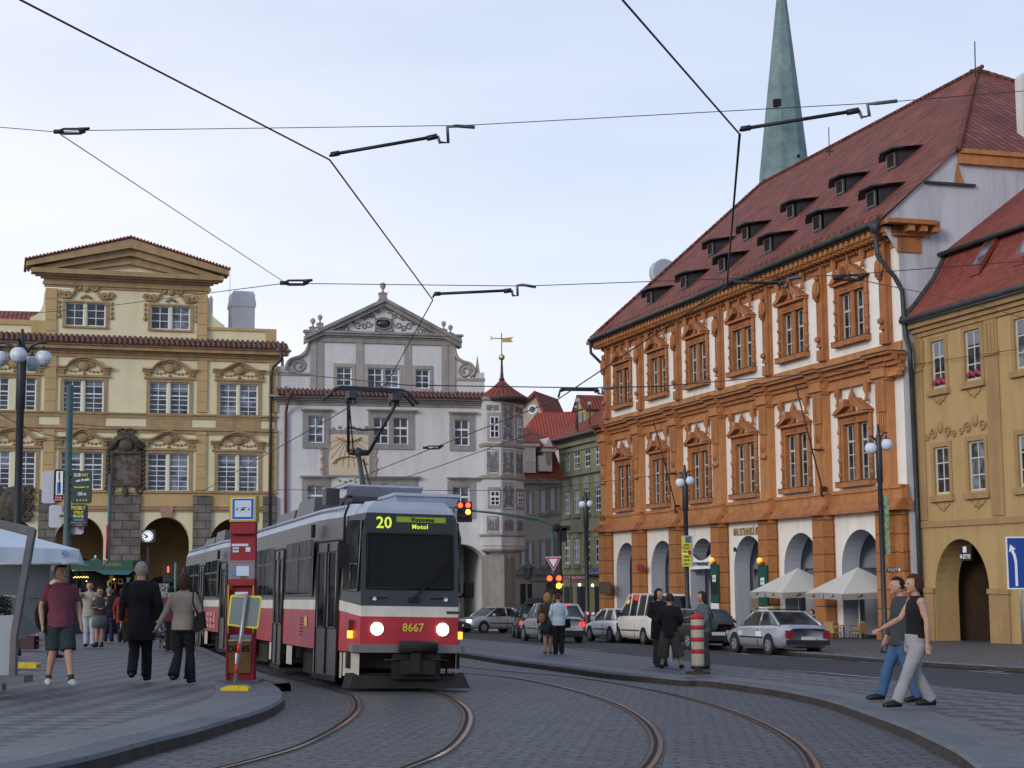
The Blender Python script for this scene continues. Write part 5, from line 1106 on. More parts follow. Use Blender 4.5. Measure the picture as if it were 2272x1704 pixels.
for x0, y0, x1, y1 in ((478, 95, 555, 0), (712, 40, 800, -60)):
    def onroof(x, y):
        i = 2; r = ray(*ZG(x, y)); (ya, za_), (yb3, zb3) = vp[1], vp[-1]; sl_ = (zb3 - za_) / (yb3 - ya)
        e_ = EYE - H.O; e_ = Vector((e_.dot(H.dx), e_.dot(H.dy), e_.z)); rl = Vector((r.dot(H.dx), r.dot(H.dy), r.z)); t = (za_ + .25 + sl_ * (e_.y - ya) - e_.z) / (rl.z - sl_ * rl.y); return e_ + rl * t
    a, c = onroof(x0, y0), onroof(x1 - 30, y1 + 20); sl_ = (vp[-1][1] - vp[1][1]) / (vp[-1][0] - vp[1][0]); b = MB(); y_0 = a.y; y_1 = a.y + .95
    zz_ = lambda y: a.z + sl_ * (y - a.y)
    b.hexa([(a.x, y_0, zz_(y_0) - .3), (a.x + .8, y_0, zz_(y_0) - .3), (a.x + .8, y_1, zz_(y_1) - .3), (a.x, y_1, zz_(y_1) - .3), (a.x, y_0, zz_(y_0)), (a.x + .8, y_0, zz_(y_0)), (a.x + .8, y_1, zz_(y_1)), (a.x, y_1, zz_(y_1))], 0)
    b.add([(a.x + .12, y_0 + .12, zz_(y_0 + .12) + .01), (a.x + .68, y_0 + .12, zz_(y_0 + .12) + .01), (a.x + .68, y_1 - .12, zz_(y_1 - .12) + .01), (a.x + .12, y_1 - .12, zz_(y_1 - .12) + .01)], [(0, 1, 2, 3)], 1)
    b.build('skylight', [mat('red_frame', (.2, .04, .035), .5), M_glassl], rh)
# hanging sign in the passage, flower pots in the windows
r = H.rect(ZE, 1727, 170, 1812, 290, .15); b = MB(); b.box(r[0], r[1], -.2, -.14, r[2], r[3], 0); q = (r[3] - r[2]); b.box(r[0] + .3 * (r[1] - r[0]), r[0] + .62 * (r[1] - r[0]), -.205, -.2, r[2] + q * .52, r[3] - q * .1, 1)
o = b.build('hanging_sign', [mat('sign_brown', (.03, .02, .02), .5), M_white], th); text('lettering', 'WC-ЯTIP', .01, M_white, o, (0, 0, 0)) if False else text('lettering', 'M-ZITTIS', .24, M_white, o, ((r[0] + r[1]) / 2, -.21, r[2] + q * .25), sx=.8, bold=.006)
b = MB()
for r in hr[:2]:
    for k in range(5): b.ball((r[0] + .15 + k * (r[1] - r[0] - .3) / 4, .0, r[2] + .22 + .08 * (k % 2)), .11, n=6)
b.build('window_flowers', mat('pink_flowers', (.35, .05, .12), .8, .5, 8), th)
# tall white chimney on the house behind
p = at(*ZF(2190, 1050), 74); q = scl(74) * S3; b = MB(); hw_ = 48 * q
b.lathe([(hw_, -7), (hw_, 460 * q), (hw_ * .85, 490 * q), (hw_ * .4, 512 * q), (.01, 516 * q)], n=4, smooth=False); b.xf(Matrix.Rotation(PI / 4 + .2, 4, 'Z') @ Matrix.Diagonal((1.5, 1.5, 1, 1)))
tag(b.build('rear_chimney', [mat('chimney_plaster', (.6, .58, .54), .9, .1, grime=.2), M_wht], None, p + Vector((.25, 0, 0))), 'tall plastered white chimney behind the tiled roofs at the right edge', 'chimney')
# ================================================================== church spire
p = at(*ZF(375, 1340), 190); q = scl(190) * S3; top = at(*ZF(345, -352), 190)
b = MB(); Rr_ = 192 * q; hh = top.z - p.z
for i in range(8):
    a0, a1 = PI / 8 + i * PI / 4 + .12, PI / 8 + (i + 1) * PI / 4 + .12
    v = [(Rr_ * 1.55 * math.cos(a), Rr_ * 1.55 * math.sin(a), -22) for a in (a0, a1)] + [(Rr_ * 1.02 * math.cos(a), Rr_ * 1.02 * math.sin(a), 0) for a in (a1, a0)]
    b.add(v, [(0, 1, 2, 3)]); b.add([v[3], v[2], (top.x - p.x, 0, hh)], [(0, 1, 2)])
M_cop = brickmat('verdigris_copper', (0.13, 0.205, 0.21), (0.165, 0.245, 0.24), (0.115, 0.175, 0.175), 1.1, 2.6, 0.03, noise=0.4, bump=0.3, nsc=.25, rough=.6, dark=(.12, .14, .13))
sp_ = b.build('church_spire', M_cop, None, p); tag(sp_, 'tall green copper church spire rising behind the red tiled roof', 'spire')
b = MB()
for x, y in ((320, 785), (475, 1205)): c = at(*ZF(x, y), 188) - p; f_ = Rr_ * (1 - c.z / hh); w_ = .42 if y < 1000 else .15; b.box(c.x - w_, c.x + w_, -f_ - .05, -f_ + 1.5, c.z - w_, c.z + w_)
b.build('spire_hatch', M_black, sp_)
# roof furniture: radome, small chimney, lightning rods
p = at(*Z8(905, 230), 122); b = MB(); b.disc((0, 0, 0), 1.25, (0.5, -.85, .15), 20, 0, .35); b.disc((-.15, .25, 0), 1.2, (0.5, -.85, .15), 20, 1, .3, 1.0); b.tube([(0, .3, -.5), (0, .5, -5)], .25, 6, 1)
tag(b.build('satellite_dish', [mat('dish_grey', (.42, .46, .5), .5), mat('dish_rim', (.3, .33, .35), .5)], None, p), 'round grey satellite dish above the far hip of the hall roof', 'satellite dish')
ch = T.root('roof_chimney', 'small white chimney showing above the ridge beside the spire', 'chimney'); p = at(*ZF(118, 1500), 118); ch.location = p; q = scl(118) * S3
b = MB(); b.box(-45 * q, 45 * q, 0, 1.5, -3, 30 * q); b.box(-50 * q, 50 * q, -.1, 1.6, 22 * q, 30 * q); b.build('stack', M_white, ch)
for (x, y0, y1, Y_, lb) in ((1838, 545, 318, 76, 'thin lightning rod on the near ridge end of the hall roof'), (718, 1160, 975, 96, 'thin lightning rod on the ridge beside the spire')):
    a = at(*ZF(x, y0), Y_); c = at(*ZF(x - 4, y1), Y_); b = MB(); b.tube([(0, 0, -.3), c - a], .03, 5); b.box(-.25, .25, -.05, .05, -.05, .08); tag(b.build('lightning_rod', M_metal, None, a), lb, 'lightning rod', 'lightning rods on the hall roof')
# ================================================================== houses in the side street
def plane_at(px, Y_, vp=None, rot=0.0):
    p = at(px, 1275, Y_); return Fac(Vector((p.x, p.y, gz(p.x, p.y))), rot)
P6 = lambda F_, x, y, w=0: F_.uv(Z6(x, y), w)
# olive house continues the street line
O2 = Fac(Vector((at(1245, 1275, 128).x, at(1245, 1275, 128).y, gz(4, 110))), angO)
tv = O2.root('olive_house', 'olive green four-storey house with white window frames across the side street', 'house')
M_olv = mat('olive_plaster', (.35, .34, .17), .9, .08, 1, grime=.3); M_olt = mat('olive_trim', (.33, .32, .22), .9, .1, 2, grime=.3)
ox0 = P6(O2, 1112, 1300)[0]; ox1 = P6(O2, 1620, 1300)[0] + 6; zoe = P6(O2, 1300, 880)[1]
b = MB(); cols_ = [(1160, 1220), (1257, 1318), (1365, 1425), (1475, 1535)]; rws = []
for x0, x1 in cols_:
    for Z, ya, yb in ((Z6, 1030, 1225), (Z6, 1445, 1665), (Z7, 450, 695)):
        sl3 = (x0 - 1160) * (-.02 if Z is Z6 and ya < 1200 else 0)
        a, c = O2.uv(Z(x0, ya + sl3 * 4)), O2.uv(Z(x1, yb + sl3 * 4)); rws.append((a[0], c[0], ya, Z))
zr_ = {}
for Z, ya, yb, x in ((Z6, 1030, 1225, 1190), (Z6, 1445, 1665, 1190), (Z7, 450, 695, 1190)): zr_[ya] = (O2.uv(Z(x, yb))[1], O2.uv(Z(x, ya))[1])
rects = [(a, c, *zr_[k]) for a, c, k, Z in rws]
b.plate(rc(ox0, ox1, -1, zoe), [rc(*r) for r in rects], 0, .18); b.box(ox1 - .1, ox1, 0, 10, -1, zoe); b.box(ox0, ox0 + .1, 0, 10, -1, zoe); b.build('wall', M_olv, tv)
for r in rects: win_at(tv, r, 2, [.33], [.66], bar=.07, fr=.13, y=.05)
b = MB(); mould(b, ox0 + .3, ox1, zoe - 1.0, zoe, 0, [(0, .1), (.4, .35), (.8, .6), (1, .6)])
for r in rects: b.box(r[0] - .25, r[1] + .25, -.15, .02, r[2] - .35, r[2] - .12); 
zb_ = zr_[1445][0] - .55; b.box(ox0, ox1, -.2, .02, zb_ - .9, zb_); zb_ = zr_[1445][1]; b.box(ox0, ox1, -.22, .02, zb_ + 1.2, zb_ + 1.4)
b.build('cornice', M_olt, tv); M_pan = mat('pale_panel', (.42, .42, .36), .9)
for r in rects:
    if abs(r[2] - zr_[1445][0]) < .01 or abs(r[2] - zr_[450][0]) < .01: b = MB(); b.box(r[0], r[1], -.06, .02, r[3] + .1, r[3] + 1.0); b.build('window_panel', M_pan, tv)
b = MB(); b.add([(ox0 - .2, -.7, zoe), (ox1, -.7, zoe), (ox1, 6, zoe + 5.2), (ox0 + 2, 6, zoe + 5.2)], [(0, 1, 2, 3)]); b.add([(ox0 - .2, -.7, zoe), (ox0 + 2, 6, zoe + 5.2), (ox0 - .2, 12, zoe)], [(0, 1, 2)]); rfo = b.build('roof', M_tiled, tv)
b = MB(); b.tube([(ox0 - .2, -.8, zoe), (ox1, -.8, zoe)], .14, 6); b.tube([(ox0 - .1, -.8, zoe), (ox0 + .3, -.2, zoe - 1.8), (ox0 + .15, -.2, -1)], .13, 6); b.build('gutter', M_lead, tv)
xd, zd = P6(O2, 1400, 790, -2.2); w_ = (P6(O2, 1560, 700, -2)[0] - P6(O2, 1300, 700, -2)[0])
d0 = P6(O2, 1300, 800, -1.2); d1 = P6(O2, 1365, 545, -1.2)
b = MB(); b.box(d0[0], d0[0] + 1.9, 1.2, 6.5, d0[1], d1[1] - .3, 0); b.prism([(d0[0] - .2, d1[1] - .3), (d0[0] + 2.1, d1[1] - .3), (d0[0] + .95, d1[1] + .75)], 1.0, 6.5, 0); do_ = b.build('dormer', M_olv, rfo)
b = MB(); b.add([(d0[0] - .35, .8, d1[1] - .4), (d0[0] + .95, .8, d1[1] + .85), (d0[0] + .95, 7, d1[1] + .85), (d0[0] - .35, 7, d1[1] - .4), (d0[0] + 2.25, .8, d1[1] - .4), (d0[0] + 2.25, 7, d1[1] - .4)], [(0, 1, 2, 3), (1, 4, 5, 2)]); b.build('dormer_roof', M_tiled, do_)
b = MB(); b.box(d0[0] + .5, d0[0] + 1.3, 1.12, 1.19, d0[1] + .4, d1[1] - .6); b.build('dormer_window', M_glass, do_)
# beige house, slightly nearer the square
O3 = Fac(Vector((at(1160, 1275, 124).x, at(1160, 1275, 124).y, gz(0, 110))), math.radians(20))
tb_ = O3.root('beige_house', 'narrow beige house with pinkish dormers and red roof behind the grey turret', 'house')
M_bei = mat('beige_plaster', (.50, .44, .385), .9, .08, 1, grime=.3); M_pnk = mat('pink_plaster', (.66, .56, .52), .9, .06, 1, grime=.2)
bx0, bx1 = P6(O3, 640, 1400)[0], P6(O3, 1118, 1400)[0]; zbe = P6(O3, 930, 1310)[1]
brs = [O3.rect(Z6, 798, 1450, 832, 1650), O3.rect(Z6, 922, 1430, 965, 1630), O3.rect(Z6, 1018, 1405, 1062, 1612), O3.rect(Z7, 722, 560, 760, 705), O3.rect(Z7, 797, 480, 832, 700), O3.rect(Z7, 925, 465, 968, 700), O3.rect(Z7, 1018, 455, 1062, 690)]
b = MB(); b.plate(rc(bx0, bx1, -1, zbe), [rc(*r) for r in brs], 0, .15); b.build('wall', M_bei, tb_)
for r in brs: win_at(tb_, r, 2, [.33], [.66], bar=.06, fr=.12, y=.05)
b = MB(); b.box(bx0, bx1, -.5, .05, zbe - .3, zbe); z_ = O3.uv(Z7(800, 810))[1]; b.box(bx0, bx1, -.25, .02, z_, z_ + .35)
for r in brs: b.box(r[0] - .25, r[1] + .25, -.15, .02, r[2] - .4, r[2] - .15); b.box(r[0] - .16, r[0], -.05, .02, r[2], r[3] + .15); b.box(r[1], r[1] + .16, -.05, .02, r[2], r[3] + .15)
b.build('cornice', M_gtrim, tb_)
b = MB()
for x0, x1 in ((712, 765), (785, 830)): a, c = O3.uv(Z7(x0, 1120)), O3.uv(Z7(x1, 900)); b.box(a[0], c[0], -.03, .05, -1, c[1])
b.build('shop_door', M_metal, tb_)
zt4 = P6(O3, 930, 880, -4)[1]; b = MB(); b.add([(bx0, -.6, zbe), (bx1 + .2, -.6, zbe), (bx1 + .2, 3, zbe + 3.6), (bx0, 3, zbe + 3.6)], [(0, 1, 2, 3)]); rb = b.build('roof', M_tiled, tb_)
for x0, x1, yt, yb in ((742, 862, 905, 1240), (962, 1030, 960, 1225)):
    a, c = P6(O3, x0, yb, .2), P6(O3, x1, yt, .2); b = MB(); b.box(a[0], c[0], -.3, 5, a[1], c[1] - .3, 0); b.box(a[0] - .2, c[0] + .3, -.45, 5, c[1] - .5, c[1] - .2, 0); w_ = c[0] - a[0]
    if x0 > 900: b.prism([(a[0] - .1, c[1] - .2), (c[0] + .1, c[1] - .2), (a[0] + w_ / 2, c[1] + .6)], -.4, 2, 0); b.box(a[0] - .5, a[0], -.3, .2, a[1], a[1] + 1.2, 0)
    o = b.build('dormer', M_pnk, rb); b = MB(); b.add([(a[0] - .3, -.6, c[1] - .18), (c[0] + .4, -.6, c[1] - .18), (c[0] + .4, 5, c[1] + 1.8), (a[0] - .3, 5, c[1] + 1.8)], [(0, 1, 2, 3)]); b.build('dormer_roof', M_tiled, o)
    if x0 < 900: win_at(o, (a[0] + .9, c[0] - .5, a[1] + .9, c[1] - 1.6), 2, [.3, .6], [], y=-.36, bar=.06)
    else: zc_ = (a[1] + c[1]) / 2 + .2; b = MB(); b.prism([(a[0] + w_ / 2 + .28 * math.cos(k * PI / 8), zc_ + .75 * math.sin(k * PI / 8)) for k in range(16)], -.34, -.3); b.build('oval_opening', M_gtrim, o)
# red hipped roof house behind it, beige gable behind the turret
O4 = Fac(Vector((at(1240, 1275, 150).x, 150, gz(0, 118))), math.radians(6)); t4 = O4.root('red_roofed_house', 'house behind the dormers with a broad bright red hipped roof', 'house')
ps = [P6(O4, *q) for q in ((755, 900), (960, 605), (1300, 640), (1330, 900))]; b = MB()
b.add([(ps[0][0] - 1, 0, ps[0][1] - .6), (ps[3][0] + 3, 0, ps[0][1] - .6), (ps[2][0] + 2, 6, ps[1][1] + .6), (ps[1][0], 6, ps[1][1] + .4)], [(0, 1, 2, 3)]); b.add([(ps[0][0] - 1, 0, ps[0][1] - .6), (ps[1][0], 6, ps[1][1] + .4), (ps[0][0] - 1, 12, ps[0][1] - .6)], [(0, 1, 2)])
n = 14
b.build('roof', tilemat('bright_roof_tiles', (.42, .085, .05), (.33, .06, .04), (.10, .03, .025), .3, .42, .3), t4)
b = MB(); b.box(ps[0][0], ps[3][0] + 3, .6, 1, -1, ps[0][1] - .5); b.build('wall', M_pnk, t4)
O5 = Fac(Vector((at(1190, 1275, 165).x, 165, gz(0, 118))), math.radians(-18)); t5 = O5.root('gable_house', 'tan plastered gable with a small round window beyond the turret roof', 'house')
g5 = [P6(O5, *q) for q in ((560, 900), (955, 900), (955, 600), (868, 430), (740, 560), (560, 760))]; b = MB(); b.prism(g5, 0, 8); b.build('wall', mat('tan_gable', (.44, .36, .28), .9, .1, 1, grime=.4), t5)
b = MB(); a, c, e = P6(O5, 575, 790), P6(O5, 868, 425), P6(O5, 975, 640); a = P6(O5, 560, 700); b.prism([(a[0], a[1]), (c[0], c[1] + .2), (c[0], c[1] - .2), (a[0], a[1] - .4)], -.5, 8); b.prism([(e[0], e[1]), (c[0], c[1] + .2), (c[0], c[1] - .2), (e[0] - .2, e[1] - .3)], -.3, 8); b.build('roof', M_tiled, t5)
c = P6(O5, 837, 592); b = MB(); b.disc((c[0], -.02, c[1]), .5, 'y', 16, 0, .06); b.disc((c[0], -.06, c[1]), .33, 'y', 16, 1, .06); b.build('round_window', [M_white, M_glass], t5)
for x, y, r_ in ((1297, 495, 28), (1420, 528, 20), (1280, 565, 14)):
    p = at(*Z6(x, y), 122); b = MB(); b.disc((0, 0, 0), r_ * S2 * scl(122), (.3, -1, .2), 16, 0, .12, r_ * S2 * scl(122) * .85); b.tube([(0, .1, 0), (0, .2, -r_ * .05 - 1.0)], .05, 5, 1)
    tag(b.build('satellite_dish', [bpy.data.materials['dish_grey'], M_metal], None, p), {28: 'largest satellite dish on the olive dormer, tilted left', 20: 'satellite dish behind the ridge of the olive dormer', 14: 'smallest satellite dish, low at the left of the olive dormer'}[r_], 'satellite dish', 'satellite dishes on the olive house')
# ================================================================== tram
M_tred = mat('tram_red_paint', (0.36, 0.014, 0.024), 0.38, 0.2, 1.5, spec=0.5, coat=.2, grime=.3)
M_tcream = mat('tram_cream_paint', (0.56, 0.53, 0.47), 0.4, 0.1, 3, spec=0.5, grime=.25)
M_tgrey = mat('tram_grey_paint', (0.06, 0.06, 0.058), 0.4, 0.2, 2, spec=0.3)
M_tfront = mat('tram_front_grey', (0.02, 0.027, 0.034), 0.35, 0.1, 2, spec=0.5)
M_troof = mat('tram_roof_white', (0.34, 0.38, 0.46), 0.5, 0.12, 2)
M_tglass = glass('tram_window', (0.008, 0.009, 0.010), 0.09, 0.6, 0.0, 1.3); _b = M_tglass.node_tree.nodes['Principled BSDF']; _b.inputs['Coat Weight'].default_value = .16; _b.inputs['Coat Roughness'].default_value = .05
M_rubber = mat('black_rubber', (0.012, 0.012, 0.012), 0.8, 0.2)
M_under = mat('underframe', (0.022, 0.02, 0.018), 0.85, 0.3, 4)
M_bump = mat('bumper_steel', (0.20, 0.19, 0.185), 0.45, 0.15, 4, metal=.5)
M_dim = mat('faded_skirt_paint', (0.48, 0.45, 0.38), 0.5, 0.15, 4)
M_led = emis('display_lime', (0.50, 0.62, 0.04), 0.75)
M_ledb = mat('display_lime_panel', (0.23, 0.36, 0.03), 0.6, 0.05)
M_yel = mat('yellow_digits', (0.62, 0.46, 0.06), 0.6, 0.05)
M_lamp = emis('lit_headlamp', (1.0, 0.93, 0.72), 9.0)
M_amber = emis('lit_amber', (1.0, 0.33, 0.03), 3.0)
M_redl = emis('lit_red', (1.0, 0.05, 0.015), 5.0); M_brk = emis('lit_brake', (1.0, 0.05, 0.03), .9)
M_screen, nt_, bb = new_mat('windscreen')
bb.inputs['Base Color'].default_value = (.008, .009, .01, 1); bb.inputs['Roughness'].default_value = .06; bb.inputs['Specular IOR Level'].default_value = .2; bb.inputs['Alpha'].default_value = .62
def tram(parent_name, loc, rz, rx, ry, label, lead=True):
    t = empty(parent_name, loc, rz, label, 'tram', 'coupled cars of the tram'); t.rotation_euler = (rx, ry, rz)
    # plan outline of the car body: (half width, y) from the nose backwards
    hw = [(0.82, 0.0), (1.03, 0.70), (1.20, 2.05), (1.25, 2.6), (1.25, 12.2), (1.18, 13.0), (0.95, 14.3), (0.80, 14.7)]
    def W(y):
        for (w0, y0), (w1, y1) in zip(hw, hw[1:]):
            if y <= y1: return w0 + (w1 - w0) * (y - y0) / (y1 - y0)
        return .8
    ys = [p[1] for p in hw]
    lean = lambda z: -0.0 if z < 1.37 else 0.13 * (z - 1.37) / 1.5      # the windscreen leans back
    def P(s, y, z, out=0.0):
        w_ = W(y); yy = y + (lean(z) * max(0, 1 - y / .9)); k = 1.0 if z < 2.55 else 1 - .10 * (z - 2.55) / .35
        return (s * (w_ + out) * k, yy, z)
    def side_band(b, s, y0, y1, z0f, z1f, m, out=0.0, seg=None):
        cut = sorted(set([y0, y1] + [y for y in ys if y0 < y < y1]))
        for a, c in zip(cut, cut[1:]):
            q = [P(s, a, z0f(a), out), P(s, c, z0f(c), out), P(s, c, z1f(c), out), P(s, a, z1f(a), out)]
            b.add(q if s > 0 else q[::-1], [(0, 1, 2, 3)], m)
    K = lambda v: (lambda y: v)
    wb = lambda y: 1.20 if y <= 0 else (1.20 + .09 * min(1, y / .75)); wt = lambda y: wb(y) + .17
    # body shell: red skirt, cream band, grey window band, white roof edge
    b = MB()
    for s in (-1, 1):
        side_band(b, s, 0, 14.7, K(.62 if True else 0), wb, 0); side_band(b, s, 0, 14.7, wb, wt, 1); side_band(b, s, 0, .7, wt, K(2.9), 3); side_band(b, s, .7, 14.7, wt, K(2.86), 2)
        side_band(b, s, 0, 14.7, lambda y: 2.9 if y < .7 else 2.86, K(2.97), 4)
    for z0, z1, m in ((.62, 1.20, 0), (1.20, 1.37, 1), (1.37, 1.66, 3), (2.56, 2.9, 3), (2.9, 2.97, 4)):
        b.add([P(-1, 0, z0), P(1, 0, z0), P(1, 0, z1), P(-1, 0, z1)], [(0, 1, 2, 3)], m)
    for s in (-1, 1):
        q = [P(s, 0, 1.66), P(s, 0, 2.56), (s * .74, lean(2.56), 2.56), (s * .74, lean(1.66), 1.66)]; b.add(q if s > 0 else q[::-1], [(3, 2, 1, 0)], 3)
    b.add([P(1, 14.7, .62), P(-1, 14.7, .62), P(-1, 14.7, 2.97), P(1, 14.7, 2.97)], [(0, 1, 2, 3)], 2)
    out = [P(-1, y, 2.97) for y in ys] + [P(1, y, 2.97) for y in reversed(ys)]
    n = len(out); inn = [(x * .82, .35 + (y - .3) * .965 if y < 7 else y - .25, 3.10) for x, y, z in out]
    b.add(out + inn, [(i, (i + 1) % n, (i + 1) % n + n, i + n)[::-1] for i in range(n)] + [tuple(range(n, 2 * n))], 4)
    body = b.build('body', [M_tred, M_tcream, M_tgrey, M_tfront, M_troof], t)
    b = MB(); b.box(-.95, .95, .35, 14.3, .35, .64); b.box(-1.0, 1.0, 2.0, 14, .55, .66)
    for y in (3.4, 10.7): b.box(-1.0, 1.0, y - 1.2, y + 1.2, .12, .5)
    b.build('underframe', M_under, t)
    # windows with frames: (y0, y1)
    layout = [(2.35, 3.9), (3.98, 5.45), (7.15, 8.6), (8.68, 10.1), (10.18, 11.6), (13.1, 13.9)]
    for s in (-1, 1):
        lay = layout if s < 0 else [(1.3, 2.6), (2.7, 4.2), (4.3, 5.8), (5.9, 7.4), (7.5, 9.0), (9.1, 10.6), (10.7, 12.2), (12.5, 13.8)]
        for i, (a, c) in enumerate(lay):
            b = MB(); side_band(b, s, a, c, K(1.55), K(2.53), 0, .012); wo = b.build('side_window', M_tglass, t)
            b = MB()
            for z0, z1 in ((2.18, 2.22),): side_band(b, s, a + .05, c - .05, K(z0), K(z1), 0, .022)
            for y in (a, (a + c) / 2, c):
                z0 = 2.2 if y == (a + c) / 2 else 1.55
                side_band(b, s, y - .02, y + .02, K(z0), K(2.53), 0, .02)
            side_band(b, s, a, c, K(1.52), K(1.56), 0, .02); b.build('window_frame', M_metal, wo)
    # three folding doors on the boarding side
    for k, (a, c) in enumerate(((.78, 2.02), (5.7, 6.95), (11.75, 12.95))):
        b = MB(); m_ = (a + c) / 2
        side_band(b, -1, a, c, K(.2), K(2.5), 0, .015); side_band(b, -1, a, c, K(2.44), K(2.47), 1, .025)
        do = b.build('door', [M_tgrey, M_rubber], t)
        for a0, c0 in ((a + .1, m_ - .09), (m_ + .09, c - .1)):
            b = MB(); side_band(b, -1, a0, c0, K(.98), K(2.28), 0, .024); b.build('door_window', M_tglass, do)
            b = MB(); pts = [P(-1, y, z, .03) for y, z in ((a0, 1.0), (a0, 2.26), (c0, 2.26), (c0, 1.0), (a0, 1.0))]; b.tube(pts, .016, 4); b.build('door_trim', M_bump, do)
        b = MB(); b.tube([P(-1, m_, .22, .02), P(-1, m_, 2.42, .02)], .022, 4, 0); b.tube([P(-1, a, .2, .015), P(-1, a, 2.44, .015)], .02, 4); b.tube([P(-1, c, .2, .015), P(-1, c, 2.44, .015)], .02, 4); b.build('door_edge', M_rubber, do)
        b = MB(); side_band(b, -1, a - .05, c + .05, K(.12), K(.2), 0, .05); b.build('door_step', M_under, do)
    # cream skirts and dark bogies below the red
    for (a, c, z) in ((.06, .62, .22), (.66, .76, .18), (2.06, 2.3, .2), (4.6, 5.3, .25), (7.0, 7.7, .25), (10.9, 11.7, .25), (13.0, 13.6, .25)):
        b = MB()
        for s in (-1, 1): side_band(b, s, a, c, K(z), K(.60), 0, -.03)
        b.build('skirt_panel', M_dim, t)
    for y in (3.4 - .95, 3.4 + .95, 10.7 - .95, 10.7 + .95):
        for s in (-1, 1): b = MB(); b.disc((s * .72, y, .35), .35, 'x', 20, 0, .13); b.disc((s * .80, y, .35), .12, 'x', 12, 0, .1); b.build('wheel', M_under, t)
    b = MB()                                                             # side marks: vent slots, stickers
    for i in range(6): side_band(b, -1, 3.2, 3.55, K(.82 + .06 * i), K(.84 + .06 * i), 0, .01)
    b.build('vent', M_under, t)
    b = MB(); side_band(b, -1, 2.72, 3.0, K(1.0), K(1.16), 0, .01); b.build('sticker', M_yel, t)
    if not lead:
        b = MB()
        for i in range(3):
            for j in range(3): side_band(b, -1, 2.6 + .75 * j, 3.1 + .75 * j, K(.72 + .16 * i), K(.82 + .16 * i), 0, .01)
        b.build('advert_lettering', mat('pink_lettering', (.55, .25, .25), .6), t)
    # roof equipment
    b = MB(); 
    b.hexa([(-.8, 5.2, 3.05), (.8, 5.2, 3.05), (.8, 7.6, 3.05), (-.8, 7.6, 3.05), (-.72, 5.55, 3.48), (.72, 5.55, 3.48), (.72, 7.5, 3.48), (-.72, 7.5, 3.48)]); b.build('roof_box', M_tgrey, t)
    b = MB(); b.hexa([(-.8, 7.9, 3.05), (.8, 7.9, 3.05), (.8, 10.6, 3.05), (-.8, 10.6, 3.05), (-.72, 8.0, 3.36), (.72, 8.0, 3.36), (.72, 10.5, 3.36), (-.72, 10.5, 3.36)]); b.build('roof_box', M_tgrey, t)
    b = MB(); b.hexa([(-.05, .9, 3.08), (.95, .9, 3.08), (.95, 2.1, 3.08), (-.05, 2.1, 3.08), (-.12, .8, 3.26), (1.0, .8, 3.22), (1.0, 2.2, 3.2), (-.12, 2.2, 3.28)]); b.box(-.14, 1.02, .76, 2.25, 3.24, 3.29); b.build('roof_vent', M_troof, t)
    for s in (-1, 1):
        b = MB(); b.tube([(s * .98, .9, 3.02), (s * 1.08, 2.5, 3.03), (s * 1.08, 12, 3.03)], .03, 5); b.build('roof_rail', M_troof, t)
    # nose
    b = MB(); y = lambda z: lean(z) - .012
    b.add([(-.72, y(1.66), 1.66), (.72, y(1.66), 1.66), (.72, y(2.56), 2.56), (-.72, y(2.56), 2.56)], [(0, 1, 2, 3)]); 
    b.build('windscreen', M_screen, t)
    b = MB(); b.add([(-.7, .35, 1.6), (.7, .35, 1.6), (.7, .35, 2.6), (-.7, .35, 2.6)], [(3, 2, 1, 0)], 0); b.box(-.7, .7, .12, .5, 1.5, 1.72, 0); b.box(.1, .5, .3, .34, 1.8, 1.95, 0)
    b.build('cab_interior', M_rubber, t)
    for s in (-1, 1):
        b = MB(); side_band(b, s, .09, .62, K(1.62), K(2.54), 0, .012); side_band(b, s, .09, .62, K(2.54), K(2.78), 0, .012); cw = b.build('cab_side_window', M_tglass, t)
        b = MB(); b.tube([P(s, q, 2.05, .02) for q in (.1, .35, .62)], .014, 4); b.tube([P(s, .34, 1.63, .02), P(s, .34, 2.05, .02)], .01, 4); b.tube([P(s, q, z, .018) for q, z in ((.09, 1.62), (.09, 2.78), (.62, 2.78), (.62, 1.62), (.09, 1.62))], .016, 4); b.build('window_bar', M_bump, cw)
    b = MB(); b.tube([(-.72, y(1.66) - .01, 1.66), (.72, y(1.66) - .01, 1.66), (.72, y(2.56) - .01, 2.56), (-.72, y(2.56) - .01, 2.56), (-.72, y(1.66) - .01, 1.66)], .022, 5); b.build('windscreen_seal', M_rubber, t)
    d = MB(); d.add([(-.74, y(2.6), 2.58), (.74, y(2.6), 2.58), (.74, y(2.88) , 2.88), (-.74, y(2.88), 2.88)], [(0, 1, 2, 3)]); disp = d.build('destination_display', mat('display_glass', (.02, .028, .03), .25) if lead else bpy.data.materials['display_glass'], t)
    if lead:
        text('route_number', '20', .27, M_led, disp, (-.45, y(2.72) - .012, 2.73), rot=(PI / 2 - .09, 0, 0), bold=.004)
        b = MB(); b.add([(-.24, y(2.76) - .006, 2.755), (.6, y(2.76) - .006, 2.755), (.6, y(2.84) - .008, 2.845), (-.24, y(2.84) - .008, 2.845)], [(0, 1, 2, 3)]); b.build('display_panel', M_ledb, disp)
        text('destination_text', 'Vozovna', .1, M_rubber, disp, (.2, y(2.8) - .014, 2.80), rot=(PI / 2 - .09, 0, 0), bold=.002, spacing=1.15)
        text('destination_text', 'Motol', .1, M_led, disp, (.16, y(2.69) - .014, 2.68), rot=(PI / 2 - .09, 0, 0), bold=.003, spacing=1.15)
        text('fleet_number', '8667', .19, M_yel, t, (.06, -.012, 1.02), bold=.003, sx=.95)
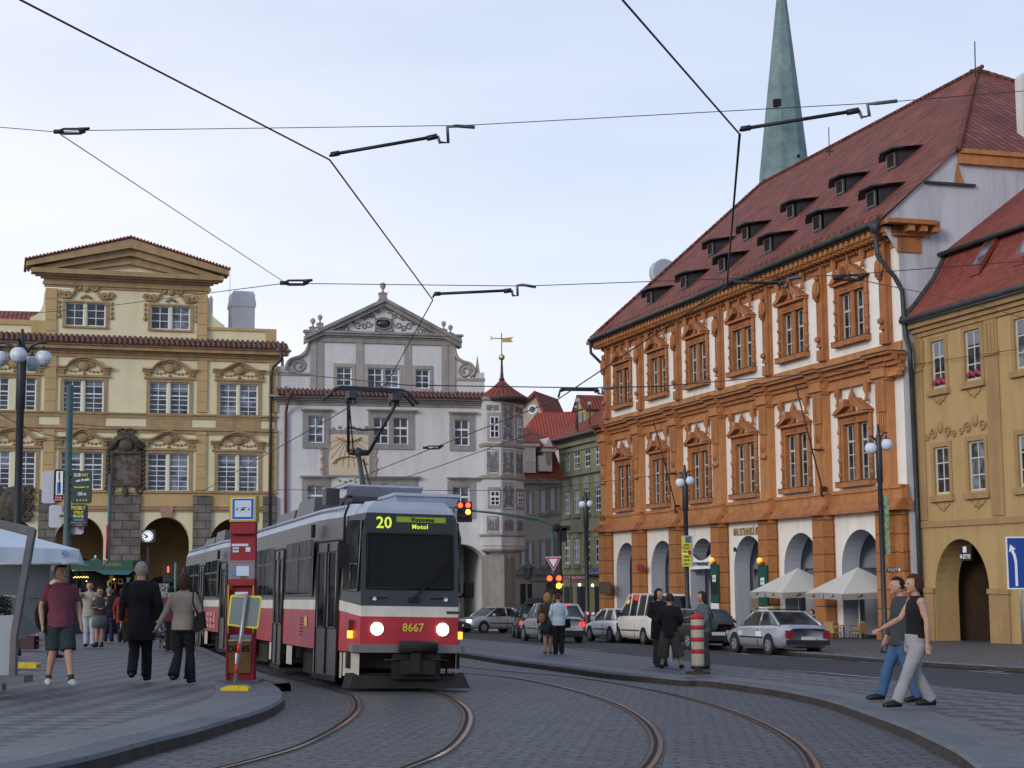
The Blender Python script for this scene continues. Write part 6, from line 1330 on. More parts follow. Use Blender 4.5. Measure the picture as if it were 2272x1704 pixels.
    b = MB(); b.tube([(.05, -.06, 1.5), (.12, -.05, 1.56), (.58, lean(2.0) - .05, 2.02)], .018, 5); b.tube([(.25, lean(1.75) - .06, 1.74), (.66, lean(2.15) - .05, 2.16)], .014, 4); b.box(-.02, .16, -.06, 0, 1.44, 1.52); b.build('wiper', M_rubber, t)
    for s in (-1, 1):
        b = MB(); b.disc((s * .55, -.03, 1.0), .10, 'y', 20, 0, .06); hl = b.build('headlight', M_lamp if lead else M_bump, t)
        b = MB(); b.tube([(s * .55 + .112 * math.cos(k * PI / 10), -.03, 1.0 + .112 * math.sin(k * PI / 10)) for k in range(21)], .014, 5); b.build('headlight_ring', M_bump, hl)
        b = MB(); q = P(s, .3, .93, .02); b.box(q[0] - .035, q[0] + .035, q[1] - .06, q[1] + .06, .84, .96); b.build('indicator', M_amber if lead else M_yel, t)
        b = MB(); b.box(q[0] - .03, q[0] + .03, q[1] - .05, q[1] + .05, .97, 1.14); b.build('marker_lamp', mat('dark_red_lens', (.12, .01, .01), .3) if 'dark_red_lens' not in bpy.data.materials else bpy.data.materials['dark_red_lens'], t)
        b = MB(); b.box(s * .5 - .17, s * .5 + .12, -.03, -.005, 1.50, 1.515); b.disc((s * .6, -.015, 1.49), .035, 'y', 6, 1, .03); b.build('grab_rail', [M_rubber, M_white], t)
    b = MB(); b.prism([(-.86, .62), (.86, .62), (.86, .75), (-.86, .75)], -.10, .06); b.box(-.95, -.8, -.04, .3, .62, .74); b.box(.8, .95, -.04, .3, .62, .74); b.build('bumper', M_bump, t)
    b = MB(); b.tube([(-.2, -.2, .72), (.42, -.2, .72)], .1, 10); b.box(-.28, .5, -.16, .05, .2, .6); b.box(-.18, .38, -.3, -.1, .28, .5); b.box(-.02, .12, -.34, -.2, .3, .62); b.tube([(-.45, -.2, .5), (-.1, -.25, .52)], .015, 4); b.tube([(.3, -.25, .52), (.62, -.2, .5)], .015, 4); b.build('coupler', M_under, t)
    b = MB(); b.hexa([(-1.0, -.12, .05), (1.02, -.12, .05), (1.05, .25, .05), (-1.05, .25, .05), (-.92, .02, .24), (.95, .02, .24), (1.0, .25, .28), (-1.0, .25, .28)]); b.build('lifeguard', M_under, t)
    b = MB(); b.box(.62, .84, -.006, 0, 1.255, 1.30); b.build('maker_badge', M_metal, t)
    for s in (-1, 1):                                                     # rear view mirrors on long arms
        b = MB(); q = P(s, .55, 2.95)
        if s < 0: b.tube([(q[0] + .35, .7, 3.1), (q[0] - .12, .35, 3.06), (q[0] - .2, .3, 2.85), (q[0] - .2, .3, 2.2)], .022, 5); b.box(q[0] - .31, q[0] - .12, .2, .3, 1.98, 2.38)
        else: b.tube([(q[0] - .1, .4, 1.5), (q[0] + .1, .35, 1.55), (q[0] + .18, .33, 1.7)], .02, 5); b.box(q[0] + .12, q[0] + .28, .25, .35, 1.52, 1.78)
        b.build('mirror', M_rubber, t)
    b = MB(); b.box(-1.16, -1.08, 2.4, 2.6, 2.5, 2.72) if False else b.box(-1.28, -1.22, 2.3, 2.45, 2.55, 2.78); b.build('door_lamp', M_rubber, t)
    # pantograph
    if lead:
        b = MB(); b.box(-.5, .5, 3.0, 5.0, 3.12, 3.18); b.box(-.55, .55, 3.6, 3.7, 3.18, 3.3)
        b.tube([(-.1, 3.5, 3.25), (0, 4.9, 4.32)], [.065, .045], 8); b.tube([(.12, 3.6, 3.2), (.08, 4.8, 4.2)], .02, 5); b.ball((0, 4.9, 4.34), .1); b.tube([(-.2, 4.9, 4.34), (.2, 4.9, 4.34)], .06, 6)
        b.tube([(-.2, 4.9, 4.34), (-.42, 3.9, 5.38)], .034, 6); b.tube([(-.1, 4.88, 4.3), (-.4, 3.95, 5.3)], .015, 5); b.tube([(.2, 4.9, 4.34), (.6, 3.9, 5.38)], .034, 6); b.tube([(-.3, 4.5, 4.78), (0, 4.5, 4.74), (.4, 4.5, 4.78)], .022, 5)
        for yy in (3.72, 4.05): b.tube([(-.88, yy, 5.22), (-.7, yy, 5.42), (-.58, yy, 5.46), (.58, yy, 5.46), (.7, yy, 5.42), (.9, yy, 5.2)], .028, 6)
        for s in (-1, 1):
            b.box(s * .42 - .08 + .06, s * .42 + .08 + .06, 3.7, 4.08, 5.26, 5.4)
            for k in range(3): b.tube([(s * .42 + .06 + (k - 1) * .08, 3.9, 5.3), (s * .42 + .06 + (k - 1) * .08, 3.9, 5.16)], .02, 4)
        b.build('pantograph', M_metal, t)
        b = MB(); b.box(-.65, .75, 2.45, 3.3, 3.5, 3.53) ; b.add([(-.65, 2.45, 3.5), (.75, 2.45, 3.5), (.7, 2.9, 3.14), (-.6, 2.9, 3.14)], [(0, 1, 2, 3)]); b.build('insulating_cover', M_troof, t)
        b = MB(); b.tube([(-1.0, 1.0, 3.1), (-.7, 2.2, 3.3), (.0, 2.6, 3.22)], .03, 5); b.box(-.6, -.1, 2.2, 3.0, 3.14, 3.3); b.box(-.9, -.65, 3.2, 3.6, 3.2, 3.5); b.build('roof_cable', M_metal, t)
    return t
SL = math.atan(.021 * .96 - .0233 * .28); SX = math.atan(.0233 * .96 + .021 * .28)
A1 = math.radians(16.3)
p = on(-1.74, 26.9); tram('tram', p, A1, -SL, SX, 'front tram car with lit headlights, grey doors and number 8667')
e_ = Vector((-math.sin(A1), math.cos(A1), 0)); A2 = math.radians(16.8); p2 = p + e_ * 15.4; p2.z = gz(p2.x, p2.y)
tram('tram', p2, A2, -SL, SX, 'rear tram car, half hidden behind the front car and the stop column', False)
# ================================================================== cars
M_tyre = mat('tyre', (.02, .02, .02), .85, .1); M_rim = mat('wheel_trim', (.35, .36, .38), .4, .1, metal=.6); M_carg = glass('car_glass', (.018, .022, .026), .06, .4)
M_plate = mat('number_plate', (.5, .5, .48), .5, .05); M_dred = mat('tail_lamp_red', (.20, .012, .014), .25); M_dblk = mat('black_trim', (.018, .018, .02), .6)
M_hl = mat('clear_lamp', (.5, .5, .5), .15, metal=.5)
def car(name, label, P_, heading, L_, W_, H_, paint, deck, cab, wb, wr=.30, cat='car', group='cars in the street', brake=False, lit=False, extra=None, nwin=2, fo=.85, plate_text=None, tall=False):
    # local frame: nose at -y, length along y; deck = [(y, z)] bonnet-belt-boot line, cab = (y windscreen foot, y roof front, y roof rear, y rear window foot)
    t = empty(name, P_, heading, label, cat, group)
    nx, ny = gz(1, 0) - gz(0, 0), gz(0, 1) - gz(0, 0); c, s = math.cos(heading), math.sin(heading)
    t.rotation_euler = (math.atan(ny * c - nx * s), -math.atan(nx * c + ny * s), heading)
    hw = W_ / 2; zb = .22; n = 24; b = MB(); rings = []
    belt = lambda y: [z0 + (z1 - z0) * (y - y0) / (y1 - y0) for (y0, z0), (y1, z1) in zip(deck, deck[1:]) if y0 <= y <= y1][0]
    for i in range(n + 1):
        y = L_ * (1 - math.cos(PI * i / n)) / 2; tt_ = y / L_; end = min(1, min(y, L_ - y) / .45)
        w_ = hw * (.80 + .20 * math.sin(min(1, end) * PI / 2) ** .8); z1 = belt(y); lift = .12 * (1 - end)
        sec = [(w_ * .90, zb + lift), (w_ * .98, zb + .14 + lift * .5), (w_, .5), (w_ * .985, z1 - .18), (w_ * .93, z1 - .05), (w_ * .80, z1), (w_ * .4, z1 + .015)]
        rings.append([(x, y, z) for x, z in sec] + [(-x, y, z) for x, z in reversed(sec)])
    k = len(rings[0]); vs = [v for r in rings for v in r]
    fs = [(i * k + j, (i + 1) * k + j, (i + 1) * k + (j + 1) % k, i * k + (j + 1) % k)[::-1] for i in range(n) for j in range(k)] + [tuple(range(k)), tuple(n * k + j for j in range(k))[::-1]]
    b.add(vs, fs, 0, True)
    body = b.build('body', [paint], t)
    y0, y1, y2, y3 = cab; zw0, zw3 = belt(y0) - .01, belt(y3) - .01; ws = hw * .90; wt_ = hw * .72; zt = H_ - .04
    A = [(-ws, y0, zw0), (ws, y0, zw0), (wt_, y1, zt), (-wt_, y1, zt)]; B_ = [(-ws, y3, zw3), (ws, y3, zw3), (wt_, y2, zt), (-wt_, y2, zt)]
    b = MB(); b.add(A + B_, [(0, 1, 2, 3), (5, 4, 7, 6), (4, 0, 3, 7), (1, 5, 6, 2), (3, 2, 6, 7)], 0); b.build('glazing', M_carg, t)
    b = MB(); m4 = lambda a, c, q: tuple(a[i] + (c[i] - a[i]) * q for i in range(3))
    b.hexa([(-wt_ - .02, y1 - .06, zt - .05), (wt_ + .02, y1 - .06, zt - .05), (wt_ + .02, y2 + .06, zt - .05), (-wt_ - .02, y2 + .06, zt - .05), (-wt_ + .08, y1 + .05, H_), (wt_ - .08, y1 + .05, H_), (wt_ - .08, y2 - .05, H_), (-wt_ + .08, y2 - .05, H_)])
    for s_ in (-1, 1):
        b.tube([(s_ * ws, y0, zw0), (s_ * wt_, y1, zt)], .035, 5); b.tube([(s_ * ws, y3, zw3), (s_ * wt_, y2, zt)], .05, 5)
        for q in range(1, nwin + 1):
            if q < nwin or tall: f = q / nwin if not tall else q / (nwin + .0); ya = y0 + (y3 - y0) * (.08 + .92 * (q / nwin) * .93); b.tube([(s_ * (ws + .0), ya, (zw0 + zw3) / 2), (s_ * (wt_ + .01), min(y2, max(y1, ya)), zt)], .035, 5)
        if y3 - y2 > .5 or tall: b.add([(s_ * (ws + .008), y3 - .55, zw3), (s_ * (ws + .008), y3 + .02, zw3), (s_ * (wt_ + .008), y2 + .02, zt), (s_ * (wt_ + .008), y2 - .12, zt)], [(0, 1, 2, 3), (3, 2, 1, 0)])
    b.build('roof', paint, t)
    for yy in (fo, fo + wb):
        for s_ in (-1, 1):
            b = MB(); b.disc((s_ * (hw - .05), yy, wr + .03), wr + .06, 'x', 22, 0, .13); b.build('wheel_arch', M_dblk, t)
            b = MB(); b.disc((s_ * (hw - .09), yy, wr), wr, 'x', 22, 0, .20); b.disc((s_ * (hw - .02), yy, wr), wr * .62, 'x', 16, 1, .09)
            for q in range(5): a = q * 2 * PI / 5; b.box(s_ * (hw + .02), s_ * (hw + .03), yy + wr * .36 * math.cos(a) - .03, yy + wr * .36 * math.cos(a) + .03, wr + wr * .36 * math.sin(a) - .03, wr + wr * .36 * math.sin(a) + .03, 0)
            b.build('wheel', [M_tyre, M_rim], t)
    b = MB()
    for s_ in (-1, 1): b.box(s_ * (hw - .01), s_ * (hw + .012), fo + wr + .1, fo + wb - wr - .1, .52, .57); b.box(s_ * (hw - .012), s_ * (hw + .004), y0 + (y3 - y0) * .5, y0 + (y3 - y0) * .5 + .012, .3, .8)
    b.box(-hw * .9, hw * .9, L_ - .03, L_ + .035, .34, .50) ; b.box(-hw * .9, hw * .9, -.035, .03, .30, .46); b.build('trim', M_dblk, t)
    zl = belt(L_ - .02) - .2
    for s_ in (-1, 1):
        hgt = .45 if tall else (.2 if brake else .28)
        b = MB(); b.box(s_ * (hw * .62), s_ * (hw * .9), L_ - .10, L_ + .012, zl - hgt / 2, zl + hgt / 2 - .03); b.build('tail_light', M_brk if brake else M_dred, t)
        b = MB(); b.box(s_ * hw * .55, s_ * hw * .87, -.012, .1, .58, .72); b.build('headlight', emis('car_headlight', (1, .9, .7), 4) if lit and 'car_headlight' not in bpy.data.materials else (bpy.data.materials['car_headlight'] if lit else M_hl), t)
        b = MB(); b.box(s_ * (hw + .0), s_ * (hw + .16), y0 + .35, y0 + .45, zw0 + .02, zw0 + .17); b.build('mirror', paint if not tall else M_dblk, t)
    if brake: b = MB(); b.box(-.25, .25, y2 + .06, y2 + .12, H_ - .1, H_ - .03); b.build('brake_light', M_brk, t)
    b = MB(); b.box(-.26, .26, L_ + .01, L_ + .03, zl - .2, zl - .08); b.build('number_plate', M_plate, t); b = MB(); b.box(-.26, .26, -.045, -.03, .34, .45); b.build('number_plate', M_plate, t)
    return t
def heading_vp(vx): d = Vector(((vx - CX) / FL, 1.0)).normalized(); return math.atan2(-d.x, d.y) + PI   # car nose pointing away towards photo column vx
def place_rear(p, heading, L_, W_, fo, wb, side=-1, away=True):
    # p: ground contact of a rear wheel on the given side -> origin (middle of the nose)
    c, s = math.cos(heading), math.sin(heading); lx, ly = side * W_ / 2, fo + wb
    return Vector((p.x - (lx * c - ly * s), p.y - (lx * s + ly * c), 0))
def fixz(v): v.z = gz(v.x, v.y); return v
P_silv = mat('silver_paint', (.35, .37, .41), .3, .04, metal=.35, coat=.5); P_whit = mat('white_car_paint', (.62, .64, .66), .35, .04, coat=.4); P_van = mat('cream_van_paint', (.60, .58, .53), .45, .08, coat=.2)
P_dgrn = mat('dark_green_paint', (.018, .03, .028), .3, .1, coat=.5); P_blk = mat('black_car_paint', (.012, .012, .014), .25, .1, coat=.5)
hd = heading_vp(-40)                      # noses point away: local -y looks away from us
dk = lambda L_, z0, zc, zr, a, c: [(0, z0 - .12), (.25, z0), (a, zc), (c, zr), (L_, zr - .05)]
p = gp(*ZB(1620, 886)); o = place_rear(p, hd, 4.51, 1.73, .9, 2.51, side=1)
taxi = car('taxi', 'silver taxi saloon with roof sign parked before the arcade', fixz(o), hd, 4.51, 1.73, 1.43, P_silv, [(0, .62), (.2, .74), (1.25, .93), (3.6, .98), (4.45, .96), (4.51, .85)], (1.2, 1.95, 3.1, 4.0), 2.51, cat='taxi', nwin=2, fo=.9)
b = MB(); b.box(-.32, .32, 2.2, 2.34, 1.46, 1.56); ts = b.build('roof_sign', mat('taxi_sign', (.5, .42, .22), .5), taxi)
for a in (0,): text('lettering', 'TAXI', .11, M_rubber, ts, (0, 2.345, 1.51), rot=(PI / 2, 0, PI), bold=.002)
b = MB(); b.tube([(-.62, 2.0, 1.47), (.62, 2.0, 1.47)], .02, 5); b.tube([(-.62, 2.9, 1.47), (.62, 2.9, 1.47)], .02, 5); b.build('roof_bars', M_dblk, taxi)
b = MB()
for i in range(22): b.box(.862, .874, 1.35 + i * .115, 1.35 + i * .115 + .058, .83 + .035 * (i % 2), .865 + .035 * (i % 2))
b.box(.862, .874, 2.5, 2.9, .58, .74, 0); b.box(.862, .874, 1.2, 1.5, .6, .74, 1); b.build('checker_stripe', [M_white, bpy.data.materials['white_car_paint']], taxi)
p = gp(*ZB(1300, 845)); o = place_rear(p, hd, 4.0, 1.68, .85, 2.4, side=-1)
c1 = car('parked_car', 'black hatchback parked behind the silver taxi, half hidden by people', fixz(o), hd, 4.0, 1.68, 1.45, P_blk, [(0, .6), (.2, .75), (1.1, .93), (3.9, 1.0), (4.0, .9)], (1.05, 1.8, 3.3, 3.85), 2.4)
p = gp(*ZB(560, 800)); o = place_rear(p, hd, 4.6, 1.94, .8, 2.8, side=1)
car('van', 'cream white minibus van parked beside the arcade', fixz(o), hd, 4.6, 1.94, 2.05, P_van, [(0, .75), (.15, .95), (.9, 1.15), (4.45, 1.2), (4.6, 1.1)], (.75, 1.5, 4.35, 4.55), 2.8, cat='van', nwin=4, tall=True, fo=.8)
p = gp(*ZB(272, 782)); o = place_rear(p, hd, 3.9, 1.65, .8, 2.4, side=1)
car('parked_car', 'small white hatchback parked ahead of the cream van', fixz(o), hd, 3.9, 1.65, 1.42, P_whit, [(0, .6), (.2, .74), (1.1, .92), (3.8, .97), (3.9, .9)], (1.05, 1.75, 3.2, 3.75), 2.4)
h5 = heading_vp(1000) ; p = gp(*Z7(1325, 1500)); h5 = hd + math.radians(-4); o = place_rear(p, h5, 4.5, 1.75, .85, 2.7, side=-1)
car('car', 'silver estate car with lit brake lights beside the man in white', fixz(o), h5, 4.5, 1.75, 1.6, P_silv, [(0, .66), (.2, .8), (1.1, 1.0), (4.4, 1.06), (4.5, .95)], (1.0, 1.8, 3.9, 4.4), 2.7, brake=True, nwin=3)
p = gp(*Z7(670, 1456)); h6 = heading_vp(900); o = place_rear(p, h6, 4.2, 1.7, .85, 2.55, side=1)
g6 = car('car', 'dark green estate car with a black roof box, red lamps lit', fixz(o), h6, 4.2, 1.7, 1.5, P_dgrn, [(0, .64), (.2, .78), (1.1, .95), (4.1, 1.0), (4.2, .9)], (1.0, 1.8, 3.7, 4.1), 2.55, brake=True, nwin=3)
for x in [q for q in bpy.data.objects if q.parent == g6 and q.name.startswith('brake_light')]: bpy.data.objects.remove(x)
b = MB(); b.hexa([(-.4, 1.9, 1.58), (.4, 1.9, 1.58), (.4, 3.9, 1.58), (-.4, 3.9, 1.58), (-.3, 2.1, 1.86), (.3, 2.1, 1.86), (.34, 3.8, 1.86), (-.34, 3.8, 1.86)]); b.tube([(-.6, 2.3, 1.54), (.6, 2.3, 1.54)], .03, 4); b.tube([(-.6, 3.4, 1.54), (.6, 3.4, 1.54)], .03, 4); b.build('roof_box', M_dblk, g6)
p = at(1072.7, 1275, 90); p.z = 0; h7 = math.radians(-52); c, s = math.cos(h7), math.sin(h7); lx, ly = .86, .9
o = Vector((p.x - (lx * c - ly * s), p.y - (lx * s + ly * c), 0))
car('car', 'silver saloon with lit headlamps turning in front of the grey arcade', fixz(o), h7, 4.5, 1.72, 1.42, P_silv, [(0, .6), (.2, .72), (1.2, .92), (3.6, .97), (4.45, .97), (4.5, .85)], (1.15, 1.95, 3.0, 3.9), 2.6, fo=.9, lit=True)
# ================================================================== street furniture
def globe_mat():
    m, nt, b = new_mat('lamp_globe'); tc = N(nt, 'ShaderNodeTexCoord')
    v = N(nt, 'ShaderNodeTexVoronoi', feature='DISTANCE_TO_EDGE', Scale=6.5, Randomness=.25); L(nt, tc.outputs['Object'], v.inputs['Vector'])
    L(nt, mixc(nt, mr(nt, v.outputs['Distance'], 0, .05, 1, 0), (.62, .66, .72), (.22, .26, .32)), b.inputs['Base Color']); b.inputs['Roughness'].default_value = .35; return m
M_globe = globe_mat(); M_globep = mat('lamp_globe_plain', (.6, .64, .7), .35, .05); M_post = mat('lamp_post_black', (.02, .022, .028), .45, .2, 3, spec=.5)
def lamp(base, H_, R_, globes, label, arm=.55, rise=.25, plain=False, pr=.09, cat='street lamp', group='globe street lamps'):
    t = empty('street_lamp', base, 0, label, cat, group)
    b = MB(); b.lathe([(pr * 1.9, 0), (pr * 1.9, .12), (pr * 1.35, .2), (pr * 1.3, 1.0), (pr, 1.1), (pr * .95, H_ - 1.6), (pr * 1.25, H_ - 1.55), (pr * 1.25, H_ - .2), (pr * .7, H_), (.03, H_ + .3)], n=12); b.build('pole', M_post, t)
    for dx, dy, dz in globes:
        b = MB(); b.ball((0, 0, 0), R_, n=20); gl = b.build('globe', M_globep if plain else M_globe, t, (dx, dy, H_ - .35 + dz))
        b = MB(); b.lathe([(R_ * .55, R_ * .86), (R_ * .5, R_ * .98), (.03, R_ * 1.12), (.02, R_ * 1.5)], n=10); b.build('cap', M_post, gl)
        b = MB(); zt = H_ - .35 + dz + R_ * 1.35; b.tube([(0, 0, H_ - .35), (dx * .45, dy * .45, zt + .02), (dx * .8, dy * .8, zt + .12), (dx * 1.15, dy * 1.15, zt + .1)], .035, 6); b.build('arm', M_post, t)
    return t
def base_at(px, Y_, dz=PAV): p = at(px, 1275, Y_); return on(p.x, p.y, dz)
bp_ = base_at(35, 37); zt = at(35, 792, 37).z - bp_.z
lamp(bp_, zt + .35, .19, [(.03, -.35, 0), (.5, 0, -.03), (-.5, 0, -.03), (.12, .4, -.1)], 'tallest street lamp with honeycomb globes above the white tent at the left edge')
for (gxa, gya, gxb, gyb, bx, by, lab) in ((*ZA(1085, 770), *ZA(1180, 755), *ZB(955, 835), 'double globe street lamp carrying a yellow advert, behind the three talking people'),):
    q = gp(1524, 1424, PAV); q = base_at(1524, 66, .0); h = at(gxb, gyb, q.y).z - q.z; w_ = (gxb - gxa) * scl(q.y) / 2
    l2 = lamp(q, h + .3, .2, [(-w_, 0, -.08), (w_, 0, 0)], lab, plain=True, pr=.1)
    q_ = S2 * scl(q.y); zc = at(*ZA(1135, 1490), q.y).z - q.z
    ak = 308 * q_ / 3.1; z0 = 0
    b = MB(); b.box(-.55, .62, -.2, -.02, 0, 3.15, 0); ads = b.build('advert_box', [mat('advert_casing', (.32, .36, .4), .5)], l2, (0, -.1, zc - 155 * q_)); ads.scale = (.38, 1, ak)
    M_ay = mat('advert_yellow', (.62, .58, .03), .6, .05); M_abk = mat('advert_black', (.02, .02, .02), .6)
    b = MB(); b.box(-.53, .4, -.21, -.2, .03, 2.4, 0); b.box(-.2, .4, -.215, -.21, 2.4, 3.05, 2); b.box(-.53, -.2, -.215, -.21, 2.4, 3.05, 0); b.box(.1, .4, -.216, -.21, 1.2, 1.65, 3); b.box(-.53, .4, -.214, -.21, 1.95, 2.03, 1); b.box(-.53, .1, -.214, -.21, 1.25, 1.38, 4); b.build('advert_face', [M_ay, M_abk, mat('advert_blue', (.08, .12, .17), .6), mat('advert_red', (.4, .02, .02), .6), M_white], ads)
    for s_, zz, sz in (('OPEN', 2.2, .24), ('NONSTOP', 1.8, .16), ('BAR', 1.5, .2), ('TEN!', 1.0, .3), ('HOTEL', .65, .24), ('NEW 7', .25, .24)): text('lettering', s_, sz, M_abk, ads, (-.07, -.22, zz), bold=.006, fit=.7)
q = base_at(1302, 86, .1); h = at(*Z7(1435, 72), 86).z - q.z; w_ = 35 * S2 * scl(86)
lamp(q, h + .3, .2, [(-w_, 0, -.03), (w_, 0, 0)], 'farthest double globe street lamp in front of the olive house', plain=True, pr=.12)
q = gp(*ZE(1152, 1002), PAV); h = at(*ZD(1515, 750), q.y).z - q.z; w_ = 80 * S2 * scl(q.y)
l4 = lamp(q, h + .3, .2, [(-w_, 0, -.12), (w_, 0, 0)], 'nearest double globe street lamp at the right, left of the walking couple', plain=True, pr=.085)
z_ = at(*ZE(1200, 362), q.y).z - q.z; q_ = S3 * scl(q.y); b = MB(); b.box(.1, 108 * q_, -.03, .0, z_ - 18 * q_, z_ + 18 * q_); dp = b.build('direction_plate', M_dblk, l4); text('lettering', 'WC-TOILET ►', .13, M_white, dp, (60 * q_, -.04, z_), sx=.75)
b = MB(); za, zb_ = at(*ZE(1145, 240), q.y).z - q.z, at(*ZD(1465, 1280), q.y).z - q.z; b.box(.1, .24, -.06, .06, za, zb_); b.build('banner', mat('banner_green_yellow', (.16, .26, .14), .7, .9, 5), l4)
# green poles
def pole(name, label, px, Y_, ytop, r, m=M_green, cat='pole', dz=PAV, py_ref=1275, group=None):
    q = base_at(px, Y_, dz); t = empty(name, q, 0, label, cat, group); h = at(px, ytop, Y_).z - q.z
    b = MB(); b.lathe([(r * 1.35, 0), (r * 1.35, 1.2), (r, 1.3), (r * .9, h), (.01, h + .05)], n=14); b.build('pole', m, t); return t, q, h
t, q, h = pole('catenary_pole', 'thick green pole carrying shop signs, left of the arcades', 146, 44, 856, .10)
M_brd = mat('pale_sign_back', (.44, .46, .52), .6, .06); M_sgr = mat('sign_dark_green', (.02, .05, .04), .5, .08); M_nav = mat('sign_navy', (.012, .016, .045), .5, .08); M_syl = mat('sign_yellow', (.62, .55, .05), .6); M_sbl = mat('sign_blue', (.07, .2, .5), .6); M_srd = mat('sign_red', (.32, .02, .05), .6)
SN = zf(80, 1020, 160 / 1475); k_ = scl(44)
def board(name, label, x0, y0, x1, y1, y, mats, cat='sign', group='signs on the green pole', tilt=0, gap=.0):
    a, c = at(*SN(x0, y1), 44), at(*SN(x1, y0), 44); w_, hh = c.x - a.x, c.z - a.z; t = empty(name, (a.x + w_ / 2, q.y + y, a.z), tilt, label, cat, group)
    b = MB(); b.prism([(-w_ / 2 + .05, 0), (w_ / 2 - .05, 0), (w_ / 2, .05), (w_ / 2, hh - .05), (w_ / 2 - .05, hh), (-w_ / 2 + .05, hh), (-w_ / 2, hh - .05), (-w_ / 2, .05)], -.025, .025); b.build('panel', mats, t); return t, w_, hh
board('sign_board', 'large blank pale sign back, upper left on the green pole', 90, 220, 400, 890, .12, M_brd)
o, w_, hh = board('sign_board', 'narrow white metro sign with blue box and red foot, left on the green pole', 372, 200, 580, 870, -.06, M_rubber)
b = MB(); b.box(-w_ / 2 + .06, w_ / 2 - .01, -.035, -.025, hh * .22, hh - .05, 0); b.box(-w_ / 2 + .04, w_ / 2 - .01, -.04, -.025, .03, hh * .2, 1); b.box(-w_ * .15, w_ / 2 - .06, -.04, -.034, hh * .25, hh * .6, 2); b.box(0, w_ / 2 - .1, -.04, -.034, hh * .7, hh * .76, 3); b.box(0, w_ * .08, -.04, -.034, hh * .76, hh * .93, 3); b.box(-w_ / 2 + .14, -w_ / 2 + .17, -.04, -.034, hh * .3, hh * .9, 1); b.build('sign_face', [M_white, M_srd, M_sbl, M_rubber], o)
text('lettering', 'Klenoty', .06, M_white, o, (.02, -.05, hh * .14), fit=w_ * .7); text('lettering', 'METRO 100m', .05, M_white, o, (.02, -.05, hh * .06), fit=w_ * .8)
o, w_, hh = board('sign_board', 'dark green sandwich shop sign reading 100 m with four arrows', 740, 232, 1165, 900, -.08, M_sgr)
for s_, sz, xx, zz, fw, m_, ry_ in (('SUB', .12, -.22, .87, .34, M_white, 0), ('WAY', .12, .15, .87, .36, M_syl, 0), ('eat fresh.', .1, .06, .72, .72, M_white, -.12), ('Karmelitská 23', .06, 0, .5, .72, M_syl, 0), ('100 m', .13, .02, .29, .42, M_white, 0)): text('lettering', s_, sz, m_, o, (xx * w_, -.035, hh * zz), rot=(PI / 2, ry_, 0), fit=fw * w_, bold=.003)
b = MB()
for i in range(4): x = w_ * (-.26 + .15 * i); b.prism([(x, hh * .1), (x + .045, hh * .1 + .03), (x + .045, hh * .1 - .03)], -.035, -.025)
b.build('arrow_marks', M_syl, o)
o, w_, hh = board('sign_board', 'navy sign reading MOBILY VÝKUP PRODEJ in yellow', 730, 915, 1080, 1385, -.1, M_nav)
for s_, f, sz, fw in (('MOBILY', .84, .14, .86), ('VÝKUP', .64, .1, .6), ('PRODEJ', .48, .1, .62)): text('lettering', s_, sz, M_syl, o, (-.02, -.03, hh * f), bold=.004, fit=fw * w_)
b = MB(); b.box(-.14, .13, -.034, -.025, hh * .28, hh * .36); b.build('stripe', M_sbl, o); text('lettering', 'Malostranské 270', .05, M_syl, o, (-.01, -.03, hh * .2), fit=.88 * w_); text('lettering', 'v pasáži', .05, M_syl, o, (0, -.03, hh * .1), fit=.5 * w_)
board('sign_board', 'blank pale sign back, lower left on the green pole', 235, 920, 515, 1385, .12, M_brd)
board('sign_board', 'blank pale sign back behind and below the navy sign', 665, 1170, 950, 1525, .14, M_brd)
b_ = [(at(*SN(690, y), 44).z) for y in (300, 480, 620, 1150)]
b = MB()
for z in b_: b.box(-.2, .25, -.06, .06, z - q.z - .03, z - q.z + .03)
b.build('sign_bracket', M_metal, t)
t, q, h = pole('catenary_pole', 'slim green pole with a red striped lower half before the stone pier', 240, 70, 1054, .085, group='green poles')
b = MB(); z0, z1 = at(238, 1240, 70).z - q.z, at(238, 1165, 70).z - q.z; b.tube([(-.06, -.09, z0), (-.06, -.09, z1)], .05, 6); b.build('red_strip', mat('red_strip', (.45, .03, .05), .5), t)
# street clock
q = base_at(328, 68); t = empty('street_clock', q, 0, 'square black street clock with a white dial on a slim post', 'clock'); c0 = at(*Z2(1132, 1002), 68) - q; r_ = 45 * S3 * scl(68)
b = MB(); b.lathe([(.09, 0), (.09, .8), (.055, .9), (.05, c0.z - .4)], n=10); b.build('post', M_post, t)
b = MB(); s_ = r_ * 1.08; ch_ = s_ * .2; b.prism([(-s_ + ch_, c0.z - s_), (s_ - ch_, c0.z - s_), (s_, c0.z - s_ + ch_), (s_, c0.z + s_ - ch_), (s_ - ch_, c0.z + s_), (-s_ + ch_, c0.z + s_), (-s_, c0.z + s_ - ch_), (-s_, c0.z - s_ + ch_)], -.14, .14); cs = b.build('case', M_post, t)
b = MB(); b.disc((0, -.15, c0.z), r_ * .95, 'y', 28, 0, .02)
for i in range(12): a = i * PI / 6; b.tube([(r_ * .72 * math.sin(a), -.165, c0.z + r_ * .72 * math.cos(a)), (r_ * .88 * math.sin(a), -.165, c0.z + r_ * .88 * math.cos(a))], .022, 4, 1)
b.build('dial', [emis('lit_dial', (.85, .9, .95), .28), M_rubber], cs)
b = MB()
for a, l_, w__ in ((math.radians(235), .5, .03), (math.radians(298), .75, .025)): b.tube([(0, -.18, c0.z), (r_ * l_ * math.sin(a), -.18, c0.z + r_ * l_ * math.cos(a))], w__, 4)
b.build('hands', M_rubber, cs)
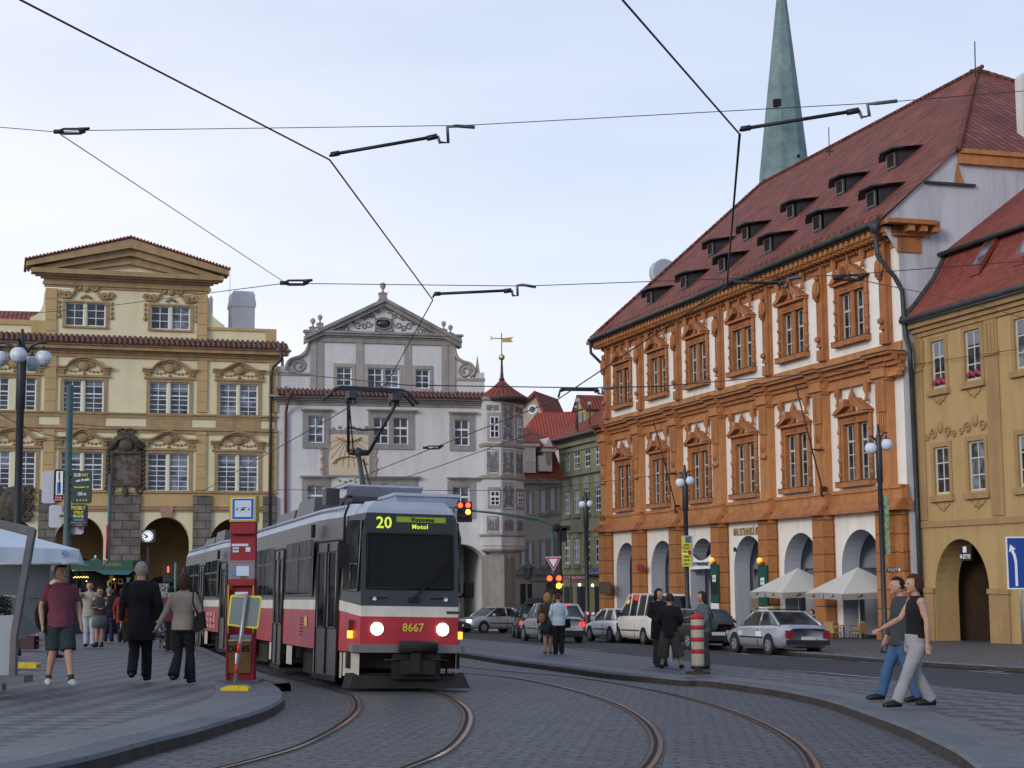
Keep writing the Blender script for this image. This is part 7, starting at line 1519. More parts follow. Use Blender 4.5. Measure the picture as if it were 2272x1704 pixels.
# green kiosk with script fascia, cone umbrella behind
K0 = base_at(225, 66); kz = lambda y: at(225, y, 66).z - K0.z; kx = lambda x: at(x, 1275, 66).x - K0.x
M_kg = mat('kiosk_green', (.018, .075, .05), .6, .12); M_kt = mat('awning_teal', (.03, .12, .11), .8, .1)
SK = zf(140, 1220, 280 / 2212); KX = lambda x: kx(SK(x, 0)[0]); KZ = lambda y: kz(SK(0, y)[1])
t = empty('kiosk', K0, 0, 'dark green souvenir kiosk with gold script on its fascia', 'kiosk')
b = MB(); b.box(KX(130), KX(1215), 0, 2.4, KZ(345), KZ(185)); fa = b.build('fascia', M_kg, t)
text('lettering', 'Kotlín', .26, mat('gold_script', (.38, .27, .1), .6), fa, ((KX(700) + KX(1020)) / 2, -.03, KZ(250)), rot=(PI / 2, 0.06, 0), fit=KX(1020) - KX(700)); text('lettering', 'zmrzlina', .14, mat('pale_script', (.16, .26, .24), .6), fa, (KX(370), -.03, KZ(255)), rot=(PI / 2, .05, 0), fit=KX(460) - KX(280))
b = MB(); b.box(KX(130), KX(1215), .25, .4, KZ(365), KZ(345), 1); b.box(KX(140), KX(1200), 1.6, 1.8, -.1, KZ(345), 0); b.box(KX(160), KX(500), .1, .5, -.1, .9, 0); b.box(KX(180), KX(230), .3, .5, 0, KZ(345), 0); b.box(KX(1150), KX(1200), .3, .5, 0, KZ(345), 0); b.build('stall', [M_black, M_white], t)
b = MB(); b.add([(KX(560), -.1, KZ(365)), (KX(1250), -.1, KZ(355)), (KX(1250), -1.1, KZ(440)), (KX(830), -1.1, KZ(432))], [(0, 1, 2, 3), (3, 2, 1, 0)]); b.build('awning', M_kt, t)
b = MB(); rnd = random.Random(4)
for i in range(11): b.ball((KX(190) + i * (KX(440) - KX(190)) / 10, -.02, KZ(482) + .03 * (i % 2)), .022, n=6)
b.ball((KX(905), -.1, KZ(518)), .03, n=6); b.ball((KX(425), -.1, KZ(545)), .025, n=6); b.build('string_lights', emis('warm_bulb', (1, .62, .12), 3.0), t)
b = MB()
for i in range(16): x, z = KX(rnd.uniform(640, 1140)), KZ(rnd.uniform(530, 900)); w__ = rnd.uniform(.08, .22); b.box(x, x + w__, 1.2, 1.3, z, z + w__ * 1.3, rnd.randrange(4))
b.build('souvenir_display', [mat('print_pale', (.3, .34, .38), .7, .3), mat('print_red', (.3, .05, .05), .7), mat('print_yellow', (.4, .32, .06), .7), mat('print_brown', (.1, .07, .05), .7)], t)
t = empty('parasol', base_at(211, 69), 0, 'closed teal umbrella top with white tip behind the kiosk', 'umbrella'); z0, z1 = kz(SK(0, 180)[1]), kz(SK(0, 115)[1])
b = MB(); b.lathe([(.36, z0 - .1), (.3, z0 + .02), (.1, z1), (.01, z1 + .02)], n=8, smooth=False); b.build('canopy', M_kt, t); b = MB(); b.ball((0, 0, z1 + .06), .05, n=8, sz=1.4); b.build('finial', M_white, t); b = MB(); b.tube([(0, 0, 0), (0, 0, z0)], .04, 6); b.build('pole', M_metal, t)
# lattice window in the arch behind, postcard rack, pedestrian signal
q = base_at(357, 45); a = at(*SK(1535, 900), 45) - q; c = at(*SK(1860, 590), 45) - q; t = empty('postcard_rack', q, 0, 'tall grey postcard rack behind the couple walking away', 'rack')
b = MB(); b.box(a.x, c.x, -.05, .05, a.z, c.z); b.tube([(0, 0, 0), (0, 0, a.z)], .03, 5); rk_ = b.build('rack', mat('rack_grey', (.16, .18, .22), .6, .3, 20), t)
b = MB(); nx_, nz_ = 8, 7
for i in range(nx_):
    for j in range(nz_): x = a.x + .02 + i * (c.x - a.x - .03) / nx_; z = a.z + .02 + j * (c.z - a.z - .03) / nz_; b.box(x, x + (c.x - a.x) / nx_ - .03, -.07, -.05, z, z + (c.z - a.z) / nz_ - .03, rnd.randrange(4))
ob = b.build('postcards', [bpy.data.materials[n_] for n_ in ('print_pale', 'print_brown', 'rack_grey', 'pale_sign_back')], t); ob['kind'] = 'stuff'
q = base_at(368, 80); t = empty('pedestrian_signal', q, 0, 'pedestrian traffic light showing a small red figure in the dark arch', 'traffic light'); c = at(*SK(1850, 350), 80) - q
b = MB(); b.box(c.x - .2, c.x + .2, -.1, .1, c.z - .6, c.z + .25); b.tube([(c.x - .22, 0, 0), (c.x - .22, 0, c.z + .4)], .05, 6); b.build('housing', M_dblk, t); b = MB(); b.box(c.x - .035, c.x + .035, -.14, -.1, c.z - .12, c.z + .1); b.ball((c.x, -.12, c.z + .13), .04, n=6); b.build('red_figure', M_redl, t)
t, q, h = pole('slim_post', 'thin pale green post beside the red pedestrian light', 389, 76, 1250, .06, mat('pale_green_post', (.10, .17, .17), .5), cat='post')
# white tent at the left edge: canopy, leaning frame, wind walls, plant, bench
TZ = zf(0, 1130, 240 / 995)
M_cv = mat('white_canvas', (.50, .56, .63), .8, .05, 2); M_cvw = mat('translucent_wall', (.20, .235, .265), .5, .1, 1, spec=.4); M_fr_ = mat('weathered_frame', (.115, .11, .12), .7, .2, 4)
def T3(x, y, Y_): return at(*TZ(x, y), Y_)
q = base_at(-60, 24.5); t = empty('market_tent', q, 0, 'white canvas tent with printed valance at the left edge', 'tent')
f = lambda x, y, Y_: T3(x, y, Y_) - q
b = MB(); r0, r1 = f(730, 370, 23.5), f(-420, 330, 22.5); b0, b1 = f(500, 330, 27), f(-420, 300, 27); pk = f(-330, 90, 25)
b.add([r1, r0, b0, b1, pk], [(0, 1, 4), (1, 2, 4), (2, 3, 4), (3, 0, 4)]); cp = b.build('canopy', M_cv, t)
v0, v1 = f(727, 500, 23.5), f(-420, 505, 22.5); b = MB(); n = 16
top = [r1.lerp(r0, i / n) for i in range(n + 1)]; bot = [v1.lerp(v0, i / n) + Vector((0, 0.03 * math.sin(i * 2.1), .01 * math.sin(i * 3))) for i in range(n + 1)]
b.add(top + bot, [(i, i + n + 1, i + n + 2, i + 1) for i in range(n)], 0, True); b.add([r0, v0, v0 + Vector((-.6, 2.6, .0)), b0], [(0, 1, 2, 3)]); b.tube([v1, v0], .02, 4, 1); vl = b.build('valance', [M_cv, M_dim], t)
pc = f(583, 410, 23.35); text('lettering', 'MDX', .055, M_sbl, vl, pc, rot=(PI / 2, 0, .02), sx=1.1, bold=.002)
b = MB(); b.tube([(pc.x + .07 * math.cos(k * PI / 8), pc.y, pc.z + .045 * math.sin(k * PI / 8)) for k in range(17)], .005, 4); b.build('emblem_ring', M_sbl, vl)
w1, w2, w3, w4 = f(470, 510, 24.8), f(-300, 510, 24.2), f(-300, 1360, 24.2), f(390, 1120, 25.0); b = MB(); b.add([w2, w3, w4, w1], [(0, 1, 2, 3)]); b.tube([f(40, 795, 24.3), f(380, 822, 24.7)], .012, 4, 1); b.build('wind_wall', [M_cvw, M_dim], t)
q2 = base_at(35, 21.6, PAV); t2 = empty('sloping_frame', q2, 0, 'grey leaning timber frame with clouded panels in front of the white tent', 'frame'); f2 = lambda x, y, Y_=21.6: T3(x, y, Y_) - q2
b = MB(); b.prism([(f2(92, 1540).x, f2(92, 1540).z), (f2(150, 1540).x, f2(150, 1540).z), (f2(158, 1180).x, f2(158, 1180).z), (f2(328, 190).x, f2(328, 190).z), (f2(300, 165).x, f2(300, 165).z), (f2(262, 235).x, f2(262, 235).z), (f2(108, 1150).x, f2(108, 1150).z)], -.06, .06)
b.prism([(f2(-60, 82).x, f2(-60, 82).z), (f2(-60, 150).x, f2(-60, 150).z), (f2(262, 240).x, f2(262, 240).z), (f2(300, 165).x, f2(300, 165).z)], -.06, .06)
z0 = f2(0, 1605).z; b.box(f2(-120, 1600).x, f2(272, 1560).x, -.25, .15, z0 + .02, f2(150, 1525).z); b.build('frame', M_fr_, t2)
b = MB(); b.prism([(f2(-120, 985).x, f2(-120, 985).z), (f2(135, 970).x, f2(135, 970).z), (f2(95, 1530).x, f2(95, 1530).z), (f2(-120, 1545).x, f2(-120, 1545).z)], -.01, .02); b.build('panel', mat('clouded_panel', (.27, .30, .33), .5, .1, 1), t2)
q3 = f2(30, 985, 22.6) + q2; t3 = empty('hedge_planter', base_at(15, 22.8), 0, 'dark clipped box plant behind the clouded panel at the left edge', 'plant'); b = MB(); rnd = random.Random(2); c3 = (T3(-20, 888, 22.8) - t3.location)
b.box(c3.x - .2, c3.x + .12, -.1, .1, 0, c3.z - .1, 1)
for i in range(700):
    p = Vector((rnd.uniform(-.3, .17), rnd.uniform(-.12, .12), rnd.uniform(-.13, .13))); d = Vector((rnd.uniform(-1, 1), rnd.uniform(-1, 1), rnd.uniform(-1, 1))).normalized() * .022; e = d.orthogonal().normalized() * .014
    o3 = Vector((c3.x, 0, c3.z)) + p; b.add([o3 - d, o3 + e, o3 + d, o3 - e], [(0, 1, 2, 3)], 0)
b.build('foliage', [mat('box_leaves', (.012, .022, .012), .7, .5, 9), M_fr_], t3)
q4 = gp(*TZ(240, 1290), PAV); t4 = empty('bench', q4, 0, 'low grey and dark red bench by the tent', 'bench'); k_ = scl(q4.y) * 240 / 995
b = MB(); b.box(-80 * k_, 175 * k_, 0, .5, 125 * k_, 170 * k_, 0); b.build('seat', mat('bench_grey', (.15, .16, .18), .7), t4); b = MB(); b.box(-90 * k_, 75 * k_, -.05, .4, 0, 115 * k_, 0); b.build('front_board', mat('bench_maroon', (.07, .03, .04), .7), t4); b = MB(); b.box(75 * k_, 160 * k_, .1, .3, 20 * k_, 40 * k_, 0); b.box(75 * k_, 160 * k_, .1, .3, 70 * k_, 90 * k_, 0); b.build('rail', M_fr_, t4)
def foot_block(P_, w_, label):
    t = empty('sign_ballast', P_, 0, label, 'sign base', 'yellow sign feet'); b = MB(); h_ = w_ * .17
    b.prism([(-w_ / 2, 0), (w_ / 2, 0), (w_ / 2, h_ * .7), (w_ * .36, h_), (-w_ * .3, h_), (-w_ / 2, h_ * .6)], -w_ * .28, w_ * .28); b.box(-w_ * .15, w_ * .15, -w_ * .3, -w_ * .2, h_ * .25, h_ + .01)
    b.build('block', mat('yellow_foot', (.55, .42, .02), .6, .1) if 'yellow_foot' not in bpy.data.materials else bpy.data.materials['yellow_foot'], t); return t
foot_block(gp(*TZ(220, 1458), PAV), .55, 'yellow plastic sign foot beside the tent frame')
# stop column with waste bin
q = gp(*(532, 1510), PAV); k = scl(q.y); t = empty('stop_column', q, math.radians(0), 'red tram stop column with yellow framed tram sign and waste bin', 'tram stop')
NZ = zf(400, 1100, 400 / 2212); X = lambda x: (NZ(x, 0)[0] - 532) * k; Zz = lambda y: (1510 - NZ(0, y)[1]) * k
M_sred = mat('column_red', (.25, .013, .025), .5, .15, 4); M_cyel = mat('column_yellow', (.45, .34, .03), .5, .1); M_frbl = mat('sign_frame_blue', (.015, .1, .42), .5); M_spl = mat('sign_pale_blue', (.50, .58, .66), .4, .04)
b = MB(); zb_ = lambda y2: (1510 - (1280 + y2 * 400 / 2212)) * k
b.box(X(575), X(600), -.14, .14, 0, zb_(170)); b.box(X(885), X(910), -.14, .14, 0, zb_(170)); b.box(X(600), X(905), -.02, .14, zb_(720), Zz(360)); b.box(X(598), X(910), -.15, .15, zb_(130), zb_(50)); b.box(X(600), X(890), -.1, .1, 0, zb_(1180)); b.box(X(605), X(912), -.14, .14, Zz(500), Zz(360)); b.build('column', M_sred, t)
b = MB(); b.box(X(588), X(605), -.15, -.1, zb_(700), zb_(120)); b.box(X(893), X(906), -.15, -.1, zb_(700), zb_(120)); b.build('column_edge', M_cyel, t)
b = MB(); b.box(X(600), X(925), -.17, .17, Zz(355), Zz(42)); sg = b.build('sign_case', M_cyel, t)
b = MB(); b.box(X(628), X(905), -.18, -.17, Zz(335), Zz(68), 2); b.box(X(638), X(895), -.186, -.18, Zz(325), Zz(75), 0); b.box(X(668), X(868), -.19, -.186, Zz(298), Zz(98), 1); b.build('sign_face', [M_frbl, M_spl, M_white], sg)
b = MB(); b.box(X(685), X(848), -.195, -.19, Zz(218), Zz(206)); b.box(X(740), X(795), -.195, -.19, Zz(206), Zz(200)); b.box(X(690), X(850), -.195, -.19, Zz(192), Zz(188)); b.box(X(765), X(800), -.195, -.19, Zz(188), Zz(180)); b.box(X(687), X(705), -.195, -.19, Zz(206), Zz(200)); b.box(X(825), X(848), -.195, -.19, Zz(206), Zz(200))
for x in (725, 813): b.disc((X(x), -.193, Zz(212)), .028, 'y', 12, 1, .008)
b.build('tram_pictogram', [M_rubber, M_spl], sg)
b = MB(); b.box(X(640), X(870), -.03, .0, Zz(470), Zz(400)); b.build('slot', M_rubber, t)
b = MB(); b.box(X(590), X(912), -.14, .12, Zz(845), Zz(825), 1); b.box(X(592), X(910), -.13, .1, Zz(1045), Zz(845), 0); b.build('notice_case', [mat('notice_grey', (.20, .19, .22), .4, .15, 5), M_bump], t)
b = MB(); b.box(X(690), X(845), -.14, -.13, Zz(1010), Zz(892), 0); b.box(X(640), X(690), -.14, -.13, Zz(1000), Zz(955), 1); b.box(X(740), X(810), -.145, -.14, Zz(1035), Zz(1015), 2); b.box(X(618), X(820), -.035, -.02, Zz(650), Zz(620), 0); b.box(X(630), X(705), -.035, -.02, Zz(725), Zz(662), 0); b.box(X(636), X(698), -.04, -.035, Zz(700), Zz(680), 3); b.box(X(788), X(845), -.035, -.02, Zz(718), Zz(662), 0)
b.build('stickers', [M_spl, M_sbl, M_sred, mat('sticker_green', (.05, .25, .22), .6)], t)
b = MB(); b.box(X(610), X(880), -.16, .12, zb_(1175), zb_(790), 0); b.box(X(608), X(882), -.165, .13, zb_(795), zb_(775), 1); bn = b.build('waste_bin', [mat('bin_ochre', (.17, .085, .02), .6, .25, 4), M_dim], t); text('lettering', 'DP-85', .14, M_rubber, bn, (X(735), -.165, zb_(890)), bold=.004)
b = MB(); b.box(X(615), X(880), -.1, .1, zb_(770), zb_(722)); b.build('litter', mat('litter', (.25, .25, .27), .8, .8, 30), t)
b = MB(); b.box(-.35, .35, -.25, .25, -.01, .012); b.build('base_plate', M_fr_, t)
# leaning temporary sign
q = gp(523, 1532, PAV); k = scl(q.y); N2 = zf(400, 1280, 400 / 2212); f = lambda x, y: ((N2(x, y)[0] - 523) * k, (1532 - N2(x, y)[1]) * k)
foot_block(q, 60 * k, 'yellow plastic foot of the leaning sign beside the stop column')
t = empty('leaning_sign', q, 0, 'leaning temporary sign back with yellow rim and red white post', 'sign')
pts = [f(*p) for p in ((635, 245), (985, 262), (998, 290), (955, 640), (930, 655), (590, 612), (582, 590), (615, 260))]; b = MB(); b.prism(pts, -.1, -.08, 0)
ins = [f(*p) for p in ((650, 268), (970, 285), (978, 300), (937, 622), (915, 630), (606, 592), (603, 580), (636, 275))]; b.prism(ins, -.106, -.1, 1); b.build('panel', [M_syl, mat('sign_back_grey', (.16, .20, .20), .45, .08)], t)
a = lambda x, y: (f(x, y)[0], -.14, f(x, y)[1]); b = MB(); b.tube([a(815, 230), a(692, 1300)], .028, 8, 0); b.tube([a(742, 820), a(728, 945)], .031, 8, 1); b.tube([a(712, 1070), a(700, 1185)], .031, 8, 1); b.box(a(690, 0)[0], a(740, 0)[0], -.15, -.14, a(0, 1070)[2], a(0, 940)[2], 2); b.build('post', [mat('galvanised', (.30, .32, .35), .4, .1, metal=.5), mat('post_red', (.5, .02, .03), .5), M_white], t)
b = MB(); u = [a(*p) for p in ((675, 212), (830, 212), (830, 240), (675, 245))]; b.prism([(p[0], p[2]) for p in u], -.13, -.1); b.build('paper_label', M_spl, t)
# striped bollard
p0, p1 = ZB(1030, 1048), ZB(1005, 556); q = gp(p0[0] - 1, p0[1], PAV); k = scl(q.y); t = empty('striped_bollard', q, 0, 'cream bollard with red stripes and red domed cap on the island', 'bollard'); hh = (p0[1] - p1[1]) * k; r_ = 53 * 580 / 2212 * k
b = MB(); b.disc((0, 0, .02), .25, 'z', 20, 0, .05); b.lathe([(r_ * .65, .02), (r_ * .62, .17)], n=14); b.build('foot', mat('bollard_foot', (.05, .035, .03), .8, .3), t)
b = MB(); b.lathe([(r_ * .98, .15), (r_, .2), (r_ * 1.02, hh - .1), (r_ * 1.0, hh - .08)], n=24); bd = b.build('shaft', mat('bollard_cream', (.42, .38, .29), .6, .12, 5), t)
b = MB(); b.lathe([(r_ * 1.03, hh - .1), (r_ * 1.1, hh - .08), (r_ * 1.1, hh - .04), (r_ * .6, hh), (.01, hh + .01)], n=24); b.build('cap', mat('bollard_red', (.42, .02, .035), .5), t)
for y in (665, 764, 862): z = (p0[1] - ZB(0, y)[1]) * k; b = MB(); b.lathe([(r_ * 1.025, z - .045), (r_ * 1.035, z - .043), (r_ * 1.035, z + .043), (r_ * 1.025, z + .045)], n=24); b.build('stripe', bpy.data.materials['bollard_red'], t)
# gantry traffic light and give-way sign
q = base_at(1227.5, 73, PAV); k = scl(73); P7 = lambda x, y: ((Z7(x, y)[0] - 1227.5) * k, at(*Z7(x, y), 73).z - q.z)
t = empty('signal_gantry', q, 0, 'green signal mast with long curved arm carrying a red and amber light', 'traffic light', 'traffic lights at the junction')
b = MB(); b.tube([(0, 0, 0), (0, 0, 1), *[(P7(x, y)[0], 0, P7(x, y)[1]) for x, y in ((1050, 600), (1045, 400), (1030, 320), (990, 270), (920, 240), (700, 205), (400, 170), (150, 145))]], [.12, .1, .09, .09, .08, .08, .07, .06, .05, .045], 10); b.build('mast', M_green, t)
def heads(parent, items, y=-.15, w_=.34):
    for (x, z0, z1, lit) in items:
        b = MB(); b.box(x - w_ / 2, x + w_ / 2, y, y + .3, z0, z1); h_ = b.build('signal_head', M_dblk, parent); n = 3
        for i in range(3):
            z = z1 - (z1 - z0) * (i + .5) / 3; r_ = (z1 - z0) / 3 * .38; b = MB(); b.disc((x, y - .02, z), r_, 'y', 16, 0, .04)
            on_ = lit[i]; b.build('lens', {'r': M_redl, 'a': M_ambl, '.': M_rubber}[on_], h_)
            b = MB(); b.tube([(x + r_ * 1.15 * math.cos(PI * j / 8), y - .1, z + r_ * 1.15 * math.sin(PI * j / 8)) for j in range(9)], .03, 4); b.build('visor', M_dblk, h_)
M_ambl = emis('lit_yellow', (1.0, .62, .03), 6.0)
a_, c_2 = P7(110, 270), P7(110, 62); a2 = P7(188, 270)
heads(t, [(a_[0], a_[1], c_2[1], 'r..'), (a2[0], a_[1], c_2[1], 'ra.')])
t = empty('signal_post', base_at(1228, 72.4, PAV), 0, 'twin traffic light heads at head height on the mast, red and amber lit', 'traffic light', 'traffic lights at the junction')
qq = t.location; P8 = lambda x, y: ((Z7(x, y)[0] - 1228) * k, at(*Z7(x, y), 72.4).z - qq.z); z1 = P8(0, 812)[1]; z0 = z1 - .98
heads(t, [(P8(1010, 0)[0], z0, z1, 'r..'), (P8(1103, 0)[0], z0, z1, 'ra.')]); b = MB(); b.box(P8(960, 0)[0], P8(1040, 0)[0], -.3, -.18, P8(0, 1060)[1], z0 + .3); b.build('rear_head', M_dblk, t)
b = MB(); b.box(-.12, .02, -.2, -.1, P8(0, 1068)[1], P8(0, 1015)[1]); b.build('push_button', M_yel, t)
t = empty('give_way_sign', base_at(1228, 72.6, PAV), 0, 'white give way triangle with red border on the signal mast', 'road sign'); f = lambda x, y: ((Z7(x, y)[0] - 1228) * k, at(*Z7(x, y), 72.6).z - t.location.z)
b = MB(); b.prism([f(968, 626), f(1130, 622), f(1052, 770)], -.26, -.24, 1); b.prism([f(976, 632), f(1122, 629), f(1051, 760)], -.266, -.26, 0); b.prism([f(1003, 647), f(1095, 645), f(1050, 728)], -.272, -.266, 1); b.build('plate', [mat('sign_rim_red', (.38, .02, .05), .5), mat('sign_white', (.62, .64, .68), .5)], t)
q = base_at(1253, 74, PAV); t = empty('traffic_light', q, 0, 'dark traffic light seen from behind beside the olive house', 'traffic light', 'traffic lights at the junction'); f = lambda x, y: ((Z7(x, y)[0] - 1253) * k, at(*Z7(x, y), 74).z - q.z)
b = MB(); a, c = f(1140, 470), f(1192, 330); b.box(a[0], c[0], -.1, .15, a[1], c[1]); a, c = f(1118, 358), f(1230, 305); b.box(a[0], c[0], -.1, .1, a[1], c[1]); a = f(1085, 325); b.ball((a[0], 0, a[1]), .2, n=8); b.build('head', M_dblk, t); b = MB(); a = f(1112, 300); b.tube([(a[0], 0, 0), (a[0], 0, a[1])], .11, 8); b.build('post', M_dblk, t)
# street direction boards, lanterns, wall signs across the side street
q = base_at(1268, 92); k = scl(92); t = empty('direction_boards', q, 0, 'white tourist direction boards with small red writing on a grey post', 'sign'); f = lambda x, y: ((Z7(x, y)[0] - 1268) * k, at(*Z7(x, y), 92).z - q.z)
b = MB()
for x0, y0, x1, y1 in ((1135, 820, 1220, 845), (1135, 855, 1220, 880), (1238, 820, 1385, 850), (1238, 890, 1285, 920)): a, c = f(x0, y1), f(x1, y0); b.box(a[0], c[0], -.03, .03, a[1], c[1])
pb = b.build('boards', mat('board_white', (.34, .33, .35), .6), t); b = MB(); b.tube([(f(1230, 900)[0], .05, 0), (f(1230, 900)[0], .05, f(0, 815)[1])], .05, 6); b.build('post', M_metal, t)
for s_, x, y in (('KARLŮV MOST', 1178, 832), ('MUSEUM', 1178, 867), ('PRAŽSKÝ HRAD', 1310, 834), ('METRO', 1262, 905)): a = f(x, y); text('lettering', s_, .26, M_srd, pb, (a[0], -.04, a[1]), fit=(70 if x != 1310 else 120) * S2 * scl(92) * (.5 if x == 1262 else 1), bold=.002)
q = base_at(1172, 100); t = empty('wall_lantern', q, 0, 'black traditional lantern on a bracket by the grey corner pier', 'lantern'); a = at(*Z7(792, 770), 100) - q; c = at(*Z7(860, 880), 100) - q
b = MB(); b.lathe([(.12, -.55), (.3, .1), (.34, .2), (.1, .5), (.02, .85)], (a.x, 0, a.z), 6, smooth=False); b.tube([(a.x, 0, a.z - .5), (a.x + .1, 0, c.z), (c.x + .9, 0.2, c.z)], .05, 5); b.build('lantern', M_metal, t)
for x, y, c_l in ((1135, 905, 0), (1318, 910, 1), (1450, 915, 2)):
    p = at(*Z7(x, y), 96); b = MB(); b.ball((0, 0, 0), .075, n=8); tag(b.build('shop_lamp', emis('shop_lamp_%s' % 'abc'[c_l], (1, .75, .45), 8), None, p), ('small lit shop lamp just right of the amber signal', 'small lit shop lamp with a pinkish glow, in the middle', 'small lit shop lamp nearest the orange corner pillar')[c_l], 'lamp', 'lit lamps along the side street shops')
a, c = O2.uv(Z7(1352, 800)), O2.uv(Z7(1415, 728)); a2, c2 = O2.uv(Z7(1418, 800)), O2.uv(Z7(1530, 728))
b = MB(); b.box(a[0], c[0], -.12, -.05, a[1], c[1]); b.box(a2[0], c2[0], -.12, -.05, a2[1], c2[1] - .05); sb = b.build('shop_sign', mat('shop_sign_grey', (.34, .36, .38), .6), tv)
text('lettering', 'Žižkovi', .75, M_sbl, sb, ((a2[0] + c2[0]) / 2, -.14, (a2[1] + c2[1]) / 2 + .1), sx=1.0)
b = MB()
for x in (1165, 1200, 1300, 1340, 1480): a, c = O2.uv(Z7(x, 1180)), O2.uv(Z7(x + 45, 930)); b.box(a[0], c[0], -.05, .05, -1, c[1])
b.box(O2.uv(Z7(1120, 0))[0], O2.uv(Z7(1530, 0))[0], -.3, .05, O2.uv(Z7(1200, 830))[1], O2.uv(Z7(1200, 808))[1]); b.build('shop_front', M_dblk, tv)
# barrier rail near the corner
p1_, p2_ = gp(*Z7(1370, 1300), .0), at(*Z7(1530, 1200), 84); t = empty('barrier', base_at(1315, 84, 0), 0, 'red and white construction barrier rail near the corner pillar', 'barrier'); a = at(*Z7(1350, 1197), 84) - t.location; c = at(*Z7(1530, 1203), 84) - t.location
b = MB()
for i in range(6): p, q_ = a.lerp(c, i / 6), a.lerp(c, (i + 1) / 6); b.box(p.x, q_.x, -.02, .02, p.z - .09, p.z + .05, i % 2)
b.build('rail', [M_srd, M_white], t); b = MB(); [b.tube([(x, 0, 0), (x, 0, a.z)], .03, 5) for x in (a.x + .2, c.x - .2)]; b.build('legs', M_srd, t)
# blue arrow sign at the right edge
q = gp(*ZE(2213, 1045), PAV); k = scl(q.y); f = lambda x, y: ((ZE(x, y)[0] - ZE(2213, 0)[0]) * k, at(*ZE(x, y), q.y).z - q.z); t = empty('arrow_sign', q, 0, 'blue square road sign with a white bent arrow at the right edge', 'road sign')
a, c = f(2108, 510), f(2330, 105); b = MB(); b.box(a[0], c[0], -.06, -.03, a[1], c[1], 1); b.box(a[0] + .04, c[0] - .04, -.065, -.06, a[1] + .04, c[1] - .04, 0); pn = b.build('panel', [mat('road_sign_blue', (.012, .055, .26), .4, .05), M_white], t)
b = MB(); b.prism([f(*p_) for p_ in ((2168, 485), (2187, 485), (2187, 300), (2180, 250), (2163, 208), (2180, 200), (2138, 165), (2128, 225), (2143, 215), (2160, 260), (2168, 310))], -.07, -.065); b.build('arrow', M_white, pn)
b = MB(); b.tube([(0, 0, 0), (-.05, 0, c[1])], .04, 8); b.build('post', bpy.data.materials['galvanised'], t)
# cafe umbrellas, furniture, menu boards, banner at the hall arcade
M_umb = mat('cream_umbrella', (.56, .55, .51), .85, .05); M_wick = mat('wicker_tan', (.38, .26, .12), .8, .3, 20)
def parasol(k, label):
    # centre stands in the arch of bay k
    t = empty('parasol', T.O + T.dx * (HU[k] + wc + .1) + T.dy * -.25, angO, label, 'umbrella', 'cream cafe umbrellas')
    b = MB(); r_ = 1.75; zt_ = T.z(ZE, 1045, 340) if k == 5 else T.z(ZE, 1045, 340) - .0; zr_ = zt_ - 1.15; cs_ = [(-r_, -r_), (r_, -r_), (r_, r_), (-r_, r_)]
    pts = []
    for i in range(4):
        a, c = cs_[i], cs_[(i + 1) % 4]; pts += [(a[0], a[1], zr_), ((a[0] + c[0]) / 2, (a[1] + c[1]) / 2, zr_ + .05)]
    b.add(pts + [(0, 0, zt_)], [(i, (i + 1) % 8, 8) for i in range(8)]); cpy = b.build('canopy', M_umb, t)
    b = MB()
    for i in range(8): a, c = Vector(pts[i]), Vector(pts[(i + 1) % 8]); d = Vector((0, 0, -.27)); e = (c - a) * .03; b.add([a, c, c + d - e, a + d + e], [(0, 1, 2, 3), (3, 2, 1, 0)])
    vl = b.build('valance', M_umb, cpy); b = MB()
    for i in range(8): a, c = Vector(pts[i]), Vector(pts[(i + 1) % 8]); m_ = a.lerp(c, .5) + Vector((0, 0, -.13)); nrm = Vector((m_.x, m_.y, 0)).normalized() * .012; dd = (c - a).normalized(); b.tube([m_ + nrm - dd * .14 + Vector((0, 0, -.04)), m_ + nrm + dd * .1 + Vector((0, 0, .0))], .02, 4, 1); b.ball(m_ + nrm + dd * .05 + Vector((0, 0, .06)), .045, n=6)
    b.build('printed_mark', [M_srd, M_rubber], vl)
    b = MB(); b.tube([(0, 0, 0), (0, 0, zt_)], .03, 8); b.build('pole', M_white, t); b = MB(); b.disc((0, 0, .05), .3, 'z', 14, 0, .1); b.build('foot', M_fr_, t)
parasol(5, 'cream square cafe umbrella nearest the lamp post, by the chairs'); parasol(4, 'cream square cafe umbrella farther left, above the taxi boot')
def chair_at(x, y, rz, label):
    t = empty('cafe_chair', T.O + T.dx * x + T.dy * y, angO + rz, label, 'chair', 'wicker cafe chairs under the umbrella')
    b = MB(); b.box(-.22, .22, -.22, .22, .42, .46); b.build('seat', M_wick, t); b = MB(); b.hexa([(-.22, .19, .46), (.22, .19, .46), (.22, .22, .46), (-.22, .22, .46), (-.24, .28, .88), (.24, .28, .88), (.24, .31, .88), (-.24, .31, .88)]); b.build('backrest', M_wick, t)
    for sx in (-1, 1):
        b = MB(); b.tube([(sx * .24, .22, .66), (sx * .27, -.15, .66), (sx * .26, -.2, .6)], .02, 5); b.build('armrest', M_wick, t)
        for sy in (-1, 1): b = MB(); b.tube([(sx * .2, sy * .19, .43), (sx * .24, sy * .25, 0)], .016, 5); b.build('leg', M_metal, t)
chair_at(HU[5] + 1.2, -1.1, 1.2, 'tan wicker cafe chair, leftmost at the table'); chair_at(HU[5] + 2.6, -1.6, PI + .3, 'tan wicker cafe chair in front of the table'); chair_at(HU[5] + 3.4, -.8, -1.3, 'tan wicker cafe chair half hidden behind the lamp post'); chair_at(HU[5] + 1.9, -.1, .1, 'tan wicker cafe chair behind the table, darkest in the arch')
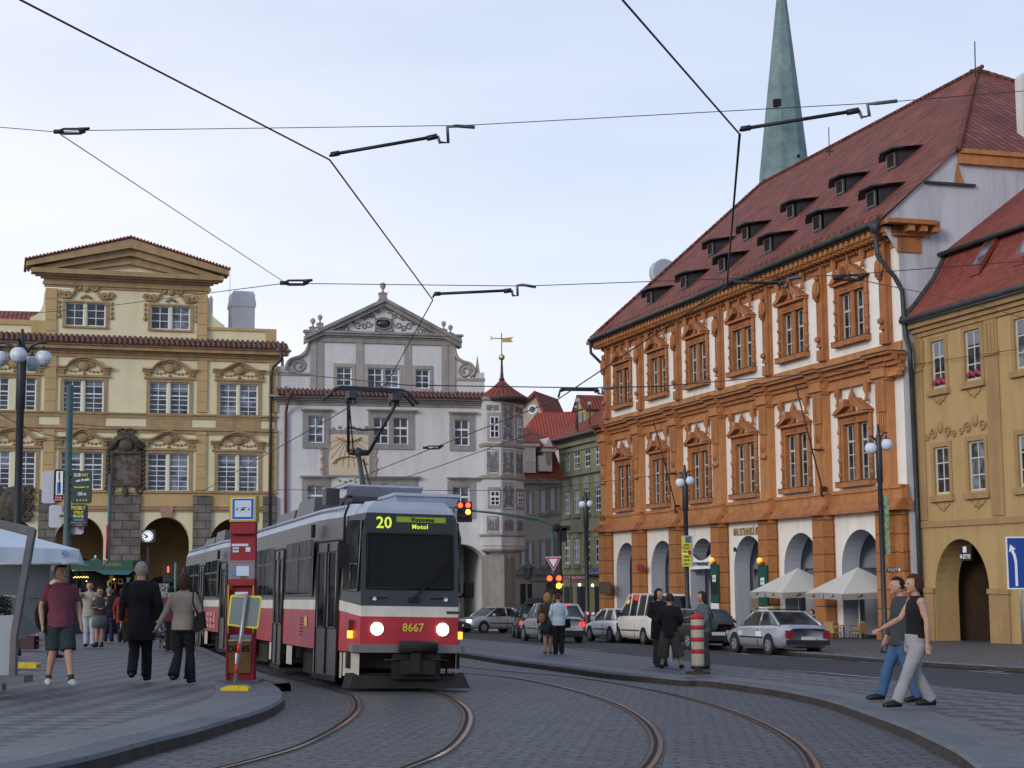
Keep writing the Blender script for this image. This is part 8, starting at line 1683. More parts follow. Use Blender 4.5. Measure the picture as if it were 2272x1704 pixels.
t = empty('cafe_table', T.O + T.dx * (HU[5] + 2.2) + T.dy * -.9, angO, 'small cafe table between the wicker chairs', 'table'); b = MB(); b.disc((0, 0, .72), .42, 'z', 18, 0, .04); b.build('tabletop', M_wick, t); b = MB(); b.tube([(0, 0, 0), (0, 0, .7)], .03, 6); b.disc((0, 0, .02), .24, 'z', 12, 0, .04); b.build('pedestal', M_metal, t)
b = MB(); b.lathe([(.3, 0), (.36, .95), (.37, 1.0), (.3, 1.02)], n=16); o = T.uv(ZE(1248, 920), .6); tag(b.build('litter_bin', mat('bin_maroon', (.05, .02, .018), .6, .2), None, T.O + T.dx * (o[0] + .5) + T.dy * -.8), 'dark maroon round litter bin beside the corner pillar', 'litter bin')
def pboard(k, ytop, label, foot):
    # green menu board hung on the pillar face of pillar k
    t = empty('menu_board', T.O + T.dx * (HU[k] - pw / 2) + T.dy * -.62, angO, label, 'menu board', 'green menu boards on the pillars'); w_ = pw * .42
    zt_ = T.z(ZB, 1215, 122, .6) if k == 3 else T.z(ZE, 270, 322, .6); zb_ = T.z(ZB, 1215, 445, .6) if k == 3 else T.z(ZE, 270, 640, .6)
    b = MB(); b.box(-w_, w_, -.03, .03, zb_, zt_, 0); b.box(-w_ * .9, w_ * .9, -.035, -.03, zb_ + (zt_ - zb_) * .2, zb_ + (zt_ - zb_) * .68, 1 if foot else 0); b.build('panel', [mat('board_green', (.012, .07, .05), .5) if 'board_green' not in bpy.data.materials else bpy.data.materials['board_green'], M_dblk], t)
    b = MB(); z = zt_ - .75 if k == 3 else zb_ + (zt_ - zb_) * .6; b.prism([(-.2, z - .2), (-.05, z - .14), (.1, z - .2), (.22, z - .15), (.22, z + .2), (-.2, z + .17)], -.045, -.035); tgm = b.build('emblem', M_white, t); text('lettering', 'MALT', .12, M_rubber, tgm, (0.01, -.05, z), sx=.9)
    b = MB(); b.box(-w_ * .9, w_ * .9, -.04, .03, zb_ - 1.5, zb_ - .05, 0); b.box(-w_ * .45, w_ * .45, -.045, -.04, zb_ - .9, zb_ - .35, 1); b.build('lower_poster', [M_white, mat('poster_orange', (.5, .22, .05), .6)], t)
    b = MB(); b.ball((0, -.15, zt_ + .24), .15, n=10, sz=.9); b.build('lamp', emis('lit_orange', (1, .36, .05), 1.3) if 'lit_orange' not in bpy.data.materials else bpy.data.materials['lit_orange'], t); b = MB(); b.lathe([(.2, -.02), (.22, .04), (.05, .12)], (0, -.15, zt_ + .08), 12); b.build('lamp_base', M_gold, t)
pboard(3, 0, 'tall green menu board on the pillar left of the lettered arch', True); pboard(4, 0, 'tall green menu board on the pillar behind the taxi', False)
zt_, zb_ = T.z(ZB, 1490, 320), T.z(ZB, 1490, 515); t = empty('notice_cabinet', T.O + T.dx * (HU[3] + wc + .35) + T.dy * .5, angO, 'beige gabled notice cabinet standing in the lettered arch', 'cabinet'); b = MB()
b.box(-1.05, 1.05, -.12, .12, zb_, zt_ - .45, 0); b.prism([(-1.2, zt_ - .45), (1.2, zt_ - .45), (0, zt_)], -.16, .16, 0); b.box(-.92, .92, -.13, -.12, zb_ + .12, zt_ - .6, 1); b.box(-1.05, -.95, -.05, .05, -.2, zb_, 0); b.box(.95, 1.05, -.05, .05, -.2, zb_, 0); b.build('cabinet', [mat('cabinet_beige', (.26, .22, .15), .7, .1), mat('cabinet_board', (.17, .155, .10), .6, .1)], t)
# sagging banner in the third arch
t = empty('hanging_banner', T.O + T.dx * (HU[2] + wc) + T.dy * .02, angO, 'white sagging cloth banner with black writing across an arch', 'banner'); z0, z1 = T.z(ZB, 1070, 162), T.z(ZB, 1070, 75)
top = []; bot = []; n = 12
for i in range(n + 1): u = -1 + 2 * i / n; top.append((u * 1.84, -.05 - .1 * (1 - u * u), z1 - .1 + .75 * u * u)); bot.append((u * 1.86, -.05 - .25 * (1 - u * u), z0 + .03 * u))
b = MB(); b.add(top + bot, [(i, i + n + 1, i + n + 2, i + 1) for i in range(n)] , 0, True); cl_ = b.build('cloth', M_white, t)
text('lettering', 'SVATOMARTINSKÉ', .28, M_rubber, t, (0, -.22, z1 - .3), bold=.008, sx=.95); text('lettering', 'VÍNO', .4, M_rubber, t, (0, -.27, z1 - .8), bold=.008); text('lettering', 'z Moravy', .26, M_rubber, t, (.1, -.3, z0 + .25), sx=1.1)
def wallplate(Z, x0, y0, x1, y1, wv, m, nm, lb, s_=None, c_l=None):
    a, c = T.uv(Z(x0, y1), wv), T.uv(Z(x1, y0), wv); t = empty(nm, T.O + T.dx * ((a[0] + c[0]) / 2) + T.dy * -wv, angO, lb, 'sign'); w_ = (c[0] - a[0]) / 2; b = MB(); b.box(-w_, w_, -.03, .01, a[1], c[1]); o = b.build('plate', m, t)
    if s_: text('lettering', s_, (c[1] - a[1]) * .42, c_l or M_white, o, (0, -.04, (a[1] + c[1]) / 2), sx=.6)
wallplate(ZB, 509, 173, 556, 120, .62, M_srd, 'red_plate', 'small red and white plate on an orange pillar above the van', 'BAR')
wallplate(ZB, 190, 372, 286, 270, .66, M_dk, 'bronze_plaque', 'dark scalloped bronze plaque on the far orange corner pillar')
wallplate(ZA, 1604, 1490, 1630, 1450, .02, M_metal, 'number_plaque', 'tiny grey house number plate beside the lettered arch', '21')
# flagpole brackets and wall anchors for the span wires
for k, (Z, xa, ya, xb, yb, lb) in enumerate(((ZD, 858, 1250, 580, 170, 'thin dark red flagpole leaning out from the fifth pilaster'), (ZA, 1018, 1060, 785, 160, 'thin dark red flagpole leaning out from the second pilaster'))):
    a = T.uv(Z(xa, ya), .5); c = T.uv(Z(xb, yb), 1.9); b = MB(); b.tube([(0, 0, 0), (c[0] - a[0], -1.4, c[1] - a[1])], .035, 6); b.box(-.12, .12, -.1, .15, -.2, .25); b.tube([(0, .1, (c[1] - a[1]) * .4), ((c[0] - a[0]) * .4, -.56, (c[1] - a[1]) * .4)], .04, 5)
    tag(b.build('flagpole', mat('flagpole_maroon', (.06, .014, .012), .5) if k == 0 else bpy.data.materials['flagpole_maroon'], None, T.O + T.dx * a[0] + T.dy * -.5 + Vector((0, 0, a[1])), angO), lb, 'flagpole', 'flagpoles on the hall')
# ------------------------------------------------------------------ overhead wires
M_wire = mat('overhead_wire', (.018, .02, .024), .5, .1); M_wir2 = mat('span_wire', (.06, .065, .07), .5, .1)
D = lambda x, y: DD(x, y)
def w3(p, hgt=5.5): return gp(*D(*p), hgt)
def wire(name, pts, r, label, group, sag=0.0, m=M_wire):
    out = [pts[0]]
    for a, c in zip(pts, pts[1:]):
        for i in range(1, 9): t_ = i / 8; p = a.lerp(c, t_); p.z -= sag * 4 * t_ * (1 - t_); out.append(p)
    o0 = pts[0]; b = MB(); b.tube([p - o0 for p in out], r, 5); tag(b.build(name, m, None, o0), label, 'overhead wire', group)
h_ = 5.5
cA = [w3(p) for p in ((-60, -55), (45, 0), (712, 345), (935, 648))] + [gp(*D(836, 828), 5.5)] + [gp(*D(690, 1000), 5.5)]
wire('contact_wire', cA[:4] + [cA[4]], .0085, 'thick contact wire from the upper left corner down to the pantograph', 'tram contact wires')
cB = [w3(p) for p in ((1305, -45), (1345, 0), (1598, 290))]; pB = at(*D(1568, 620), 25.8); cB2 = [w3((1598, 290)), w3((1570, 618)), w3((1206, 862)), w3((935, 968)), w3((700, 1062))]
wire('contact_wire', cB, .0085, 'thick contact wire dropping from the top edge towards the spire', 'tram contact wires')
wire('contact_wire', cB2, .012, 'long contact wire running back across the orange hall towards the grey house', 'tram contact wires')
wire('contact_wire', [w3((1150, 935)), w3((935, 1012)), w3((780, 1062)), w3((600, 1125))], .011, 'lower contact wire slanting across the grey wall', 'tram contact wires')
wire('contact_wire', [w3((836, 828)), w3((720, 900)), w3((560, 990)), w3((440, 1060))], .011, 'contact wire behind the pantograph running back to the left', 'tram contact wires')
def Yat(p, hh=5.5): return gp(*D(*p), hh).y
ya, yb = Yat((712, 345)), Yat((1598, 290))
S_ = lambda p, Y_: at(*D(*p), Y_)
wire('span_wire', [S_((-80, 268), 15.5), S_((120, 285), ya - .6), S_((180, 282), ya - .5), S_((1000, 271), ya - .1)], .004, 'thin upper span wire from the left edge to the first arm', 'span wires')
wire('span_wire', [S_((1000, 271), ya - .1), S_((1900, 222), yb), S_((2290, 190), yb + 2)], .004, 'thin upper span wire from the first arm to the right edge', 'span wires')
yc = Yat((935, 648)); yd = Yat((1570, 620))
wire('span_wire', [S_((130, 290), ya - .6), S_((615, 610), yc)], .005, 'thin diagonal wire linking the upper and middle spans', 'span wires')
wire('span_wire', [S_((-60, 690), 30), S_((240, 660), 28), S_((615, 612), yc), S_((1130, 618), yc), S_((1690, 598), yd), S_((1810, 595), yd + 1), S_((2290, 558), yd + 3)], .006, 'middle span wire crossing below the gables to the orange hall', 'span wires')
wire('span_wire', [S_((1810, 595), yd + 1), S_((2080, 650), 45), S_((2260, 700), 50)], .008, 'wire dropping from the middle span to the ochre house', 'span wires')
ye = Yat((1206, 862))
wire('span_wire', [S_((560, 800), ye + 10), S_((880, 832), ye), S_((1270, 838), ye), S_((1420, 835), ye), S_((1960, 790), 70), S_((2260, 745), 60)], .012, 'lower span wire across the grey gable and orange facade', 'span wires')
wire('span_wire', [S_((-20, 880), 38), S_((140, 945), 44)], .01, 'short sagging cable from the lamp to the green pole', 'span wires', .15)
wire('span_wire', [S_((150, 915), 44), S_((420, 940), 60), S_((600, 945), 75)], .01, 'thin cable from the green pole towards the downpipe', 'span wires')
wire('span_wire', [S_((600, 1058), 70), S_((1140, 1060), 80), S_((1560, 1010), 88)], .014, 'low thin cable in front of the lower windows of the grey house', 'span wires')
def arm(p, e, brk, label, hh=5.5, s=1.0, lightb=True):
    Y_ = Yat(p, hh); P0 = S_(p, Y_); q = lambda pt: S_(pt, Y_) - P0; t = empty('registration_arm', P0, 0, label, 'wire arm', 'registration arms of the contact wires'); kk = scl(Y_)
    b = MB(); b.tube([q(p) + Vector((0, 0, .03)), q((p[0] + s * 3, p[1] - s * 13))], .013 * s, 6); b.tube([q((p[0] + s * 3, p[1] - s * 13)), q(e)], .02 * s, 8); b.tube([q((p[0] + s * 3, p[1] - s * 13)), q((p[0] + s * 3, p[1] - s * 13)).lerp(q(e), .08)], .03 * s, 8); b.tube([q(e), q(e).lerp(q(p), .1)], .032 * s, 8); b.build('insulated_rod', M_wire, t)
    b = MB(); b.tube([q(pt) for pt in brk], .02 * s, 5); b.build('bracket', mat('bracket_zinc', (.12, .13, .15), .5, metal=.3) if 'bracket_zinc' not in bpy.data.materials else bpy.data.materials['bracket_zinc'], t)
arm((712, 345), (945, 294), [(945, 294), (950, 308), (968, 308), (966, 275), (985, 272), (1026, 275)], 'insulated registration arm over the left part of the sky', s=.85)
arm((1598, 290), (1855, 238), [(1855, 238), (1862, 254), (1878, 250), (1874, 225), (1895, 223), (1938, 218)], 'insulated registration arm in front of the church spire', s=.85)
arm((935, 648), (1105, 627), [(1105, 627), (1108, 639), (1118, 639), (1117, 616), (1128, 615), (1158, 620)], 'insulated registration arm above the grey house gable', s=1.0)
arm((1570, 622), (1692, 612), [(1692, 612), (1690, 622), (1700, 622), (1702, 602), (1715, 600), (1732, 600)], 'insulated registration arm in front of the hall cornice', s=1.0)
arm((1206, 862), (1292, 842), [(1292, 842), (1292, 850), (1302, 852), (1300, 838), (1325, 838)], 'small distant registration arm left of the orange hall', s=1.6)
def insul(p, Y_, label, s=1.0):
    P0 = S_(p, Y_); b = MB(); b.tube([(-.14 * s, 0, 0), (-.08 * s, 0, .025 * s), (.08 * s, 0, .025 * s), (.17 * s, 0, .03 * s)], .012 * s, 5); b.tube([(-.14 * s, 0, 0), (-.08 * s, 0, -.02 * s), (.08 * s, 0, -.02 * s), (.13 * s, 0, .0)], .014 * s, 5); b.tube([(.07 * s, 0, 0.01), (.17 * s, 0, .03 * s)], [.03 * s, .012 * s], 6); b.tube([(-.17 * s, 0, 0), (-.08 * s, 0, 0)], .022 * s, 6)
    tag(b.build('wire_insulator', M_wire, None, P0), label, 'insulator', 'span wire insulators')
insul((155, 284), ya - .55, 'insulator on the upper span near the left edge', .95); insul((640, 611), yc, 'insulator on the middle span above the grey house', 1.3); insul((1838, 600), yd + 1, 'insulator on the middle span before the top right window', 1.4); insul((936, 967), Yat((935, 968)), 'insulator on the low contact wire over the grey wall', 1.6)
# ================================================================== people
M_skin = mat('skin', (.42, .24, .17), .6, .08, 5, spec=.4)
_pm = {}
def cl(name, col, var=.12, sc=8):
    if name not in _pm: _pm[name] = mat(name, col, .9, var, sc, bump=.25, bsc=25)
    return _pm[name]
def remesh(b, name, m, parent, vox, disp=0.0, seed=0):
    me = bpy.data.meshes.new(name); me.from_pydata([tuple(v) for v in b.v], [], b.f); o = bpy.data.objects.new(name, me); C.objects.link(o)
    r = o.modifiers.new('r', 'REMESH'); r.mode = 'VOXEL'; r.voxel_size = vox; r.use_smooth_shade = True
    sm_ = o.modifiers.new('s', 'SMOOTH'); sm_.factor = .5; sm_.iterations = 2
    if disp:
        tx = bpy.data.textures.new('fold', 'CLOUDS'); tx.noise_scale = .13
        d = o.modifiers.new('d', 'DISPLACE'); d.texture = tx; d.strength = disp; d.mid_level = .5
    me2 = bpy.data.meshes.new_from_object(o.evaluated_get(bpy.context.evaluated_depsgraph_get())); bpy.data.objects.remove(o)
    me2.materials.clear(); me2.materials.append(m); me2.polygons.foreach_set('use_smooth', [True] * len(me2.polygons))
    o = bpy.data.objects.new(name, me2); C.objects.link(o); o.parent = parent; return o
def person(P_, hgt, face, label, legs, arms, top, bottom, shoes, hair, hat=0, look=0.0, near=True, group=None, lean=0.0, bust=0, sock=None, build=1.0, sit=False, neckbend=0):
    """legs/arms: per side (-1, +1) offsets in units of height; person faces local -y; x to the person's left is +x"""
    t = empty('person', P_, face, label, 'person', group); H_ = hgt; vx = (.0105 if near else .017)
    V = lambda x, y, z: Vector((x * H_, y * H_ + lean * z * H_, z * H_)); w_ = build
    hipz = .30 if sit else .50; sh = V(0, .005, hipz + .32); b = MB(); ax = 'smooth'
    torso = [(V(0, 0, hipz - .02), .078, 1.22), (V(0, 0, hipz + .05), .088, 1.15), (V(0, -.005, hipz + .13), .075 * w_, 1.2), (V(0, -.002, hipz + .23), .085 * w_, 1.3), (V(0, .004, hipz + .29), .074, 1.38), (V(0, .006, hipz + .318), .058, 1.3), (V(0, .006, hipz + .345), .036, 1.2)]
    def tor(b_, ex, lo=0, hi=7):
        pts = torso[lo:hi]; n = 16; vs = []; fs = []
        for p, r, k in pts:
            for j in range(n): a = 2 * PI * j / n; vs.append(p + Vector(((r * k * H_ + ex) * math.cos(a), (r * .82 * H_ + ex) * math.sin(a), 0)))
        for i in range(len(pts) - 1):
            for j in range(n): fs.append((i * n + j, i * n + (j + 1) % n, (i + 1) * n + (j + 1) % n, (i + 1) * n + j))
        fs += [tuple(range(n))[::-1], tuple((len(pts) - 1) * n + j for j in range(n))]; b_.add(vs, fs)
    hd = V(0, -.008 - neckbend, hipz + .43); tor(b, 0); b.tube([V(0, .008, hipz + .30), V(0, .002, hipz + .37)], .034 * H_, 10)
    R_ = Matrix.Rotation(look, 4, 'Z'); hr = H_ * .058
    def hp(x, y, z): return hd + (R_ @ Vector((x, y, z))) * hr
    hb = MB(); hb.ball((0, 0, 0), hr, n=18, sx=.88, sy=1.08, sz=1.2); hb.ball(Vector((0, -.30, -.62)) * hr, hr * .62, n=12, sx=.95, sz=.8)
    hb.tube([Vector((0, -1.02, .12)) * hr, Vector((0, -1.3, -.25)) * hr, Vector((0, -1.05, -.36)) * hr], [hr * .1, hr * .17, hr * .14], 8)
    hb.tube([Vector((-.5, -.92, .22)) * hr, Vector((0, -1.06, .2)) * hr, Vector((.5, -.92, .22)) * hr], hr * .13, 6); hb.tube([Vector((-.22, -.95, -.62)) * hr, Vector((0, -1.03, -.6)) * hr, Vector((.22, -.95, -.62)) * hr], hr * .1, 6); hb.ball(Vector((0, -.85, -.98)) * hr, hr * .22, n=8)
    for s in (-1, 1): hb.ball(Vector((s * .9, .05, -.08)) * hr, hr * .22, n=8, sx=.4, sz=1.3)
    b.merge(hb, Matrix.Translation(hd) @ R_)
    J = {}
    for i, s in ((0, -1), (1, 1)):
        hip = V(s * .052, 0, hipz - .01); kx, ky, kz, axx, ay, az = legs[i]; k = V(kx, ky, kz); a = V(axx, ay, az); J['k', s], J['a', s], J['h', s] = k, a, hip
        b.tube([hip, hip.lerp(k, .5), k, k.lerp(a, .3), k.lerp(a, .65), a], [.056 * H_, .05 * H_, .034 * H_, .034 * H_, .026 * H_, .02 * H_], 12)
        b.tube([a + Vector((0, .02 * H_, -.018 * H_)), a + Vector((s * .01, -.03 * H_, -.022 * H_)), a + Vector((s * .02, -.095 * H_, -.03 * H_))], [.022 * H_, .022 * H_, .014 * H_], 8)
        S = V(s * .100 * w_, .006, hipz + .296); (ex, ey, ez), (wx, wy, wz) = arms[i]; E_, W_ = V(ex, ey, ez), V(wx, wy, wz); J['s', s], J['e', s], J['w', s] = S, E_, W_
        b.ball(S, .036 * H_, n=10); b.tube([S, S.lerp(E_, .5), E_, E_.lerp(W_, .35), W_], [.032 * H_, .029 * H_, .023 * H_, .024 * H_, .0155 * H_], 10)
        d = (W_ - E_).normalized(); sd = d.cross(Vector((0, 1, 0)));
        if sd.length < .2: sd = Vector((1, 0, 0))
        sd.normalize(); nn = d.cross(sd).normalized(); pc = W_ + d * .03 * H_
        b.tube([W_, pc, W_ + d * .052 * H_], [.015 * H_, .021 * H_, .019 * H_], 8, flat=.6)
        for q, ln in ((-1.5, .036), (-.5, .043), (.5, .045), (1.5, .038)):
            o_ = W_ + d * .05 * H_ + nn * q * .0105 * H_ if False else W_ + d * .05 * H_ + nn * q * .010 * H_
            b.tube([o_, o_ + d * ln * .5 * H_ + sd * .004 * H_ * s, o_ + d * ln * .9 * H_ + sd * .016 * H_ * s], [.0058 * H_, .0056 * H_, .0045 * H_], 6)
        b.tube([W_ + d * .012 * H_, W_ + d * .035 * H_ - nn * .024 * H_, W_ + d * .055 * H_ - nn * .03 * H_], [.008 * H_, .007 * H_, .0055 * H_], 6)
    remesh(b, 'body', M_skin, t, vx)
    # face details
    e = MB()
    for s in (-1, 1): e.ball(hp(s * .36, -.97, .04), hr * .1, n=6)
    e.tube([hp(-.2, -1.06, -.6), hp(0, -1.12, -.6), hp(.2, -1.06, -.6)], hr * .035, 4); e.build('eyes_and_mouth', cl('eye_dark', (.05, .02, .018)), t)
    # hair cap plus length
    hc, hlen, hcol = hair; h = MB(); n = 18
    def cap(y0, z0, sc): 
        bb = MB(); bb.ball((0, 0, 0), hr * sc, n=n, sx=.92, sy=1.1, sz=1.22); vs, fs = bb.v, bb.f
        keep = [f for f in fs if all((vs[i].y > -hr * y0 or vs[i].z > hr * z0) and vs[i].z > -hr * .75 for i in f)]
        o_ = MB(); o_.v = vs; o_.f = keep; o_.m = [0] * len(keep); o_.sm = [True] * len(keep); return o_
    if hlen >= 0:
        c_ = cap(.25 if hlen < .5 else .45, .62, 1.06 if hlen < .2 else 1.14); h.merge(c_, Matrix.Translation(hd) @ R_)
        if hlen > .2:
            rnd = random.Random(int(hgt * 1000) + len(label))
            for q in range(-5, 6): a = q * .3; x, y = math.sin(a), math.cos(a) * .95; L_ = hlen * hr * 2.2 * (1 - .05 * abs(q)) ; p0 = hp(x * .82, y * .85 - .05, .25); h.tube([p0, p0 + (R_ @ Vector((x * .12, y * .12, -L_ / hr * .5))) * hr, p0 + (R_ @ Vector((x * .2 + rnd.uniform(-.1, .1), y * .22 + .1, -L_ / hr))) * hr], [hr * .3, hr * .32, hr * .1], 6)
        h.build('hair', cl('hair_' + hcol, {'brown': (.035, .018, .012), 'dark': (.012, .009, .008), 'grey': (.20, .18, .17), 'blond': (.26, .15, .06), 'pale': (.42, .36, .26), 'auburn': (.05, .018, .012)}[hcol], .4, 30), t)
    # clothes
    kind, tcol, tc_, sleeve, hem = top
    T_ = MB(); tor(T_, .018 if kind != 'tight' else .008)
    if kind != 'tight': T_.tube([V(0, 0, hipz + .05), V(0, 0, hipz - .01), V(0, 0, hem)], [.088 * H_, .094 * H_, .098 * H_ if hem > .35 else .108 * H_], 14, flat=1.2)
    for s in (-1, 1):
        S, E_, W_ = J['s', s], J['e', s], J['w', s]; r = .039 if kind != 'tight' else .034; 
        if sleeve > 0: T_.ball(S, r * H_ * 1.02, n=10)
        if 0 < sleeve <= 1: T_.tube([S, S.lerp(E_, sleeve)], [r * H_, r * 1.02 * H_], 10)
        elif sleeve > 1: T_.tube([S, E_, E_.lerp(W_, .93)], [r * H_, r * .86 * H_, r * .66 * H_], 10)
    remesh(T_, {'coat': 'coat', 'tight': 'top', 'shirt': 'shirt', 'jacket': 'jacket'}[kind], tc_, t, .013 if near else .019, .012 if near else 0)
    bk, bc = bottom; Bm = MB()
    if bk in ('long', 'shorts', 'wide', 'flare'):
        wz = .06 if kind == 'tight' else -.005; wr_ = .088 if kind == 'tight' else .084; Bm.tube([V(0, 0, hipz + wz), V(0, 0, hipz - .03)], [wr_ * H_, wr_ * H_], 14, flat=1.18)
        for s in (-1, 1):
            hp_, k, a = J['h', s], J['k', s], J['a', s]; out_ = k if bk != 'wide' else k.lerp(a, .55)
            if bk == 'long': Bm.tube([hp_, k, k.lerp(a, 1.04)], [.07 * H_, .046 * H_, .044 * H_], 12)
            elif bk == 'flare': Bm.tube([hp_, k, k.lerp(a, 1.02)], [.066 * H_, .04 * H_, .056 * H_], 12)
            elif bk == 'shorts': Bm.tube([hp_, hp_.lerp(k, .96)], [.075 * H_, .066 * H_], 12)
            else: Bm.tube([hp_, k, out_], [.078 * H_, .078 * H_, .082 * H_], 12)
        remesh(Bm, {'shorts': 'shorts', 'wide': 'culottes'}.get(bk, 'trousers'), bc, t, .013 if near else .019, .014 if near else 0)
    else:
        Bm.lathe([(.09 * H_, 0), (.105 * H_, .08 * H_), (.115 * H_, .2 * H_), (.11 * H_, .2 * H_), (.1 * H_, .1 * H_), (.085 * H_, 0)], (0, 0, 0), 18, sx=1.2); Bm.xf(Matrix.Translation(V(0, 0, hipz + .03)) @ Matrix.Rotation(PI, 4, 'X')); Bm.build('skirt', bc, t)
    for s in (-1, 1):
        a = J['a', s]; f_ = MB()
        f_.tube([a + Vector((0, .028 * H_, -.02 * H_)), a + Vector((s * .008, -.03 * H_, -.019 * H_)), a + Vector((s * .018, -.085 * H_, -.027 * H_)), a + Vector((s * .02, -.118 * H_, -.03 * H_))], [.027 * H_, .029 * H_, .024 * H_, .012 * H_], 10); zs = a.z - .046 * H_
        f_.v = [Vector((v.x, v.y, max(v.z, zs))) for v in f_.v]; f_.build('shoe', shoes, t)
        if sock: g_ = MB(); g_.tube([a + Vector((0, 0, -.01 * H_)), a.lerp(J['k', s], .17)], .0255 * H_, 10); g_.build('sock', sock, t)
    t['_'] = 0; del t['_']; return t, V, J
ST = lambda dx=.055, a=0.0, b_=0.0: [(-dx, -.01 - a * .5, .275, -dx, a * -1, .048), (dx, -.01 - b_ * .5, .275, dx, b_ * -1, .048)]   # a/b: forward reach of each foot
AR = [((-.15, .01, .655), (-.155, -.03, .50)), ((.15, .01, .655), (.155, -.03, .50))]
def G_(x, y, dz=PAV): return gp(x, y, dz)
kblk = cl('cloth_black', (.009, .009, .011)); kchar = cl('cloth_charcoal', (.035, .035, .037)); shb = mat('shoe_black', (.012, .011, .012), .45); shw = mat('shoe_white', (.45, .47, .5), .6, .15, 20)
def check_mat():
    m, nt, b = new_mat('purple_check'); tc = N(nt, 'ShaderNodeTexCoord'); br = N(nt, 'ShaderNodeTexBrick'); br.offset = 0
    mp = N(nt, 'ShaderNodeMapping'); mp.inputs['Rotation'].default_value = (PI / 2, 0, 0); L(nt, tc.outputs['Object'], mp.inputs[0]); L(nt, mp.outputs[0], br.inputs['Vector'])
    for k, v in (('Color1', (.13, .022, .045, 1)), ('Color2', (.105, .018, .04, 1)), ('Mortar', (.22, .08, .12, 1))): br.inputs[k].default_value = v
    for k, v in (('Scale', 1), ('Brick Width', .03), ('Row Height', .03), ('Mortar Size', .002)): br.inputs[k].default_value = v
    L(nt, br.outputs['Color'], b.inputs['Base Color']); b.inputs['Roughness'].default_value = .9; return m
FWD = 0.0                                  # facing the camera; PI = walking away; -PI/2 = facing left in the photo
W1 = [(-.055, -.01, .28, -.075, .06, .05), (.06, -.07, .28, .075, -.15, .048)]
person(G_(130, 1520), 1.79, .45, 'person in checked plum shirt, dark shorts and white trainers', W1, [((-.155, .02, .655), (-.15, -.03, .505)), ((.15, .03, .655), (.165, -.02, .505))], ('shirt', 0, check_mat(), .75, .475), ('shorts', cl('shorts_teal', (.028, .04, .045))), shw, (0, .1, 'dark'), look=.35, sock=kchar)
bg = empty('backpack', G_(118, 1520) + Vector((0, .15, 0)), .45, 'black backpack hanging from the shoulder of the person in plum', 'backpack'); b = MB(); b.ball((-.14, .12, 1.02), .2, n=12, sx=.9, sy=.6, sz=1.35); b.build('bag', kblk, bg); b = MB(); b.tube([(-.1, .02, 1.3), (-.16, -.10, 1.46), (-.17, -.17, 1.35), (-.2, -.16, 1.1), (-.25, -.02, .95)], .028, 6, flat=.5); b.build('strap', kblk, bg)
person(on(*(at(121, 1275, 36).xy), PAV), 1.70, PI * .75, 'white haired person in pale blue behind the person in plum', ST(), AR, ('shirt', 0, cl('shirt_pale', (.25, .30, .36)), 2, .46), ('long', kchar), shb, (0, .25, 'pale'), near=False)
person(G_(174, 1402), 1.78, PI, 'person in dark grey coat with bald head walking off, left of the pointing man', [(-.05, 0, .28, -.04, .08, .06), (.05, -.05, .28, .05, -.06, .048)], AR, ('coat', 0, cl('coat_grey', (.05, .052, .056)), 2, .40), ('long', cl('navy_trousers', (.015, .018, .04))), shb, (0, .05, 'grey'), near=False)
person(G_(197, 1435), 1.80, .1, 'person in cream vest and pale trousers pointing ahead with raised arm', [(-.04, -.02, .28, -.04, 0, .048), (.06, -.03, .28, .07, -.05, .048)], [((-.15, -.12, .79), (-.16, -.28, .80)), ((.13, .05, .66), (.10, -.03, .56))], ('jacket', 0, cl('vest_cream', (.30, .29, .25)), 1, .46), ('long', cl('pale_jeans', (.33, .37, .44))), shb, (0, .08, 'dark'), near=True)
person(G_(220, 1436), 1.64, -.1, 'person in brown top and grey skirt with folded arms', ST(.045), [((-.13, -.03, .655), (.02, -.11, .645)), ((.13, -.03, .655), (-.03, -.12, .66))], ('tight', 0, cl('brown_top', (.045, .037, .032)), 2, .5), ('skirt', cl('grey_skirt', (.10, .115, .13))), shb, (0, .2, 'brown'), sock=kblk)
person(G_(240, 1424), 1.70, PI, 'grey haired person in navy jacket behind the folded arms', ST(), AR, ('jacket', 0, cl('navy_jacket', (.012, .014, .022)), 2, .46), ('long', cl('navy_trousers', (0, 0, 0))), shb, (0, .1, 'grey'), near=False)
person(G_(270, 1426), 1.66, PI, 'person in rust red coat, mostly hidden by the black coat', ST(.05, 0, .06), AR, ('coat', 0, cl('rust_coat', (.16, .022, .016)), 2, .36), ('long', kblk), shb, (0, .2, 'brown'), near=False)
WA = [(-.052, -.05, .28, -.05, -.06, .048), (.045, .0, .27, .045, .13, .085)]
pm_, V, J = person(G_(309, 1512), 1.88, PI + .1, 'tall person in long black coat with shaved head walking away', WA, [((-.155, .03, .655), (-.18, -.02, .50)), ((.15, .02, .655), (.16, -.03, .50))], ('coat', 0, kblk, 2, .34), ('long', kblk), shb, (0, .02, 'grey'), build=1.12)
person(G_(405, 1517), 1.69, PI - .1, 'person in beige cardigan and black flared trousers walking away', WA, [((-.15, .02, .655), (-.155, -.03, .52)), ((.155, .03, .655), (.235, -.0, .53))], ('jacket', 0, cl('beige_knit', (.24, .20, .17)), 2, .49), ('flare', kblk), shb, (0, .75, 'brown'))
